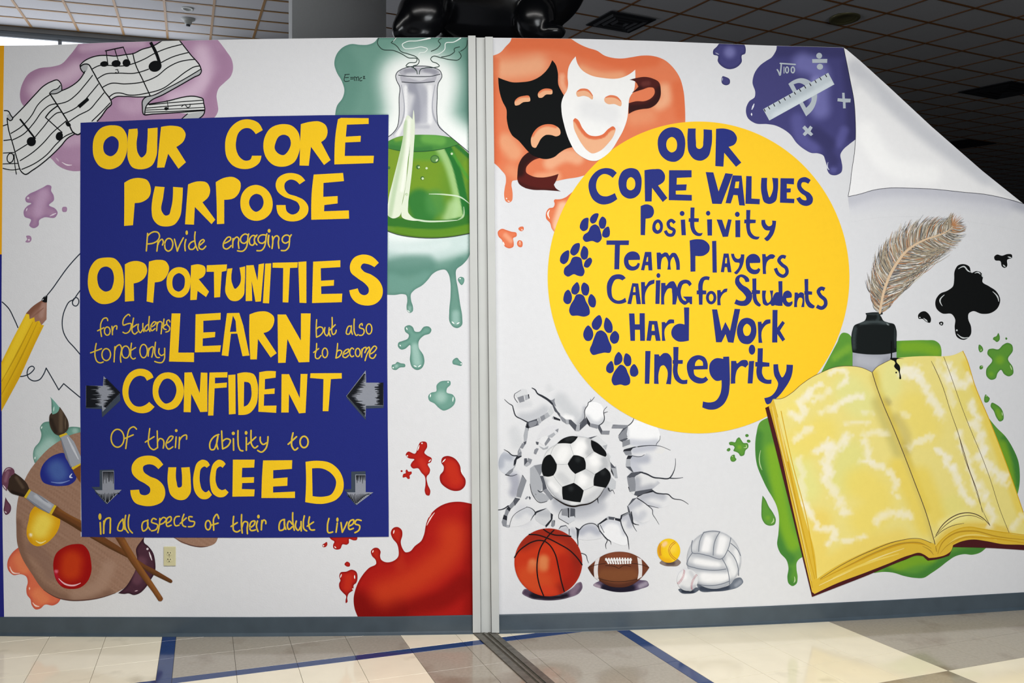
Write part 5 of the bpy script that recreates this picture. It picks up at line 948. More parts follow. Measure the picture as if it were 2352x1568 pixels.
bword('Hard Work', [
 ('p', '1075,1310 1125,1310 1130,1410 1172,1410 1172,1308 1220,1308 1222,1562 1178,1562 1175,1460 1130,1460 1130,1562 1088,1562'),
 ('p', '1258,1378 1335,1380 1365,1562 1322,1562 1312,1510 1285,1510 1275,1562 1235,1560', '1288,1412 1305,1412 1312,1470 1282,1470'),
 ('s', '1375,1390! 1405,1388! 1410,1400 1440,1368 1490,1368! 1490,1400! 1450,1405 1415,1435 1410,1562! 1378,1562!'),
 ('s', '1580,1255! 1628,1255! 1625,1560! 1510,1560 1470,1520 1465,1470 1490,1425 1530,1405 1585,1412!'),
 ('p', '1838,1273 1885,1273 1925,1470 1960,1388 2003,1470 2045,1268 2097,1270 2035,1580 1985,1575 1962,1500 1925,1575 1875,1575'),
 ('s', '2155,1350 2220,1375 2245,1450 2230,1540 2180,1590 2110,1580 2070,1510 2075,1420 2110,1365', '2158,1405 2190,1430 2193,1480 2170,1515 2145,1515 2125,1480 2130,1430'),
 ('s', '2258,1388! 2292,1385! 2295,1405 2330,1370 2375,1365! 2375,1400! 2335,1415 2305,1450 2300,1580! 2265,1580!'),
 ('p', '2394,1278 2440,1278 2438,1440 2485,1378 2507,1398 2462,1468 2510,1548 2485,1568 2438,1500 2438,1577 2390,1577')])
def paw(shapes, label): return mk('paw_print', CIR, '#28327c', [('s', s) for s in shapes], 4, label='dark blue paw print '+label)
paw(['700,432 702,480 690,540 655,555 625,530 630,480 660,440', '793,392 785,440 760,480 735,485 715,455 730,415 770,390', '830,420 860,440 865,490 845,530 815,530 798,495 810,440', '885,512 900,560 890,605 860,615 830,600 830,570 850,530', '765,492 795,510 815,560 822,630 790,660 740,645 670,650 650,620 660,590 700,560 725,510'], 'beside Positivity')
paw(['520,730 525,780 505,840 475,858 445,840 445,790 480,745', '620,665 622,710 600,760 565,780 535,755 545,710 580,670', '658,690 690,710 700,770 685,810 650,815 630,780 640,720', '720,797 735,815 725,860 695,890 662,880 665,845 690,810', '590,788 630,800 650,870 667,930 650,965 600,962 575,950 510,972 480,950 480,900 530,850 560,795'], 'beside Team Players')
paw(['515,1092 545,1130 550,1180 530,1220 505,1225 475,1200 475,1150 495,1105', '600,1022 620,1060 615,1110 585,1138 550,1125 545,1090 570,1045', '655,1027 700,1050 708,1110 690,1145 655,1140 637,1100 640,1050', '725,1132 760,1160 772,1215 755,1255 725,1250 700,1210 705,1160', '620,1132 655,1145 680,1200 710,1260 710,1320 675,1338 600,1330 545,1328 525,1290 535,1240 570,1180 590,1140'], 'beside Caring for Students')
paw(['700,1420 735,1455 745,1520 720,1560 685,1562 657,1525 665,1460', '805,1325 828,1380 815,1430 780,1463 745,1450 732,1410 755,1360', '865,1347 905,1380 925,1440 915,1485 880,1488 848,1450 848,1390', '948,1470 980,1500 982,1550 965,1580 930,1588 900,1550 910,1500', '815,1465 860,1490 890,1560 915,1630 900,1670 850,1670 800,1680 740,1690 715,1650 735,1590 760,1520 780,1480'], 'beside Hard Work')
org(2, 2)
paw(['912,178 935,230 930,275 905,292 870,275 867,230 890,195', '980,95 1010,130 1012,180 985,210 945,217 938,175 955,120', '1045,108 1085,130 1097,175 1085,220 1055,228 1030,200 1030,140', '1120,207 1155,250 1158,300 1130,323 1095,315 1082,275 1095,230', '1000,212 1040,235 1065,290 1085,340 1080,390 1040,405 1000,395 935,400 915,360 925,310 960,250'], 'beside Integrity')
bword('Integrity', [
 ('p', '1225,87 1273,87 1262,388 1220,388'), ('s', '1308,118! 1350,118! 1355,135 1390,108 1430,108 1465,150 1468,200 1460,393! 1415,390! 1415,240 1395,218 1370,225 1352,270 1348,390! 1305,388!'),
 ('s', '1482,50! 1530,50! 1527,170! 1570,170! 1568,205! 1527,205! 1530,310 1560,350 1612,350! 1610,388! 1560,390 1500,350 1480,290 1483,205! 1476,203! 1476,172! 1483,170!'),
 ('s', '1797,255! 1670,258! 1680,310 1715,330 1760,335 1780,320! 1803,350! 1770,378 1700,383 1640,345 1610,270 1610,200 1650,145 1710,125 1770,145 1797,200', '1680,225! 1755,222! 1750,185 1715,165 1690,185'),
 ('s', '1940,140! 1995,138! 2000,250 2000,400 1985,500 1940,580 1870,622 1810,625 1748,605! 1755,550! 1810,560 1870,545 1910,490 1925,420 1925,355! 1880,362 1830,320 1812,260 1825,190 1870,155 1940,160!'),
 ('s', '2013,178! 2060,178! 2065,200 2110,172 2160,175 2172,210! 2145,240! 2110,225 2070,260 2055,310 2052,385! 2010,388!'),
 ('p', '2178,180 2225,178 2210,385 2165,385'), ('e', '2205,75 30,46'),
 ('s', '2258,62! 2305,62! 2302,188! 2365,195! 2365,230! 2302,232! 2300,300 2330,345 2385,350! 2382,388! 2320,385 2265,350 2245,280 2250,230! 2235,230! 2235,188! 2255,188!'),
 ('s', '2402,210! 2445,208! 2455,280 2482,330 2515,280 2522,212! 2582,215! 2570,310 2500,440 2430,520 2340,575 2318,520! 2380,500 2430,440 2445,390 2410,310')])

# --- broken plaster, soccer ball
org(1140, 880, 8, px=True)
CR = mk('cracked_plaster', WR, WHITE, [('s', '-20,60! 700,-60 1500,200 2050,700 2900,560 3600,800 3900,1500 3600,2300 3100,2700 2300,2900 1200,2500 500,2700 -20,2700!')], .7,
 [('#c9cbd0', .8, 40, 160, '560,540 800,420'), ('#d0d2d6', .7, 40, 180, '1300,250 1400,520 1500,640'), ('#cfd1d5', .6, 20, 90, '960,80 1050,180'), ('#c6c9ce', .6, 30, 150, '330,900 380,1100'), ('#eff0f2', .8, 50, 120, '1780,400 1800,620'), ('#cfd2d6', .6, 30, 120, '2010,700 2100,620'),
  ('#f0f1f4', .9, 90, 160, '2620,850 2560,950'), ('#c4c7d2', .7, 40, 120, '2500,1080 2800,1060'), ('#c2c5d0', .8, 40, 130, '2620,1240 2900,1220'), ('#b9bcc8', .8, 30, 150, '2550,1420 2600,1640 2700,1500'), ('#c3c6ce', .8, 30, 100, '2700,1760 2780,1900'), ('#c0c3cc', .8, 20, 110, '2760,2040 2900,2120'), ('#c4c7d0', .8, 20, 120, '2560,2300 2650,2500 2800,2300'),
  ('#b8bac6', .8, 30, 140, '300,1900 300,1700'), ('#c8cad2', .7, 50, 160, '480,2350 520,2500'), ('#8f929c', .9, 30, 110, '1120,2160 1350,2270 1650,2250 1850,2130 2020,1960'), ('#b2b5be', .8, 40, 150, '1150,2250 1500,2380 1900,2250'), ('#c0c3cb', .6, 40, 100, '1750,2650 1650,2800'), ('#c4c7cf', .7, 30, 100, '2330,2500 2400,2700')], g=5, label='painted broken plaster with cracks around the soccer ball')

for ks_, (sh_, base_, st_s) in enumerate([
 ('295,410! 315,480 360,600! 570,712! 750,650 880,575 1005,400! 960,310 850,240 750,180! 600,160 400,250', WHITE, [('#b9bcc3', .8, 20, 150, '480,640 650,620 880,500'), ('#c9cbd0', .6, 20, 80, '430,400 600,380')]),
 ('850,240! 960,310! 1020,310 1075,275! 1100,430 1170,560 1285,665! 1370,668 1475,765 1530,760! 1620,640 1630,560 1640,460 1690,355 1740,325! 1600,150 1200,80', WHITE, [('#c3c6cb', .8, 40, 170, '1180,300 1300,450 1450,600'), ('#a6a9b1', .8, 6, 70, '1630,460 1605,620 1510,740'), ('#f2f2f4', .8, 20, 70, '1280,620 1380,650')]),
 ('1690,355! 1640,480 1650,600! 1680,690 1740,735! 1880,770! 1965,710 1985,660 1970,540! 1950,420 1850,350', '#eeeff2', [('#bfc2c9', .8, 10, 90, '1670,640 1740,720 1880,750 1970,680')]),
 ('2510,690! 2425,775! 2395,870 2400,980! 2450,1030 2465,1110 2540,1160! 2700,1140 2935,1140! 3000,1040 3010,960! 2950,800 2750,700', '#edeef1', [('#b9bcc8', .8, 20, 100, '2480,1090 2700,1110 2930,1090'), ('#c8cad2', .6, 8, 50, '2410,850 2410,980')]),
 ('2470,1250! 2520,1190 2600,1165 2960,1145! 3100,1190 3050,1290 2760,1290! 2680,1335 2500,1310!', '#dadbe0', [('#b3b6c3', .8, 20, 80, '2540,1230 2750,1190 2900,1170'), ((222, 222, 223), 1, 30, 120, '3100,1230 3000,1280')]),
 ('2505,1325! 2680,1335! 2760,1300 3000,1290! 3250,1400 3280,1560! 3180,1740! 2900,1730! 2640,1630 2530,1640! 2470,1520 2470,1400', WHITE, [('#a9adbb', .85, 20, 120, '2500,1380 2600,1400 2750,1390'), ('#b9bcc8', .8, 30, 120, '2500,1500 2580,1600')]),
 ('2560,1700! 2640,1640 2720,1680! 2900,1740 3010,1830! 2870,1940! 2560,1990! 2550,1850', '#dcdde0', [('#a5a8b2', .85, 20, 110, '2580,1780 2600,1930 2850,1920'), ('#b3b6bf', .7, 10, 60, '2980,1830 2900,1900')]),
 ('2590,2110! 2700,2035 2870,1980! 3050,2040 3150,2060! 3200,2200 3000,2290! 2800,2250! 2700,2180', WHITE, [('#abaeb9', .85, 20, 110, '2680,2100 2850,2030 3050,2070'), ('#b9bcc6', .7, 10, 70, '2720,2180 2850,2240 2980,2280')]),
 ('2410,2260! 2500,2150 2590,2115! 2770,2240 2870,2330! 2880,2450 2700,2560 2530,2500! 2480,2400', WHITE, [('#b0b3be', .85, 20, 100, '2450,2280 2560,2200 2620,2180'), ('#bfc2cb', .8, 20, 90, '2520,2420 2600,2480 2700,2400')]),
 ('2300,2440! 2450,2380! 2500,2500 2520,2600! 2600,2700 2440,2960! 2350,2750 2290,2560', WHITE, [('#b3b6c2', .85, 20, 80, '2330,2470 2430,2440 2450,2600')]),
 ('1900,2610! 2040,2500 2180,2520 2280,2550! 2340,2700 2400,2830! 2400,2950 2100,2900! 1960,2760', '#e9eaee', [('#bfc2cc', .8, 10, 70, '1920,2640 2040,2530 2270,2570 2350,2750')]),
 ('1500,2860! 1530,2700 1620,2610 1820,2600! 1890,2720! 1960,2800 1700,2880', '#dadbe0', [('#a8acba', .85, 20, 110, '1560,2720 1700,2660 1860,2720')]),
 ('710,2400! 780,2330 930,2300! 1010,2400 1020,2500! 900,2620! 780,2560 710,2480', '#c9cbd0', [('#b0b3bb', .8, 20, 80, '800,2380 950,2400')]),
 ('300,2450! 560,2275! 680,2320 715,2390! 640,2520! 500,2600 260,2640!', WHITE, [('#bfc2ca', .8, 20, 100, '400,2420 560,2320 670,2380')]),
 ('150,1240! 290,1320 385,1340! 330,1430 310,1580! 170,1670! 60,1590 40,1480 80,1320', '#cdd0d8', [('#a6abb8', .85, 20, 90, '80,1500 120,1350 250,1360')]),
 ('170,1680! 380,1665 470,1690! 390,1950 370,2080! 310,2160 180,2300! 30,2320! 20,2000', WHITE, [('#a2a4b2', .9, 30, 130, '320,1720 360,1850 330,2000')]),
 ('1145,2710! 1190,2640 1280,2620 1335,2690! 1330,2800 1200,2790', '#cfd1d8', [('#b4b7c0', .7, 10, 50, '1200,2700 1300,2680')]),
 ('1340,2690! 1390,2640 1480,2700! 1480,2840 1350,2790!', '#cfd1d8', [('#b4b7c0', .7, 10, 50, '1400,2700 1450,2780')])]):
    mk('plaster_slab', CR, base_, [('s', sh_)], 1.6+ks_*.06, st_s, g=4, clamp=False, label='painted loose slab of cracked plaster')
G1, G2, G3, G4 = '#868991', '#a9acb3', '#50535c', '#25272f'
def slab(col, sh, n='plaster_edge'): return [(col, s) for s in sh]
grp = {}
for col, s in [
 # upper left slab edge
 (G3, '565,712 750,650 760,770 610,820 540,790'), (G1, '600,720 700,690 770,690 785,765 620,812 597,770'), (G2, '755,640 800,628 825,715 790,745'), (G1, '805,615 880,575 905,650 830,705'), (G2, '880,575 940,530 985,600 905,655'), ('#c9ccd0', '940,530 1010,400 1055,530 985,605'),
 (G4, '565,712 600,815 590,870 535,800'), (G2, '535,810 590,830 570,1000 555,1060 510,1080 500,960'), (G3, '545,860 580,900 570,980 510,930'), (G3, '495,1080 555,1060 545,1110 520,1130'), (G1, '480,1095 530,1125 485,1200 430,1180'), (G1, '430,1180 465,1270 460,1330 390,1340 395,1250'), (G2, '435,1190 465,1270 400,1300'), (G4, '370,1345 462,1320 465,1345 375,1400 350,1520 318,1510 325,1420'), (G2, '350,1480 345,1530 310,1580 300,1568'),
 (G1, '320,1550 300,1620 230,1690 165,1672 240,1600'), (G4, '200,1640 235,1625 240,1690 165,1675'),
 # crack from the top to the centre
 (G1, '940,290 1020,310 1075,275 1070,330 1100,430 1020,370'), (G3, '1010,350 1060,400 1125,510 1170,560 1165,620 1110,540 1075,515 1040,430'), (G1, '1165,560 1190,600 1275,665 1285,745 1205,690 1170,620'), (G2, '1280,665 1330,668 1335,750 1285,748'), (G3, '1325,668 1370,668 1475,765 1455,880 1335,740'), (G2, '1475,765 1530,762 1525,880 1462,878'), (G3, '1535,760 1645,625 1672,740 1530,870'),
 (G4, '1645,600 1730,740 1715,795 1672,740'), (G1, '1740,735 1880,765 1860,835 1715,795'), (G3, '1875,770 1900,770 1950,870 1925,935 1870,830'), (G1, '1950,870 2085,870 2070,942 1925,937'), (G3, '2060,872 2085,872 2072,942 2050,940'),
 (G1, '2140,758 2420,768 2390,830 2120,828'), (G3, '2140,758 2240,760 2150,770 2125,828 2118,825'),
 # right hand slabs
 (G3, '2425,768 2400,800 2330,830 2235,970 2290,930 2390,860'), (G1, '2420,790 2395,930 2410,990 2265,1050 2240,985 2300,900'), (G2, '2300,960 2390,950 2400,980 2270,1045'), (G3, '2262,1050 2400,1000 2420,1020 2320,1080'), (G1, '2330,1060 2450,1030 2460,1120 2320,1170 2315,1080'), ('#d2d4d8', '2320,1170 2460,1120 2540,1160 2440,1190 2380,1200'),
 (G4, '2345,1215 2460,1185 2540,1165 2600,1165 2510,1190 2470,1240 2330,1250'), (G1, '2335,1250 2475,1240 2490,1310 2380,1320'), (G4, '2420,1325 2505,1325 2460,1395 2390,1390'), (G2, '2390,1390 2460,1390 2465,1530 2390,1540 2378,1500'), (G3, '2378,1530 2465,1530 2520,1630 2500,1630'),
 (G3, '2400,1715 2480,1640 2640,1620 2700,1625 2560,1700 2545,1720 2440,1735'), (G1, '2400,1720 2545,1725 2560,1860 2555,1980 2460,1995 2420,1850'), (G2, '2420,1740 2490,1760 2510,1960 2450,1980'), (G4, '2420,1900 2440,1900 2460,1990 2450,1992'), ('#d6d8dc', '2460,1995 2555,1975 2530,2040 2490,2020'), (G3, '2555,1985 2860,1935 2870,1960 2600,2070 2530,2050'), (G4, '2580,2100 2600,2060 2870,1960 2900,1990 2700,2035'),
 (G3, '2500,2120 2590,2100 2560,2120 2450,2230 2410,2260'), (G2, '2500,2120 2580,2115 2490,2180'), (G3, '2405,2250 2425,2260 2480,2420 2510,2540 2490,2580 2430,2400'),
 # lower left pieces
 (G1, '475,1690 555,1790 450,2100 370,2080 390,1950'), (G4, '470,1685 482,1682 556,1788 550,1795'), (G3, '345,2100 440,2120 340,2250 310,2160'), (G1, '310,2160 345,2230 270,2310 230,2250'), (G4, '225,2260 270,2300 240,2360 180,2310'), (G1, '180,2300 240,2350 200,2440 145,2420'), (G4, '140,2410 200,2440 195,2520 115,2490'), (G1, '115,2490 195,2520 185,2640 120,2620 98,2550'), (G2, '190,2600 185,2645 235,2650 250,2600'),
 # small chips
 ('#d2d4d8', '325,200 400,140 480,100 550,110 590,205 500,222 385,262'), (G1, '385,262 500,225 520,330 430,355'), (G4, '455,240 495,225 510,325 470,345'), (G2, '515,222 590,205 605,275 535,315'), (G4, '580,205 600,200 610,275 595,285'), (G4, '1045,605 1175,660 1175,690 1060,660'), (G2, '1020,640 1045,605 1060,660'),
 ('#d8d9de', '780,950 850,850 960,790 1100,775 1145,830 1130,900 1025,995 900,970 780,1020 730,1080'), (G1, '1080,860 1145,830 1130,905'), (G2, '945,970 1060,900 1085,940 1025,995 960,990'), ('#dfe0e4', '810,1000 900,965 960,985 900,1100 880,1150 790,1090'), (G1, '960,985 1000,1030 905,1150 885,1105'), (G3, '725,1070 780,1080 770,1130 735,1120'), (G2, '780,1150 880,1190 960,1150 940,1200 860,1220'),
 (G1, '740,1190 780,1200 730,1305 688,1290 700,1220'), (G2, '700,1230 740,1260 720,1300 692,1290'), (G3, '512,1380 560,1375 575,1440 512,1510'), (G1, '580,1370 660,1400 630,1480 575,1440'), (G2, '515,1510 575,1450 630,1485 560,1530'),
 (G1, '525,2120 570,2070 590,2090 550,2130'), (G3, '600,2070 635,2100 620,2140 595,2100'), (G1, '690,1510 840,1480 850,1600 800,1700'), (G2, '620,1560 690,1510 800,1700 850,1850 830,1960 800,1985 1000,2100 930,2170 800,2190 670,2050 620,1850'), (G3, '800,1700 860,1700 930,1930 850,1970 850,1850'), (G1, '850,1970 930,1930 1060,2100 1000,2150 900,2020'), (G4, '930,2040 975,2010 985,2030 940,2060'),
 (G3, '2090,1440 2160,1520 2200,1560 2110,1550'), (G2, '2110,1550 2200,1520 2230,1740 2180,1740'), (G4, '2100,1530 2140,1600 2160,1720 2100,1600'), ('#c0c3c9', '2060,1800 2110,1720 2200,1800 2190,1930 2130,1960 2065,1920'),
 ('#d4d6da', '1690,1000 1860,960 2040,1120 2010,1220 1900,1150'), (G2, '1950,1150 2040,1125 2015,1225'), (G3, '1690,1000 1860,960 1770,1005 1720,1030'), ('#d0d2d6', '1455,930 1500,955 1600,985 1490,980'), ('#c9ccd0', '2030,1290 2060,1280 2105,1350 2080,1400'),
 (G1, '1205,2310 1310,2290 1320,2440 1200,2420'), (G4, '1305,2290 1340,2290 1340,2470 1315,2460'), (G3, '1360,2290 1440,2300 1445,2430 1355,2450'), (G4, '1425,2300 1447,2310 1447,2470 1435,2450'), ('#c8cbd2', '1180,2420 1310,2450 1445,2440 1440,2510 1330,2580 1150,2480'),
 (G4, '710,2380 730,2350 930,2290 880,2320 740,2380 715,2430'), (G4, '1000,2380 1040,2410 1030,2500 960,2600 910,2650 900,2610 1000,2500'), (G1, '1020,2520 1065,2510 1075,2610 1040,2640 1005,2620'), (G4, '1060,2510 1078,2520 1075,2600 1030,2590'), (G4, '1450,2640 1530,2680 1500,2860 1480,2840 1475,2700'), (G3, '1140,2690 1180,2620 1280,2605 1340,2680 1280,2620 1190,2640'),
 (G4, '1860,2590 2020,2470 2040,2500 1900,2590'), (G2, '2020,2470 2060,2445 2070,2500 2020,2520'), (G3, '2060,2445 2180,2460 2160,2510 2070,2500'), (G4, '2180,2470 2280,2490 2275,2540 2180,2510'), (G4, '2275,2500 2290,2420 2450,2350 2450,2370 2320,2430 2300,2500'), (G1, '2310,2430 2440,2360 2450,2390 2330,2450'),
]: grp.setdefault(col, []).append(('p', s))
for col, shp in grp.items():
    mk('plaster_edge', CR, col, shp, 3, label='painted broken plaster edges and chips in one grey', clamp=False)
mk('crack_line', CR, '#2d3038', [('l', s, 10) for s in [
 '655,85,12.8 715,120,20.9 750,180,23.6 850,240,37.1 960,310,39.8 1030,380,31.7', '150,295,7.4 235,372,10.1 295,410,14.2 315,480,18.2 360,600,18.2 460,655,15.5 570,712,20.9', '1805,250,6.1 1740,325,10.1 1690,355,12.8 1680,400,12.8 1640,460,12.8 1620,520,10.1 1630,600,10.1 1535,740,10.1', '1730,290,6.1 1735,330,7.4', '2035,430,6.1 1970,525,10.1 1975,560,12.8 1985,660,15.5 1965,710,15.5 1890,770,15.5', '1975,545,10.1 2045,520,6.1',
 '2525,645,7.4 2510,690,14.2 2480,730,14.2 2425,775,15.5', '3010,965,6.1 3000,1040,7.4 2945,1110,7.4 2935,1140,7.4', '3200,1230,4.7 2960,1145,8.8 2850,1140,10.1 2600,1165,15.5', '2490,1330,8.8 2680,1335,7.4 2720,1310,6.1', '3290,1380,6.1 3280,1560,10.1 3260,1620,14.2 3180,1740,20.9 3000,1740,20.9 2900,1730,23.6 2750,1660,26.3 2640,1630,20.9', '3430,1730,6.1 3300,1745,12.8 3180,1740,18.2',
 '3530,2220,6.1 3420,2150,10.1 3240,2110,15.5 3160,2040,18.2 3050,2030,18.2 2930,2010,23.6 2870,1970,26.3', '2590,2110,18.2 2700,2180,15.5 2790,2250,12.8 2870,2330,11.5 2875,2400,10.1 2930,2490,7.4 2990,2590,4.7', '2770,2240,12.8 2820,2250,10.1 2980,2290,4.7', '2480,2360,18.2 2500,2480,20.9 2510,2560,23.6 2620,2600,7.4', '2500,2560,15.5 2520,2620,12.8 2580,2720,6.1', '2280,2490,20.9 2290,2560,18.2 2340,2700,18.2 2410,2830,18.2 2430,2960,12.8 2440,3050,6.1',
 '1870,2590,20.9 1890,2680,18.2 1960,2780,18.2 2030,2860,18.2 2095,2900,12.8 2110,2960,6.1', '1995,2820,15.5 2040,2880,12.8 2010,2960,12.8 2020,3040,6.1', '1980,2740,8.8 1910,2600,8.8', '140,1215,6.1 220,1260,15.5 290,1320,18.2 385,1330,20.9', '30,2325,12.8 120,2310,18.2 220,2250,23.6', '170,1680,15.5 290,1700,10.1 380,1670,7.4', '555,2270,7.4 650,2300,10.1 715,2380,18.2 670,2450,12.8 630,2520,6.1', '560,2275,6.1 300,2450,7.4 240,2640,7.4', '620,1850,8.8 670,2050,11.5 800,2190,10.1 930,2165,8.8', '765,1965,12.8 800,1995,18.2 850,1980,12.8',
 '1150,2480,10.1 1145,2440,8.8 1205,2310,8.8', '1150,2480,8.8 1330,2585,7.4', '340,190,8.8 330,220,10.1 390,350,10.1', '340,190,7.4 450,125,6.1', '1340,2680,15.5 1340,2790,8.8', '1530,2690,18.2 1620,2600,12.8 1820,2590,12.8 1890,2680,12.8 1900,2720,10.1', '1490,2850,18.2 1500,2930,15.5 1500,2985,12.8', '1145,2700,10.1 1135,2740,12.8', '1560,3120,12.8 1650,3160,12.8 1670,3230,10.1 1695,3300,6.1', '1860,2120,20.9 1875,2200,7.4', '2060,1930,29.0 2090,1980,12.8 2130,1960,8.8 2170,2030,6.1', '720,2030,6.1 730,2050,6.1', '10,2290,15.5 18,2296,12.8']], 4, clamp=False, label='thin dark painted cracks')
SOC = mk('soccer_ball', WR, '#dcdddf', [('s', '1120,1105 1300,1000 1500,970 1700,1005 1900,1120 2040,1300 2100,1480 2105,1640 2080,1760 1980,1930 1870,2090 1720,2190 1540,2225 1420,2245 1290,2215 1150,2135 1020,2020 930,1880 870,1700 840,1560 860,1400 930,1240')], 5,
 [('#f2f2f3', .8, 40, 120, '1250,1250 1200,1350'), ('#f4f4f5', .9, 40, 120, '1550,1150 1500,1250'), ('#f4f4f5', .9, 30, 110, '1780,1380 1800,1440'), ('#f4f4f5', .9, 30, 110, '1600,1730 1580,1800'), ('#b4b6ba', .8, 20, 80, '1700,1050 1740,1200 1700,1280'), ('#aeb1b6', .8, 20, 90, '1950,1600 2010,1500 1990,1400'), ('#c3c5c9', .7, 20, 80, '1650,1620 1780,1690'), ('#c3c5c9', .7, 30, 90, '1280,1800 1180,1700'),
  ('#bcbec4', .8, 20, 70, '900,1800 1100,2080 1300,2190'), ('#bcbec4', .7, 20, 90, '1650,2150 1900,1980'), ('rim', '#8f9298', .5, 26), ('#f0f0f2', .8, 20, 60, '1000,1850 1100,1950')], g=3.5, clamp=False, label='painted black and white soccer ball bursting out of the plaster')
mk('black_panel', SOC, '#090c0f', [('s', '1115,1108! 1200,1030 1300,985 1400,968 1500,980! 1440,1060 1370,1110! 1250,1100'), ('s', '1740,1040! 1850,1090 1950,1180 2020,1280 2028,1320! 2005,1350! 1900,1310 1790,1250! 1745,1150'), ('s', '995,1308! 1060,1390 1112,1480! 1100,1600 1050,1690! 960,1715 865,1700! 835,1600 840,1480 890,1360 940,1320'), ('s', '1420,1320! 1500,1325 1610,1370! 1640,1450 1640,1575! 1450,1665! 1350,1560 1312,1480! 1350,1400'), ('s', '2000,1550! 2075,1620 2105,1700 2080,1800 2010,1920! 1900,1900 1790,1880! 1790,1760 1820,1660!'), ('s', '1425,1828! 1520,1890 1605,1970! 1580,2080 1545,2185! 1400,2170 1225,2130! 1210,2020 1210,1900!')], 6,
 [('#2e3234', .7, 10, 60, '1400,1010 1300,1030'), ('#2c3032', .7, 20, 60, '1500,1400'), ('#2c3032', .7, 20, 60, '1370,1930'), ('#2c3032', .6, 20, 60, '1960,1640')], g=4, clamp=False, label='black pentagon panels')
mk('seam', SOC, '#9b9da2', [('l', s, 5) for s in ['1115,1110 1040,1200 1000,1305', '1355,1125 1390,1230 1420,1315', '1112,1485 1200,1490 1312,1485', '1450,1665 1440,1760 1425,1825', '1640,1575 1740,1630 1810,1680', '1050,1695 1120,1800 1210,1900', '1605,1965 1700,1930 1790,1885', '1645,1370 1720,1300 1785,1255', '1010,1320 1060,1390 1105,1480', '1400,1340 1320,1460']], 6, clamp=False, label='grey seams')
mk('ball_shadow', SOC, '#1c1412', [('l', '1000,2050,4 1050,2090,12 1150,2160,20 1290,2235,26 1420,2262,26 1540,2240,24 1720,2205,18 1870,2100,12 1985,1930,4', 12)], 4, clamp=False, label='dark painted line under the ball')

# --- sports balls along the bottom
org(2, 3)
def gshadow(name, base, shape, strokes, parent, label, lvl=1): return mk(name, parent, base, [('s', shape)], lvl, strokes, g=3.5, label=label)
BK_ = mk('basketball', WR, '#c23618', [('e', '334,460 312,312')], 5, [('#8e2416', .85, 40, 110, '100,250 250,180 420,170 560,250 620,400'), ('#8e1e12', .8, 30, 100, '600,500 580,620 480,720'), ('#d88050', .9, 16, 50, '190,470 180,520'), ('#d88450', .9, 18, 60, '290,440 285,500'), ('#cf5026', .7, 50, 120, '150,600 260,650'), ('#a82010', .7, 30, 80, '480,450 520,620'), ('#cc3c20', .8, 20, 60, '380,740 300,720'), ('rim', '#b02a14', .5, 20)], g=4, label='painted orange basketball with black seams')
mk('seam', BK_, '#1c1012', [('l', s, 12) for s in ['24,415 60,360 120,310 180,275 250,258 300,265', '300,265 345,300 390,370 430,520 455,640 480,728', '385,165 340,210 300,262 260,330 235,430 230,540 250,660 290,765', '158,204 230,208 330,240 430,290 530,350 600,420 644,482', '290,157 340,190 390,208 470,214 540,222']], 6, label='black seams')
gshadow('ball_shadow', '#4b3c50', '92,740 110,708 180,715 300,760 450,750 560,690 600,650 632,640 648,690 620,740 520,785 400,808 280,808 150,782', [('#120c18', .9, 20, 40, '200,775 350,795 480,780'), ('#8c7488', .8, 10, 40, '600,680 560,740'), ('rim', '#a898a8', .5, 14)], BK_, 'dark painted shadow under the basketball')
FB = mk('football', WR, '#6c3a26', [('s', '696,508! 760,450 850,390 980,362 1100,380 1190,430 1262,508! 1200,590 1130,650 1050,685 980,690 900,680 820,640 745,585')], 5, [('#83502e', .7, 30, 60, '850,580 1100,580'), ('#8a4a32', .6, 15, 40, '900,400 1050,400'), ('#4c281c', .8, 10, 40, '800,640 980,690 1150,640'), ('#4c281c', .8, 8, 30, '700,510 760,590')], g=4, label='painted brown american football with white laces')
mk('stripe', FB, '#dcd6d6', [('s', '768,440! 808,412! 790,500 790,570 802,630! 757,600! 752,520'), ('s', '1150,412! 1190,432! 1197,520 1193,592! 1152,618! 1162,560 1160,490')], 5.6, label='white stripes')
mk('lacing', FB, '#eceaea', [('b', '%d,%d %d,%d' % (866+k*24.5+(5-k)*-1, 416-abs(5-k)*-1, 880+k*24.5-(k-4)*2.6, 478-(abs(k-4))*1), 15) for k in range(10)]+[('b', '855,438 1102,438', 12)], 6.2, label='white laces')
mk('seam', FB, '#3c2218', [('l', s, 5) for s in ['705,505 800,478 860,470', '1100,470 1180,480 1255,505', '860,490 950,500 980,515 1020,490 1090,498', '790,605 900,632 1030,635 1150,615']], 6, label='dark seams')
gshadow('ball_shadow', '#5c4e66', '745,668 830,620 900,600 1000,600 1100,600 1180,622 1245,635 1258,665 1180,705 1050,732 950,732 850,710', [('#120f20', .9, 14, 40, '850,690 980,715 1100,695'), ('#b8a8b4', .8, 6, 20, '760,668 800,685'), ('#a8a0b0', .8, 6, 30, '1230,655 1180,680')], FB, 'dark painted shadow under the football')
SB = mk('softball', WR, '#eec41e', [('e', '1440,353 106,111')], 5, [('#e2a018', .7, 10, 40, '1345,330 1360,430 1440,458'), ('#f4d04c', .8, 20, 50, '1470,330'), ('#f2c8a0', .9, 6, 26, '1410,285 1395,300')], g=3, label='painted small yellow softball')
mk('stitching', SB, '#b4562c', [('l', s, 4) for s in ['1495,268 1450,310 1438,350 1450,390 1500,440', '1505,278 1462,318 1450,350 1462,385 1510,428', '1358,285 1350,340 1360,400', '1370,290 1363,340 1370,395']], 6, label='red brown stitching')
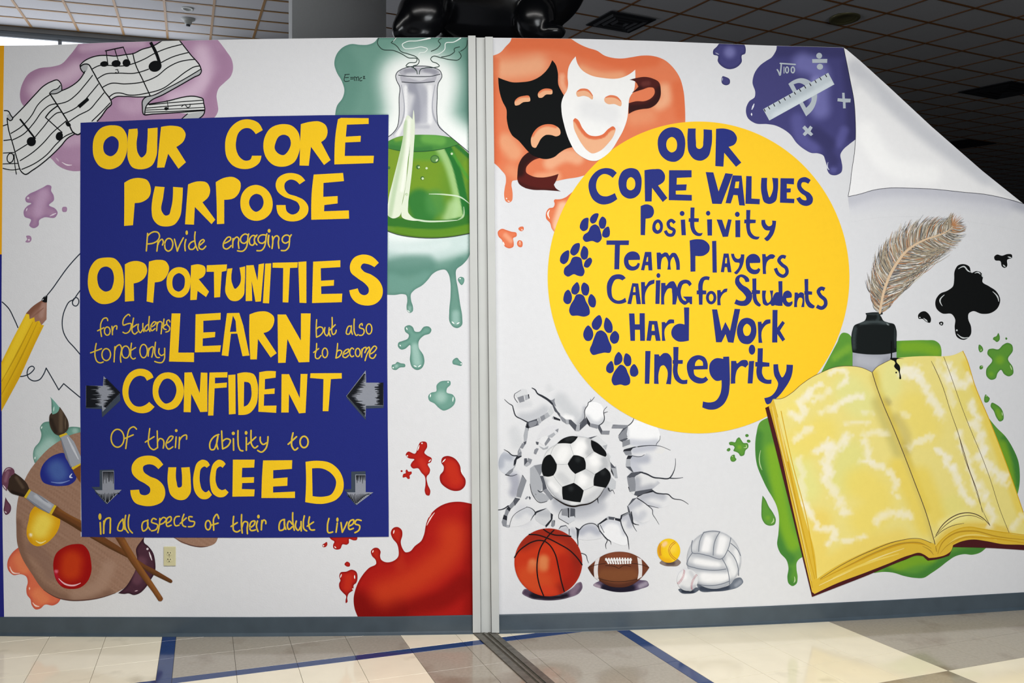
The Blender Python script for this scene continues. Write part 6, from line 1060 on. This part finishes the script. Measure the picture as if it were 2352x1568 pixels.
gshadow('ball_shadow', '#84756f', '1355,465 1380,440 1530,435 1552,460 1530,488 1460,497 1390,488', [('#4a3c3a', .8, 6, 26, '1430,470 1480,468')], SB, 'brown painted shadow under the softball')
VB_ = mk('volleyball', WR, '#cfd1d6', [('e', '1856,438 250,266')], 5, [('#f2f2f5', .9, 20, 50, '1790,260 1770,340'), ('#f2f2f5', .9, 20, 50, '1930,260 1900,370'), ('#f0f0f3', .9, 16, 40, '1700,460 1880,490'), ('#f0f0f3', .9, 30, 50, '1780,590 1950,580'), ('#ecedf0', .8, 10, 40, '1990,440 2040,560'), ('#ecedf0', .8, 8, 30, '2060,360 2080,450'), ('#adb1ba', .8, 8, 40, '1660,380 1800,400 1940,425'), ('#a2a7b1', .7, 8, 40, '1620,490 1780,525 1960,530'), ('#a2a7b1', .8, 10, 40, '1700,670 1900,690 2020,640'), ('#b0b4bc', .7, 6, 30, '1715,350 1750,220'), ('#b0b4bc', .7, 6, 30, '1850,390 1880,220'), ('rim', '#9fa3ac', .6, 24)], g=3.5, label='painted white volleyball with grey panel seams')
mk('seam', VB_, '#757b88', [('l', s, 7) for s in ['1658,260 1650,310 1658,372 1720,380 1800,398 1930,425 1980,350 2000,290 2010,235', '1762,185 1730,250 1715,360', '1910,180 1870,250 1848,395', '1658,372 1620,430 1608,480 1680,510 1780,528 1880,532 1965,522', '1930,425 1975,510 1995,600 2000,668', '1985,350 2040,410 2075,500 2082,580', '2010,285 2070,340 2100,400', '1700,660 1780,672 1900,665 2000,632', '1762,185 1850,173 1910,180']], 6, label='grey seams')
gshadow('ball_shadow', '#6a7280', '1700,670 1850,700 2000,665 2060,605 2100,600 2125,640 2090,680 1990,715 1860,728 1720,715', [('#323a4a', .9, 10, 26, '1740,700 1860,710 1980,690'), ('#9aa0ac', .8, 6, 26, '2095,640 2060,670')], VB_, 'grey painted shadow under the volleyball')
BB = mk('baseball', WR, '#dddee2', [('e', '1612,622 96,100')], 7, [('#f0f0f2', .8, 10, 40, '1580,590'), ('#aeb2ba', .8, 8, 36, '1560,700 1620,720 1680,690'), ('#c6c8ce', .8, 6, 20, '1640,550 1670,600')], g=3, label='painted small white baseball with red stitches')
st_ = []
for k in range(13):
    t = k/12; x = 1582*(1-t)**2+2*1580*t*(1-t)+1525*t*t; y = 535*(1-t)**2+2*610*t*(1-t)+655*t*t
    st_.append(('l', '%d,%d %d,%d' % (x-6, y-8, x+8, y+6), 3.4))
    x = 1695*(1-t)**2+2*1640*t*(1-t)+1652*t*t; y = 575*(1-t)**2+2*640*t*(1-t)+705*t*t
    st_.append(('l', '%d,%d %d,%d' % (x-7, y-3, x+8, y+5), 3.4))
mk('stitching', BB, '#b03a50', st_, 8, label='red stitching')
gshadow('ball_shadow', '#565e6c', '1528,708 1560,700 1640,725 1700,690 1722,705 1690,735 1620,748 1550,738', [('#1c2230', .8, 6, 20, '1570,725 1660,732')], BB, 'dark painted shadow under the baseball', lvl=2)

# --- ink
org(3, 1)
INK = '#0b0d0e'
def ink(shape, hl, label): return mk('ink_blot', WR, INK, [('s', shape)], 1, [('#dfe4e6', .9, 3, 8, h_) for h_ in hl], g=4, label=label)
ink('1800,857 1850,880 1870,938 1910,922 1950,930 1975,965 1970,1020 2030,1060 2100,1110 2133,1180 2110,1260 2050,1305 1960,1313 1880,1290 1845,1310 1840,1360 1865,1430 1860,1510 1800,1553 1740,1530 1715,1440 1718,1360 1690,1318 1600,1310 1545,1260 1540,1190 1580,1130 1650,1100 1700,1060 1710,1000 1715,920 1745,870', ['1750,900 1800,880 1840,920 1860,930', '1950,950 1935,935 1900,940', '1600,1240 1580,1190 1620,1140', '2065,1110 2110,1160 2120,1200', '1740,1500 1790,1535 1840,1530', '1735,1465', '1965,950 1972,975'], 'large black ink blot right of the feather')
ink('1440,1290 1480,1320 1498,1370 1490,1395 1450,1385 1420,1360 1385,1360 1378,1330 1400,1300', ['1390,1345 1400,1350', '1430,1355 1455,1375 1465,1385'], 'bean-shaped ink drop above the green splash')
ink('1600,1385 1612,1395 1600,1422 1580,1415 1570,1395', ['1592,1405'], 'tiny ink drop beside the bean-shaped one')
ink('2100,770 2150,780 2200,765 2240,770 2243,800 2200,815 2195,880 2175,893 2150,880 2135,830 2085,820 2078,790', ['2205,790 2235,800', '2160,865 2180,882'], 'small three-armed ink blot at the far right')
# --- green splash, book, bottle
org(3, 2)
GR = '#5d9638'
mk('green_splash', WR, GR, [('s', '640,0! 690,-81 740,-70 777,-20! 800,-6 1180,-5! 1300,-10 1450,-12 1540,-5 1580,30 1592,70 1590,160! 1700,400! 2000,690! 2030,705! 2100,790 2180,870 2250,980 2300,1100 2313,1200 2305,1350 2285,1430! 2100,1850! 2003,1896! 1950,1938 1880,1958 1800,1953 1720,1973 1650,2018 1580,2073 1500,2128 1430,2170 1350,2171 1250,2153 1150,2123 1060,2116 980,2126! 600,2000! 320,1980! 300,1988 265,2028 262,2088 272,2168 262,2223 225,2246 190,2223 178,2168 188,2078 170,2008 110,1938 85,1868 95,1768 95,1570 75,1500 40,1430 0,1365 -52,1260 -102,1130 -117,1000 -107,850 -72,740 0,700! 300,500! 480,300!')], 1,
  [('#3f7c36', .8, 20, 60, '-100,860 -100,1080 -30,1300 80,1480 100,1800 130,1920 200,2000'), ('#7fae2a', .9, 20, 80, '40,1000 100,1400 180,1750 230,1860'), ('#7fae2a', .8, 20, 60, '1250,50 1450,60 1540,90'), ('#86b23a', .6, 10, 50, '620,150 740,60'), ('#3f7c36', .9, 20, 40, '2180,900 2270,1060 2295,1300'), ('#7aa628', .8, 20, 50, '2150,950 2200,1150 2230,1300'), ('#7aa628', .9, 20, 60, '1150,2080 1400,2000 1500,1990'), ('#3f7c36', .8, 10, 50, '1100,2110 1380,2160 1550,2060 1700,1970 1950,1920'), ('#3f7c36', .7, 10, 40, '190,2100 200,2220 250,2220'), ('#c8dca8', .8, 2, 8, '-68,1000 -80,1080 -68,1150 -55,1180'), ('#c8dca8', .8, 3, 8, '242,2160 246,2200 238,2215'), ('#4f8c38', .7, 10, 40, '560,280 650,200 720,150')], g=6, label='painted large green paint splash behind the open book')
def gdrop(sh, strokes, label): return drop('green_drop', GR, sh, [('rim', '#3f7434', .7, 16)]+strokes, label)
gdrop('2200,12 2240,30 2250,80 2205,160 2250,240 2250,300 2215,320 2170,300 2140,260 2110,290 2090,340 2050,352 2010,320 2005,260 2060,170 2015,110 2025,75 2060,65 2115,72 2160,30', [('#7cab30', .8, 14, 50, '2130,170'), ('#c8dca8', .9, 2, 7, '2225,220 2240,260'), ('#7cab30', .6, 6, 30, '2050,300')], 'X-shaped green splat at the far right')
gdrop('1940,28 1972,55 1975,85 1950,100 1935,75', [('#c8dca8', .8, 2, 6, '1960,70 1955,88')], 'small green teardrop left of the X-shaped splat')
gdrop('1950,222 1970,220 1975,245 1950,257 1942,238', [('#c8dca8', .8, 2, 6, '1965,228')], 'tiny green drop below the teardrop')
gdrop('2070,-35 2100,-50 2115,-78 2130,-40 2125,-10 2100,5 2085,-8 2068,-18', [], 'small green splat above the X-shaped one')
gdrop('2185,-38 2200,-28 2190,-15 2180,-25', [], 'tiny green speck above the X-shaped splat')
gdrop('2000,485 2015,500 2037,520 2015,560 1995,560 1988,510', [('#c8dca8', .8, 2, 6, '2005,500')], 'small green drop above the long one')
gdrop('2055,563 2100,580 2145,620 2165,680 2160,720 2130,735 2100,700 2075,640 2045,590', [('#7cab30', .7, 6, 30, '2110,640 2130,690'), ('#c8dca8', .8, 2, 7, '2150,650 2155,680')], 'long green drop right of the book')
org(2, 2)
gdrop('2085,880 2110,910 2125,930 2165,935 2172,970 2145,1000 2130,1045 2100,1052 2080,1025 2055,1012 2035,1005 2045,970 2030,955 2000,950 1993,930 2015,920 2050,925 2065,895', [('#7cab30', .8, 6, 24, '2090,970'), ('#c8dca8', .9, 2, 7, '2150,950 2155,970 2130,975')], 'star-shaped green splat below the yellow circle')
gdrop('2045,1040 2050,1065 2062,1080 2045,1102 2015,1100 2005,1070 2020,1045', [('#c8dca8', .7, 2, 6, '2025,1055')], 'small green drop below the star-shaped splat')
gdrop('1975,990 2000,978 2008,990 1990,1010 1972,1000', [], 'tiny green drop left of the star-shaped splat')
gdrop('2145,855 2170,853 2175,868 2155,878 2143,868', [], 'tiny green drop above the star-shaped splat')
gdrop('2160,905 2185,905 2192,920 2175,930 2158,920', [], 'tiny green drop right of the star-shaped splat')
org(3, 2)
gdrop('-48,632 -20,660 20,1500 60,1620 72,1640 60,1680 20,1692 -20,1680 -50,1640 -62,1500'.replace('-48,632 -20,660 20,1500 60,1620', '-50,1415! -30,1440 10,1520 50,1580').replace('-62,1500', '-60,1530'), [('#c8dca8', .8, 3, 8, '50,1625 50,1650 30,1670'), ('#7cab30', .6, 6, 30, '0,1620')], 'green teardrop left of the large green splash')
BOT = mk('ink_bottle', WR, '#14191a', [('s', '895,-260! 960,-268 1055,-266! 1052,-250! 1030,-244 1040,-228 1060,-193 1110,-173 1160,-158 1177,-118 1181,0 1181,95! 1110,112 970,120 850,112 777,100! 777,-108 790,-143 850,-173 890,-193 905,-233 905,-246!')], 5,
  [('#4c5658', .8, 6, 16, '850,-165 930,-178 1050,-176 1100,-168'), ('#8a9496', .8, 3, 10, '1090,-165 1110,-150'), ('#3a4446', .8, 8, 20, '800,-120 790,-40 790,60'), ('#3c4648', .7, 4, 16, '1010,-250 1015,-210 1000,-190'), ('#30383a', .8, 4, 14, '1165,-120 1168,60'), ('#3a4244', .6, 4, 14, '905,-250 1040,-252')], g=4, label='painted black ink bottle holding the feather')
mk('bottle_base', BOT, '#a4a7b2', [('s', '777,97! 850,110 970,120 1100,112 1181,92! 1181,300! 777,300!')], 4, [('#bcbfc8', .6, 20, 50, '850,170 1000,200'), ('#8c8f9a', .6, 6, 30, '1000,260 1100,160')], g=6, label='grey lower half of the bottle')
PG = '#ecdd86'
BOOK = mk('open_book', WR, '#4a1a1e', [('s', '-25,610! 12,592! 60,640! 600,1200! 1500,1700! 2600,1700! 2600,1940! 2352,1916! 2000,1895 1700,1888! 1665,1965! 1560,1998 1468,2012! 1425,1972! 1380,1965 1250,2008 900,2153 600,2270 405,2346! 220,1580!')], 6, label='painted large open book with blank yellow pages and a dark cover')
mk('page_block', BOOK, '#deb83c', [('s', '8,600! 45,528! 400,700! 1000,1200! 1600,1600! 2600,1600! 2600,1905! 2352,1868 2150,1860 2000,1832 1880,1818 1780,1835 1700,1870! 1680,1925 1640,1955 1560,1980 1478,1988! 1430,1955 1400,1942 1300,1962 1100,2042 900,2120 600,2235 428,2318! 405,2300! 220,1500 100,950')], 7,
  [('#f2e6a8', .6, 3, 8, '40,600 120,980 250,1500 400,2200'), ('#c89a1c', .8, 3, 8, '60,560 160,1000 280,1560 430,2180'), ('#f4e4a0', .6, 3, 10, '90,700 180,1100'), ('#a87f20', .7, 2, 7, '25,620 130,1050 240,1500 410,2260'), ('#f4e8b0', .7, 3, 9, '470,2240 700,2130 1000,1990 1250,1900'), ('#c8961a', .8, 4, 10, '480,2190 800,2030 1100,1900 1300,1850 1450,1870'), ('#8a6a2a', .6, 2, 7, '700,2080 1000,1930 1250,1850 1400,1850 1500,1900'), ('#f0d870', .7, 5, 14, '600,2170 900,2040 1200,1950'),
   ('#a87f20', .7, 3, 8, '1560,1950 1600,1850 1720,1760 1880,1740 2100,1790 2352,1820'), ('#f4e08a', .6, 4, 10, '1620,1900 1750,1800 1900,1775 2100,1820'), ('#8a6a2a', .6, 2, 7, '1550,1930 1540,1880'), ('#8a6a2a', .5, 2, 7, '1420,1880 1500,1930 1520,1960'), ('#c8961a', .7, 4, 10, '1690,1860 1800,1800 1950,1800 2352,1850'), ('#a87f20', .5, 2, 6, '1580,1950 1640,1880 1760,1810 1900,1800')], g=4, label='stacked yellow page edges')
bl = []
random.seed(11)
for s, r_, a_ in [('570,285 700,265 730,300 690,380 650,410', 14, .95), ('360,480 400,430 480,400', 14, .9), ('380,500 480,500 560,450', 18, .7), ('210,650 300,690 320,620 300,550 400,540', 22, .9), ('480,650 600,620', 18, .7), ('620,590 740,520 870,520', 18, .95), ('700,760 800,745 920,750', 10, .7), ('240,900 300,850 400,800', 20, .8), ('460,1010 560,960 640,970 720,870', 26, .95), ('560,960 560,1080 530,1200', 34, .9), ('530,1200 580,1330 650,1450 700,1560', 30, .8), ('880,860 1000,830 1100,850', 18, .7), ('880,920 920,1000 920,1090', 24, .8), ('840,1110 960,1120 1000,1160 1060,1130', 16, .85), ('1120,1200 1170,1290 1180,1350', 22, .8), ('280,1080 310,1200 320,1400 380,1560', 20, .6), ('330,1500 430,1650 470,1730 600,1720 620,1780 560,1850', 18, .9), ('620,1830 780,1820 900,1790', 12, .8), ('1000,1640 1180,1570 1300,1620', 24, .8), ('1150,1400 1190,1420', 14, .7), ('880,655 960,655', 14, .6), ('680,1590 760,1570', 12, .6)]:
    bl.append(('#f5eed8', a_*.92, r_*.5, r_*1.8, s, r_*.75))
LP = mk('page', BOOK, PG, [('s', '50,525! 130,520 220,470 300,400 400,330 500,280 600,240 740,225 860,240 957,283! 1000,420 1060,580 1150,790 1250,1040 1350,1300 1450,1568 1535,1860! 1480,1840 1400,1815 1250,1820 1100,1850 900,1930 600,2080 450,2180! 430,1950 330,1600 200,1100 100,720')], 8,
  [('#e2e296', .7, 60, 160, '750,450 850,560'), ('#e4e492', .7, 50, 160, '250,1100 350,1350'), ('#dfdf8c', .6, 60, 180, '750,1050 700,1250'), ('#f0da6c', .7, 60, 160, '300,950 500,830'), ('#f0d968', .7, 60, 180, '850,1300 1000,1450 900,1650'), ('#ecd158', .7, 30, 120, '1200,1150 1350,1450 1450,1700'), ('#eed264', .7, 40, 130, '480,1650 500,2050 900,1900 1200,1830'), ('#f2e07c', .7, 30, 100, '150,620 250,560'), ('#c9bd6c', .8, 10, 90, '1010,560 1100,780 1200,1010'), ('#d8c468', .7, 8, 50, '970,330 1060,580 1250,1040 1450,1568 1530,1840')]+bl, g=6, label='left page')
bl = [('#f6f1e0', a_*.92, r_*.5, r_*1.8, s, r_*.75) for s, r_, a_ in [('1230,295 1330,250 1390,280 1300,330', 26, .95), ('1390,330 1440,430 1530,560 1600,680', 26, .85), ('1660,250 1720,360 1800,390 1850,340', 30, .9), ('1870,560 1880,640 1930,700', 22, .9), ('1320,950 1400,910 1500,890', 22, .7), ('1570,1000 1650,1080 1620,1120 1700,1160', 20, .9), ('1700,1170 1760,1300 1830,1440 1860,1480', 22, .85), ('1880,760 1950,860 1980,1000', 26, .85), ('1960,1050 2080,1200 2170,1260', 34, .9), ('1750,850 1800,980 1870,1200 1930,1400', 20, .8), ('1640,300 1700,330', 20, .8), ('1550,180 1620,330 1700,560', 20, .5), ('1230,650 1280,680', 16, .5), ('2000,1450 2060,1600 2050,1680', 24, .8), ('2250,1700 2330,1600', 20, .7), ('1950,1300 2000,1400', 20, .6)]]
RP = mk('page', BOOK, PG, [('s', '957,283! 1000,235 1060,200 1130,165 1250,145 1400,135 1610,136! 1700,125 1790,85! 1810,130 1900,400 2050,760 2200,1150 2345,1568! 2430,1790! 2250,1770 2100,1745 1950,1720 1850,1705 1700,1745 1600,1820 1543,1880! 1450,1568! 1350,1300 1250,1040 1150,790 1060,580 1000,420')], 8,
  [('#d8bf50', .8, 8, 60, '975,300 1070,580 1250,1010 1450,1540'), ('#b9a860', .5, 10, 70, '1180,700 1270,850 1270,1000'), ('#a89a60', .6, 6, 40, '1090,530 1110,560'), ('#e4e498', .6, 40, 120, '1150,250 1120,420'), ('#efd96a', .6, 60, 160, '1350,600 1450,800'), ('#ecd25a', .7, 40, 120, '1400,1250 1550,1600'), ('#e6de80', .6, 40, 120, '1700,1500 1750,1620'), ('#eccf50', .7, 12, 50, '1820,200 1950,560 2180,1180 2340,1620'), ('#e8d874', .6, 30, 100, '1800,500 1850,650'), ('#f4e89a', .7, 20, 50, '1600,1680 1800,1590'), ('#e0b83c', .6, 10, 40, '1560,1850 1700,1720 1900,1690 2200,1740')]+bl, g=6, label='right page with a folded strip')
mk('page_line', BOOK, '#5c4a38', [('l', s, w_) for s, w_ in [('957,283 1000,420 1060,580 1150,790 1250,1040 1350,1300 1450,1568 1535,1860', 7), ('50,528 130,522 220,470 300,400 400,330 500,280 600,240 740,225 860,240 957,283', 4), ('957,283 1000,235 1060,200 1130,165', 4), ('1500,180,3 1530,240,5 1600,400,5 1680,650,4 1750,850,5 1800,1050,4 1880,1270,4 1980,1568,3 2040,1690,5', 4), ('1615,140 1660,260 1720,430 1780,600 1870,830 1950,1020 2030,1230 2140,1568 2215,1755', 4),
  ('1543,1780,6 1600,1690,8 1680,1620,9 1780,1578,9 1880,1578,8 1960,1612,8 2040,1690,5', 7), ('1560,1760,3 1640,1680,6 1760,1610,6 1880,1600,5 1980,1640,3', 5), ('1530,1800,4 1600,1740,5 1700,1690,5 1800,1670,3', 5), ('480,2180,3 700,2040,4 950,1920,5 1200,1830,5 1400,1812,4 1500,1850,4', 4), ('1750,850,4 1790,980,6 1850,1180,6 1920,1370,5 1970,1568,4', 4)]], 9, label='dark drawn gutter and page lines')
mk('page_line', BOOK, '#d6a91e', [('l', s, 7) for s in ['1790,88 1812,132 1900,400 2050,760 2200,1150 2345,1568', '1545,1880 1600,1815 1700,1742 1850,1703 1950,1718 2100,1743 2352,1776', '120,640 220,1100 350,1600 448,2170']], 9, label='golden page edge lines')
mk('ink_drip', BOOK, INK, [('s', '1122,150! 1140,150 1185,150 1255,160! 1180,173 1185,195 1205,215 1215,250 1212,275 1222,325 1222,345 1208,345 1208,320 1200,275 1165,240 1158,225 1170,200 1160,180 1128,165'), ('l', '1135,0 1136,80 1134,150', 11), ('e', '1178,285 7,9')], 10, label='black ink dripping from the bottle onto the page')
# --- feather
org(3, 1)
STEM = [(1028, 1305), (1050, 1170), (1080, 1060), (1120, 960), (1190, 840), (1270, 740), (1350, 680), (1450, 630), (1560, 595), (1640, 560), (1700, 512)]
FE = mk('feather', WR, '#b3a491', [('s', '1028,1262! 985,1200 955,1120 955,1030 975,950 1010,870 1060,800 1120,730 1180,670 1260,610 1350,555 1440,520 1540,505 1640,500 1700,480 1730,500 1700,560 1620,640 1540,700 1460,760 1400,830 1360,900 1330,980 1280,1060 1220,1140 1140,1210 1062,1250')], 2,
  [('#8d8880', .7, 20, 70, '960,1000 1040,850 1130,720'), ('#c09068', .6, 20, 60, '1050,900 1150,740 1230,660'), ('#8a8f94', .6, 20, 60, '1300,600 1450,520 1600,520'), ('#c88c60', .6, 12, 50, '1720,440 1720,480'), ('#77757a', .7, 12, 50, '1120,1050 1230,870 1400,880'), ('#c09a70', .6, 20, 60, '1280,780 1400,760'), ('#9c8e80', .6, 20, 60, '1100,1150 1250,1000 1400,960')], g=5, label='painted brown and grey feather quill standing in the ink bottle')
random.seed(5)
SP = smooth_path(np.array(STEM, float), [False]*len(STEM), False, 10)[0]
NS = len(SP); barbs = {c: [] for c in ('#3c414a', '#878d92', '#d6cdbb', '#b9835a', '#e3e2dd', '#6c6760', '#a89c86')}
bc = list(barbs)
Lup = np.interp(np.linspace(0, 1, 200), [0, .08, .3, .5, .7, .85, 1], [130, 270, 330, 320, 290, 230, 150])
Ldn = np.interp(np.linspace(0, 1, 200), [0, .08, .2, .35, .5, .62, .75, .9, 1], [130, 390, 560, 600, 480, 360, 290, 220, 150])
for k in range(900):
    t = random.random(); i = min(NS-2, int(t*(NS-1))); p = SP[i]; tg = SP[i+1]-SP[i]; tg = tg/np.linalg.norm(tg)
    up = random.random() < .5; sg = 1 if up else -1
    L = (Lup if up else Ldn)[int(t*199)]*random.uniform(.72, 1.06)
    a0 = math.radians(random.uniform(48, 62))*-sg; nvec = np.array([tg[0]*math.cos(a0)-tg[1]*math.sin(a0), tg[0]*math.sin(a0)+tg[1]*math.cos(a0)])
    a1 = math.radians(random.uniform(14, 30))*-sg; mvec = np.array([tg[0]*math.cos(a1)-tg[1]*math.sin(a1), tg[0]*math.sin(a1)+tg[1]*math.cos(a1)])
    s0 = random.uniform(.0, .5)
    q1 = p+nvec*L*.5; q2 = q1+mvec*L*.42
    r0 = p+nvec*L*.5*s0; rm = p+nvec*L*(.25+.25*s0)+mvec*L*.02
    barbs[random.choice(bc)].append(('l', '%d,%d,5 %d,%d,6 %d,%d,5 %d,%d,1' % (*r0, *(p+nvec*L*(.3+.15*s0)), *(q1+mvec*L*.05), *q2), 5))
for k in range(60):                       # downy tip
    a = math.radians(random.uniform(-75, 75)); b = np.array([1700, 505]); d = np.array([math.sin(a+.6), -math.cos(a+.6)])
    barbs[random.choice(['#b9835a', '#d6cdbb', '#878d92', '#3c414a'] if a > .3 else ['#b9835a', '#d6cdbb', '#b9835a'])].append(('l', '%d,%d,5 %d,%d,4 %d,%d,1' % (*b, *(b+d*random.uniform(30, 60)), *(b+d*random.uniform(70, 118)+np.array([6, 0]))), 4))
for n_, (c, shp) in enumerate(barbs.items()):
    mk('barb', FE, c, shp, 3+n_*.3, kind='stuff', seglift=2e-6, label='fine painted feather barbs in one tone')
mk('quill_shaft', FE, '#dcc0a0', [('l', ' '.join('%d,%d,%g' % (x, y, w_) for (x, y), w_ in zip(STEM, (20, 22, 24, 24, 24, 22, 19, 16, 13, 9, 4))), 14)], 6, label='pale cream quill shaft')
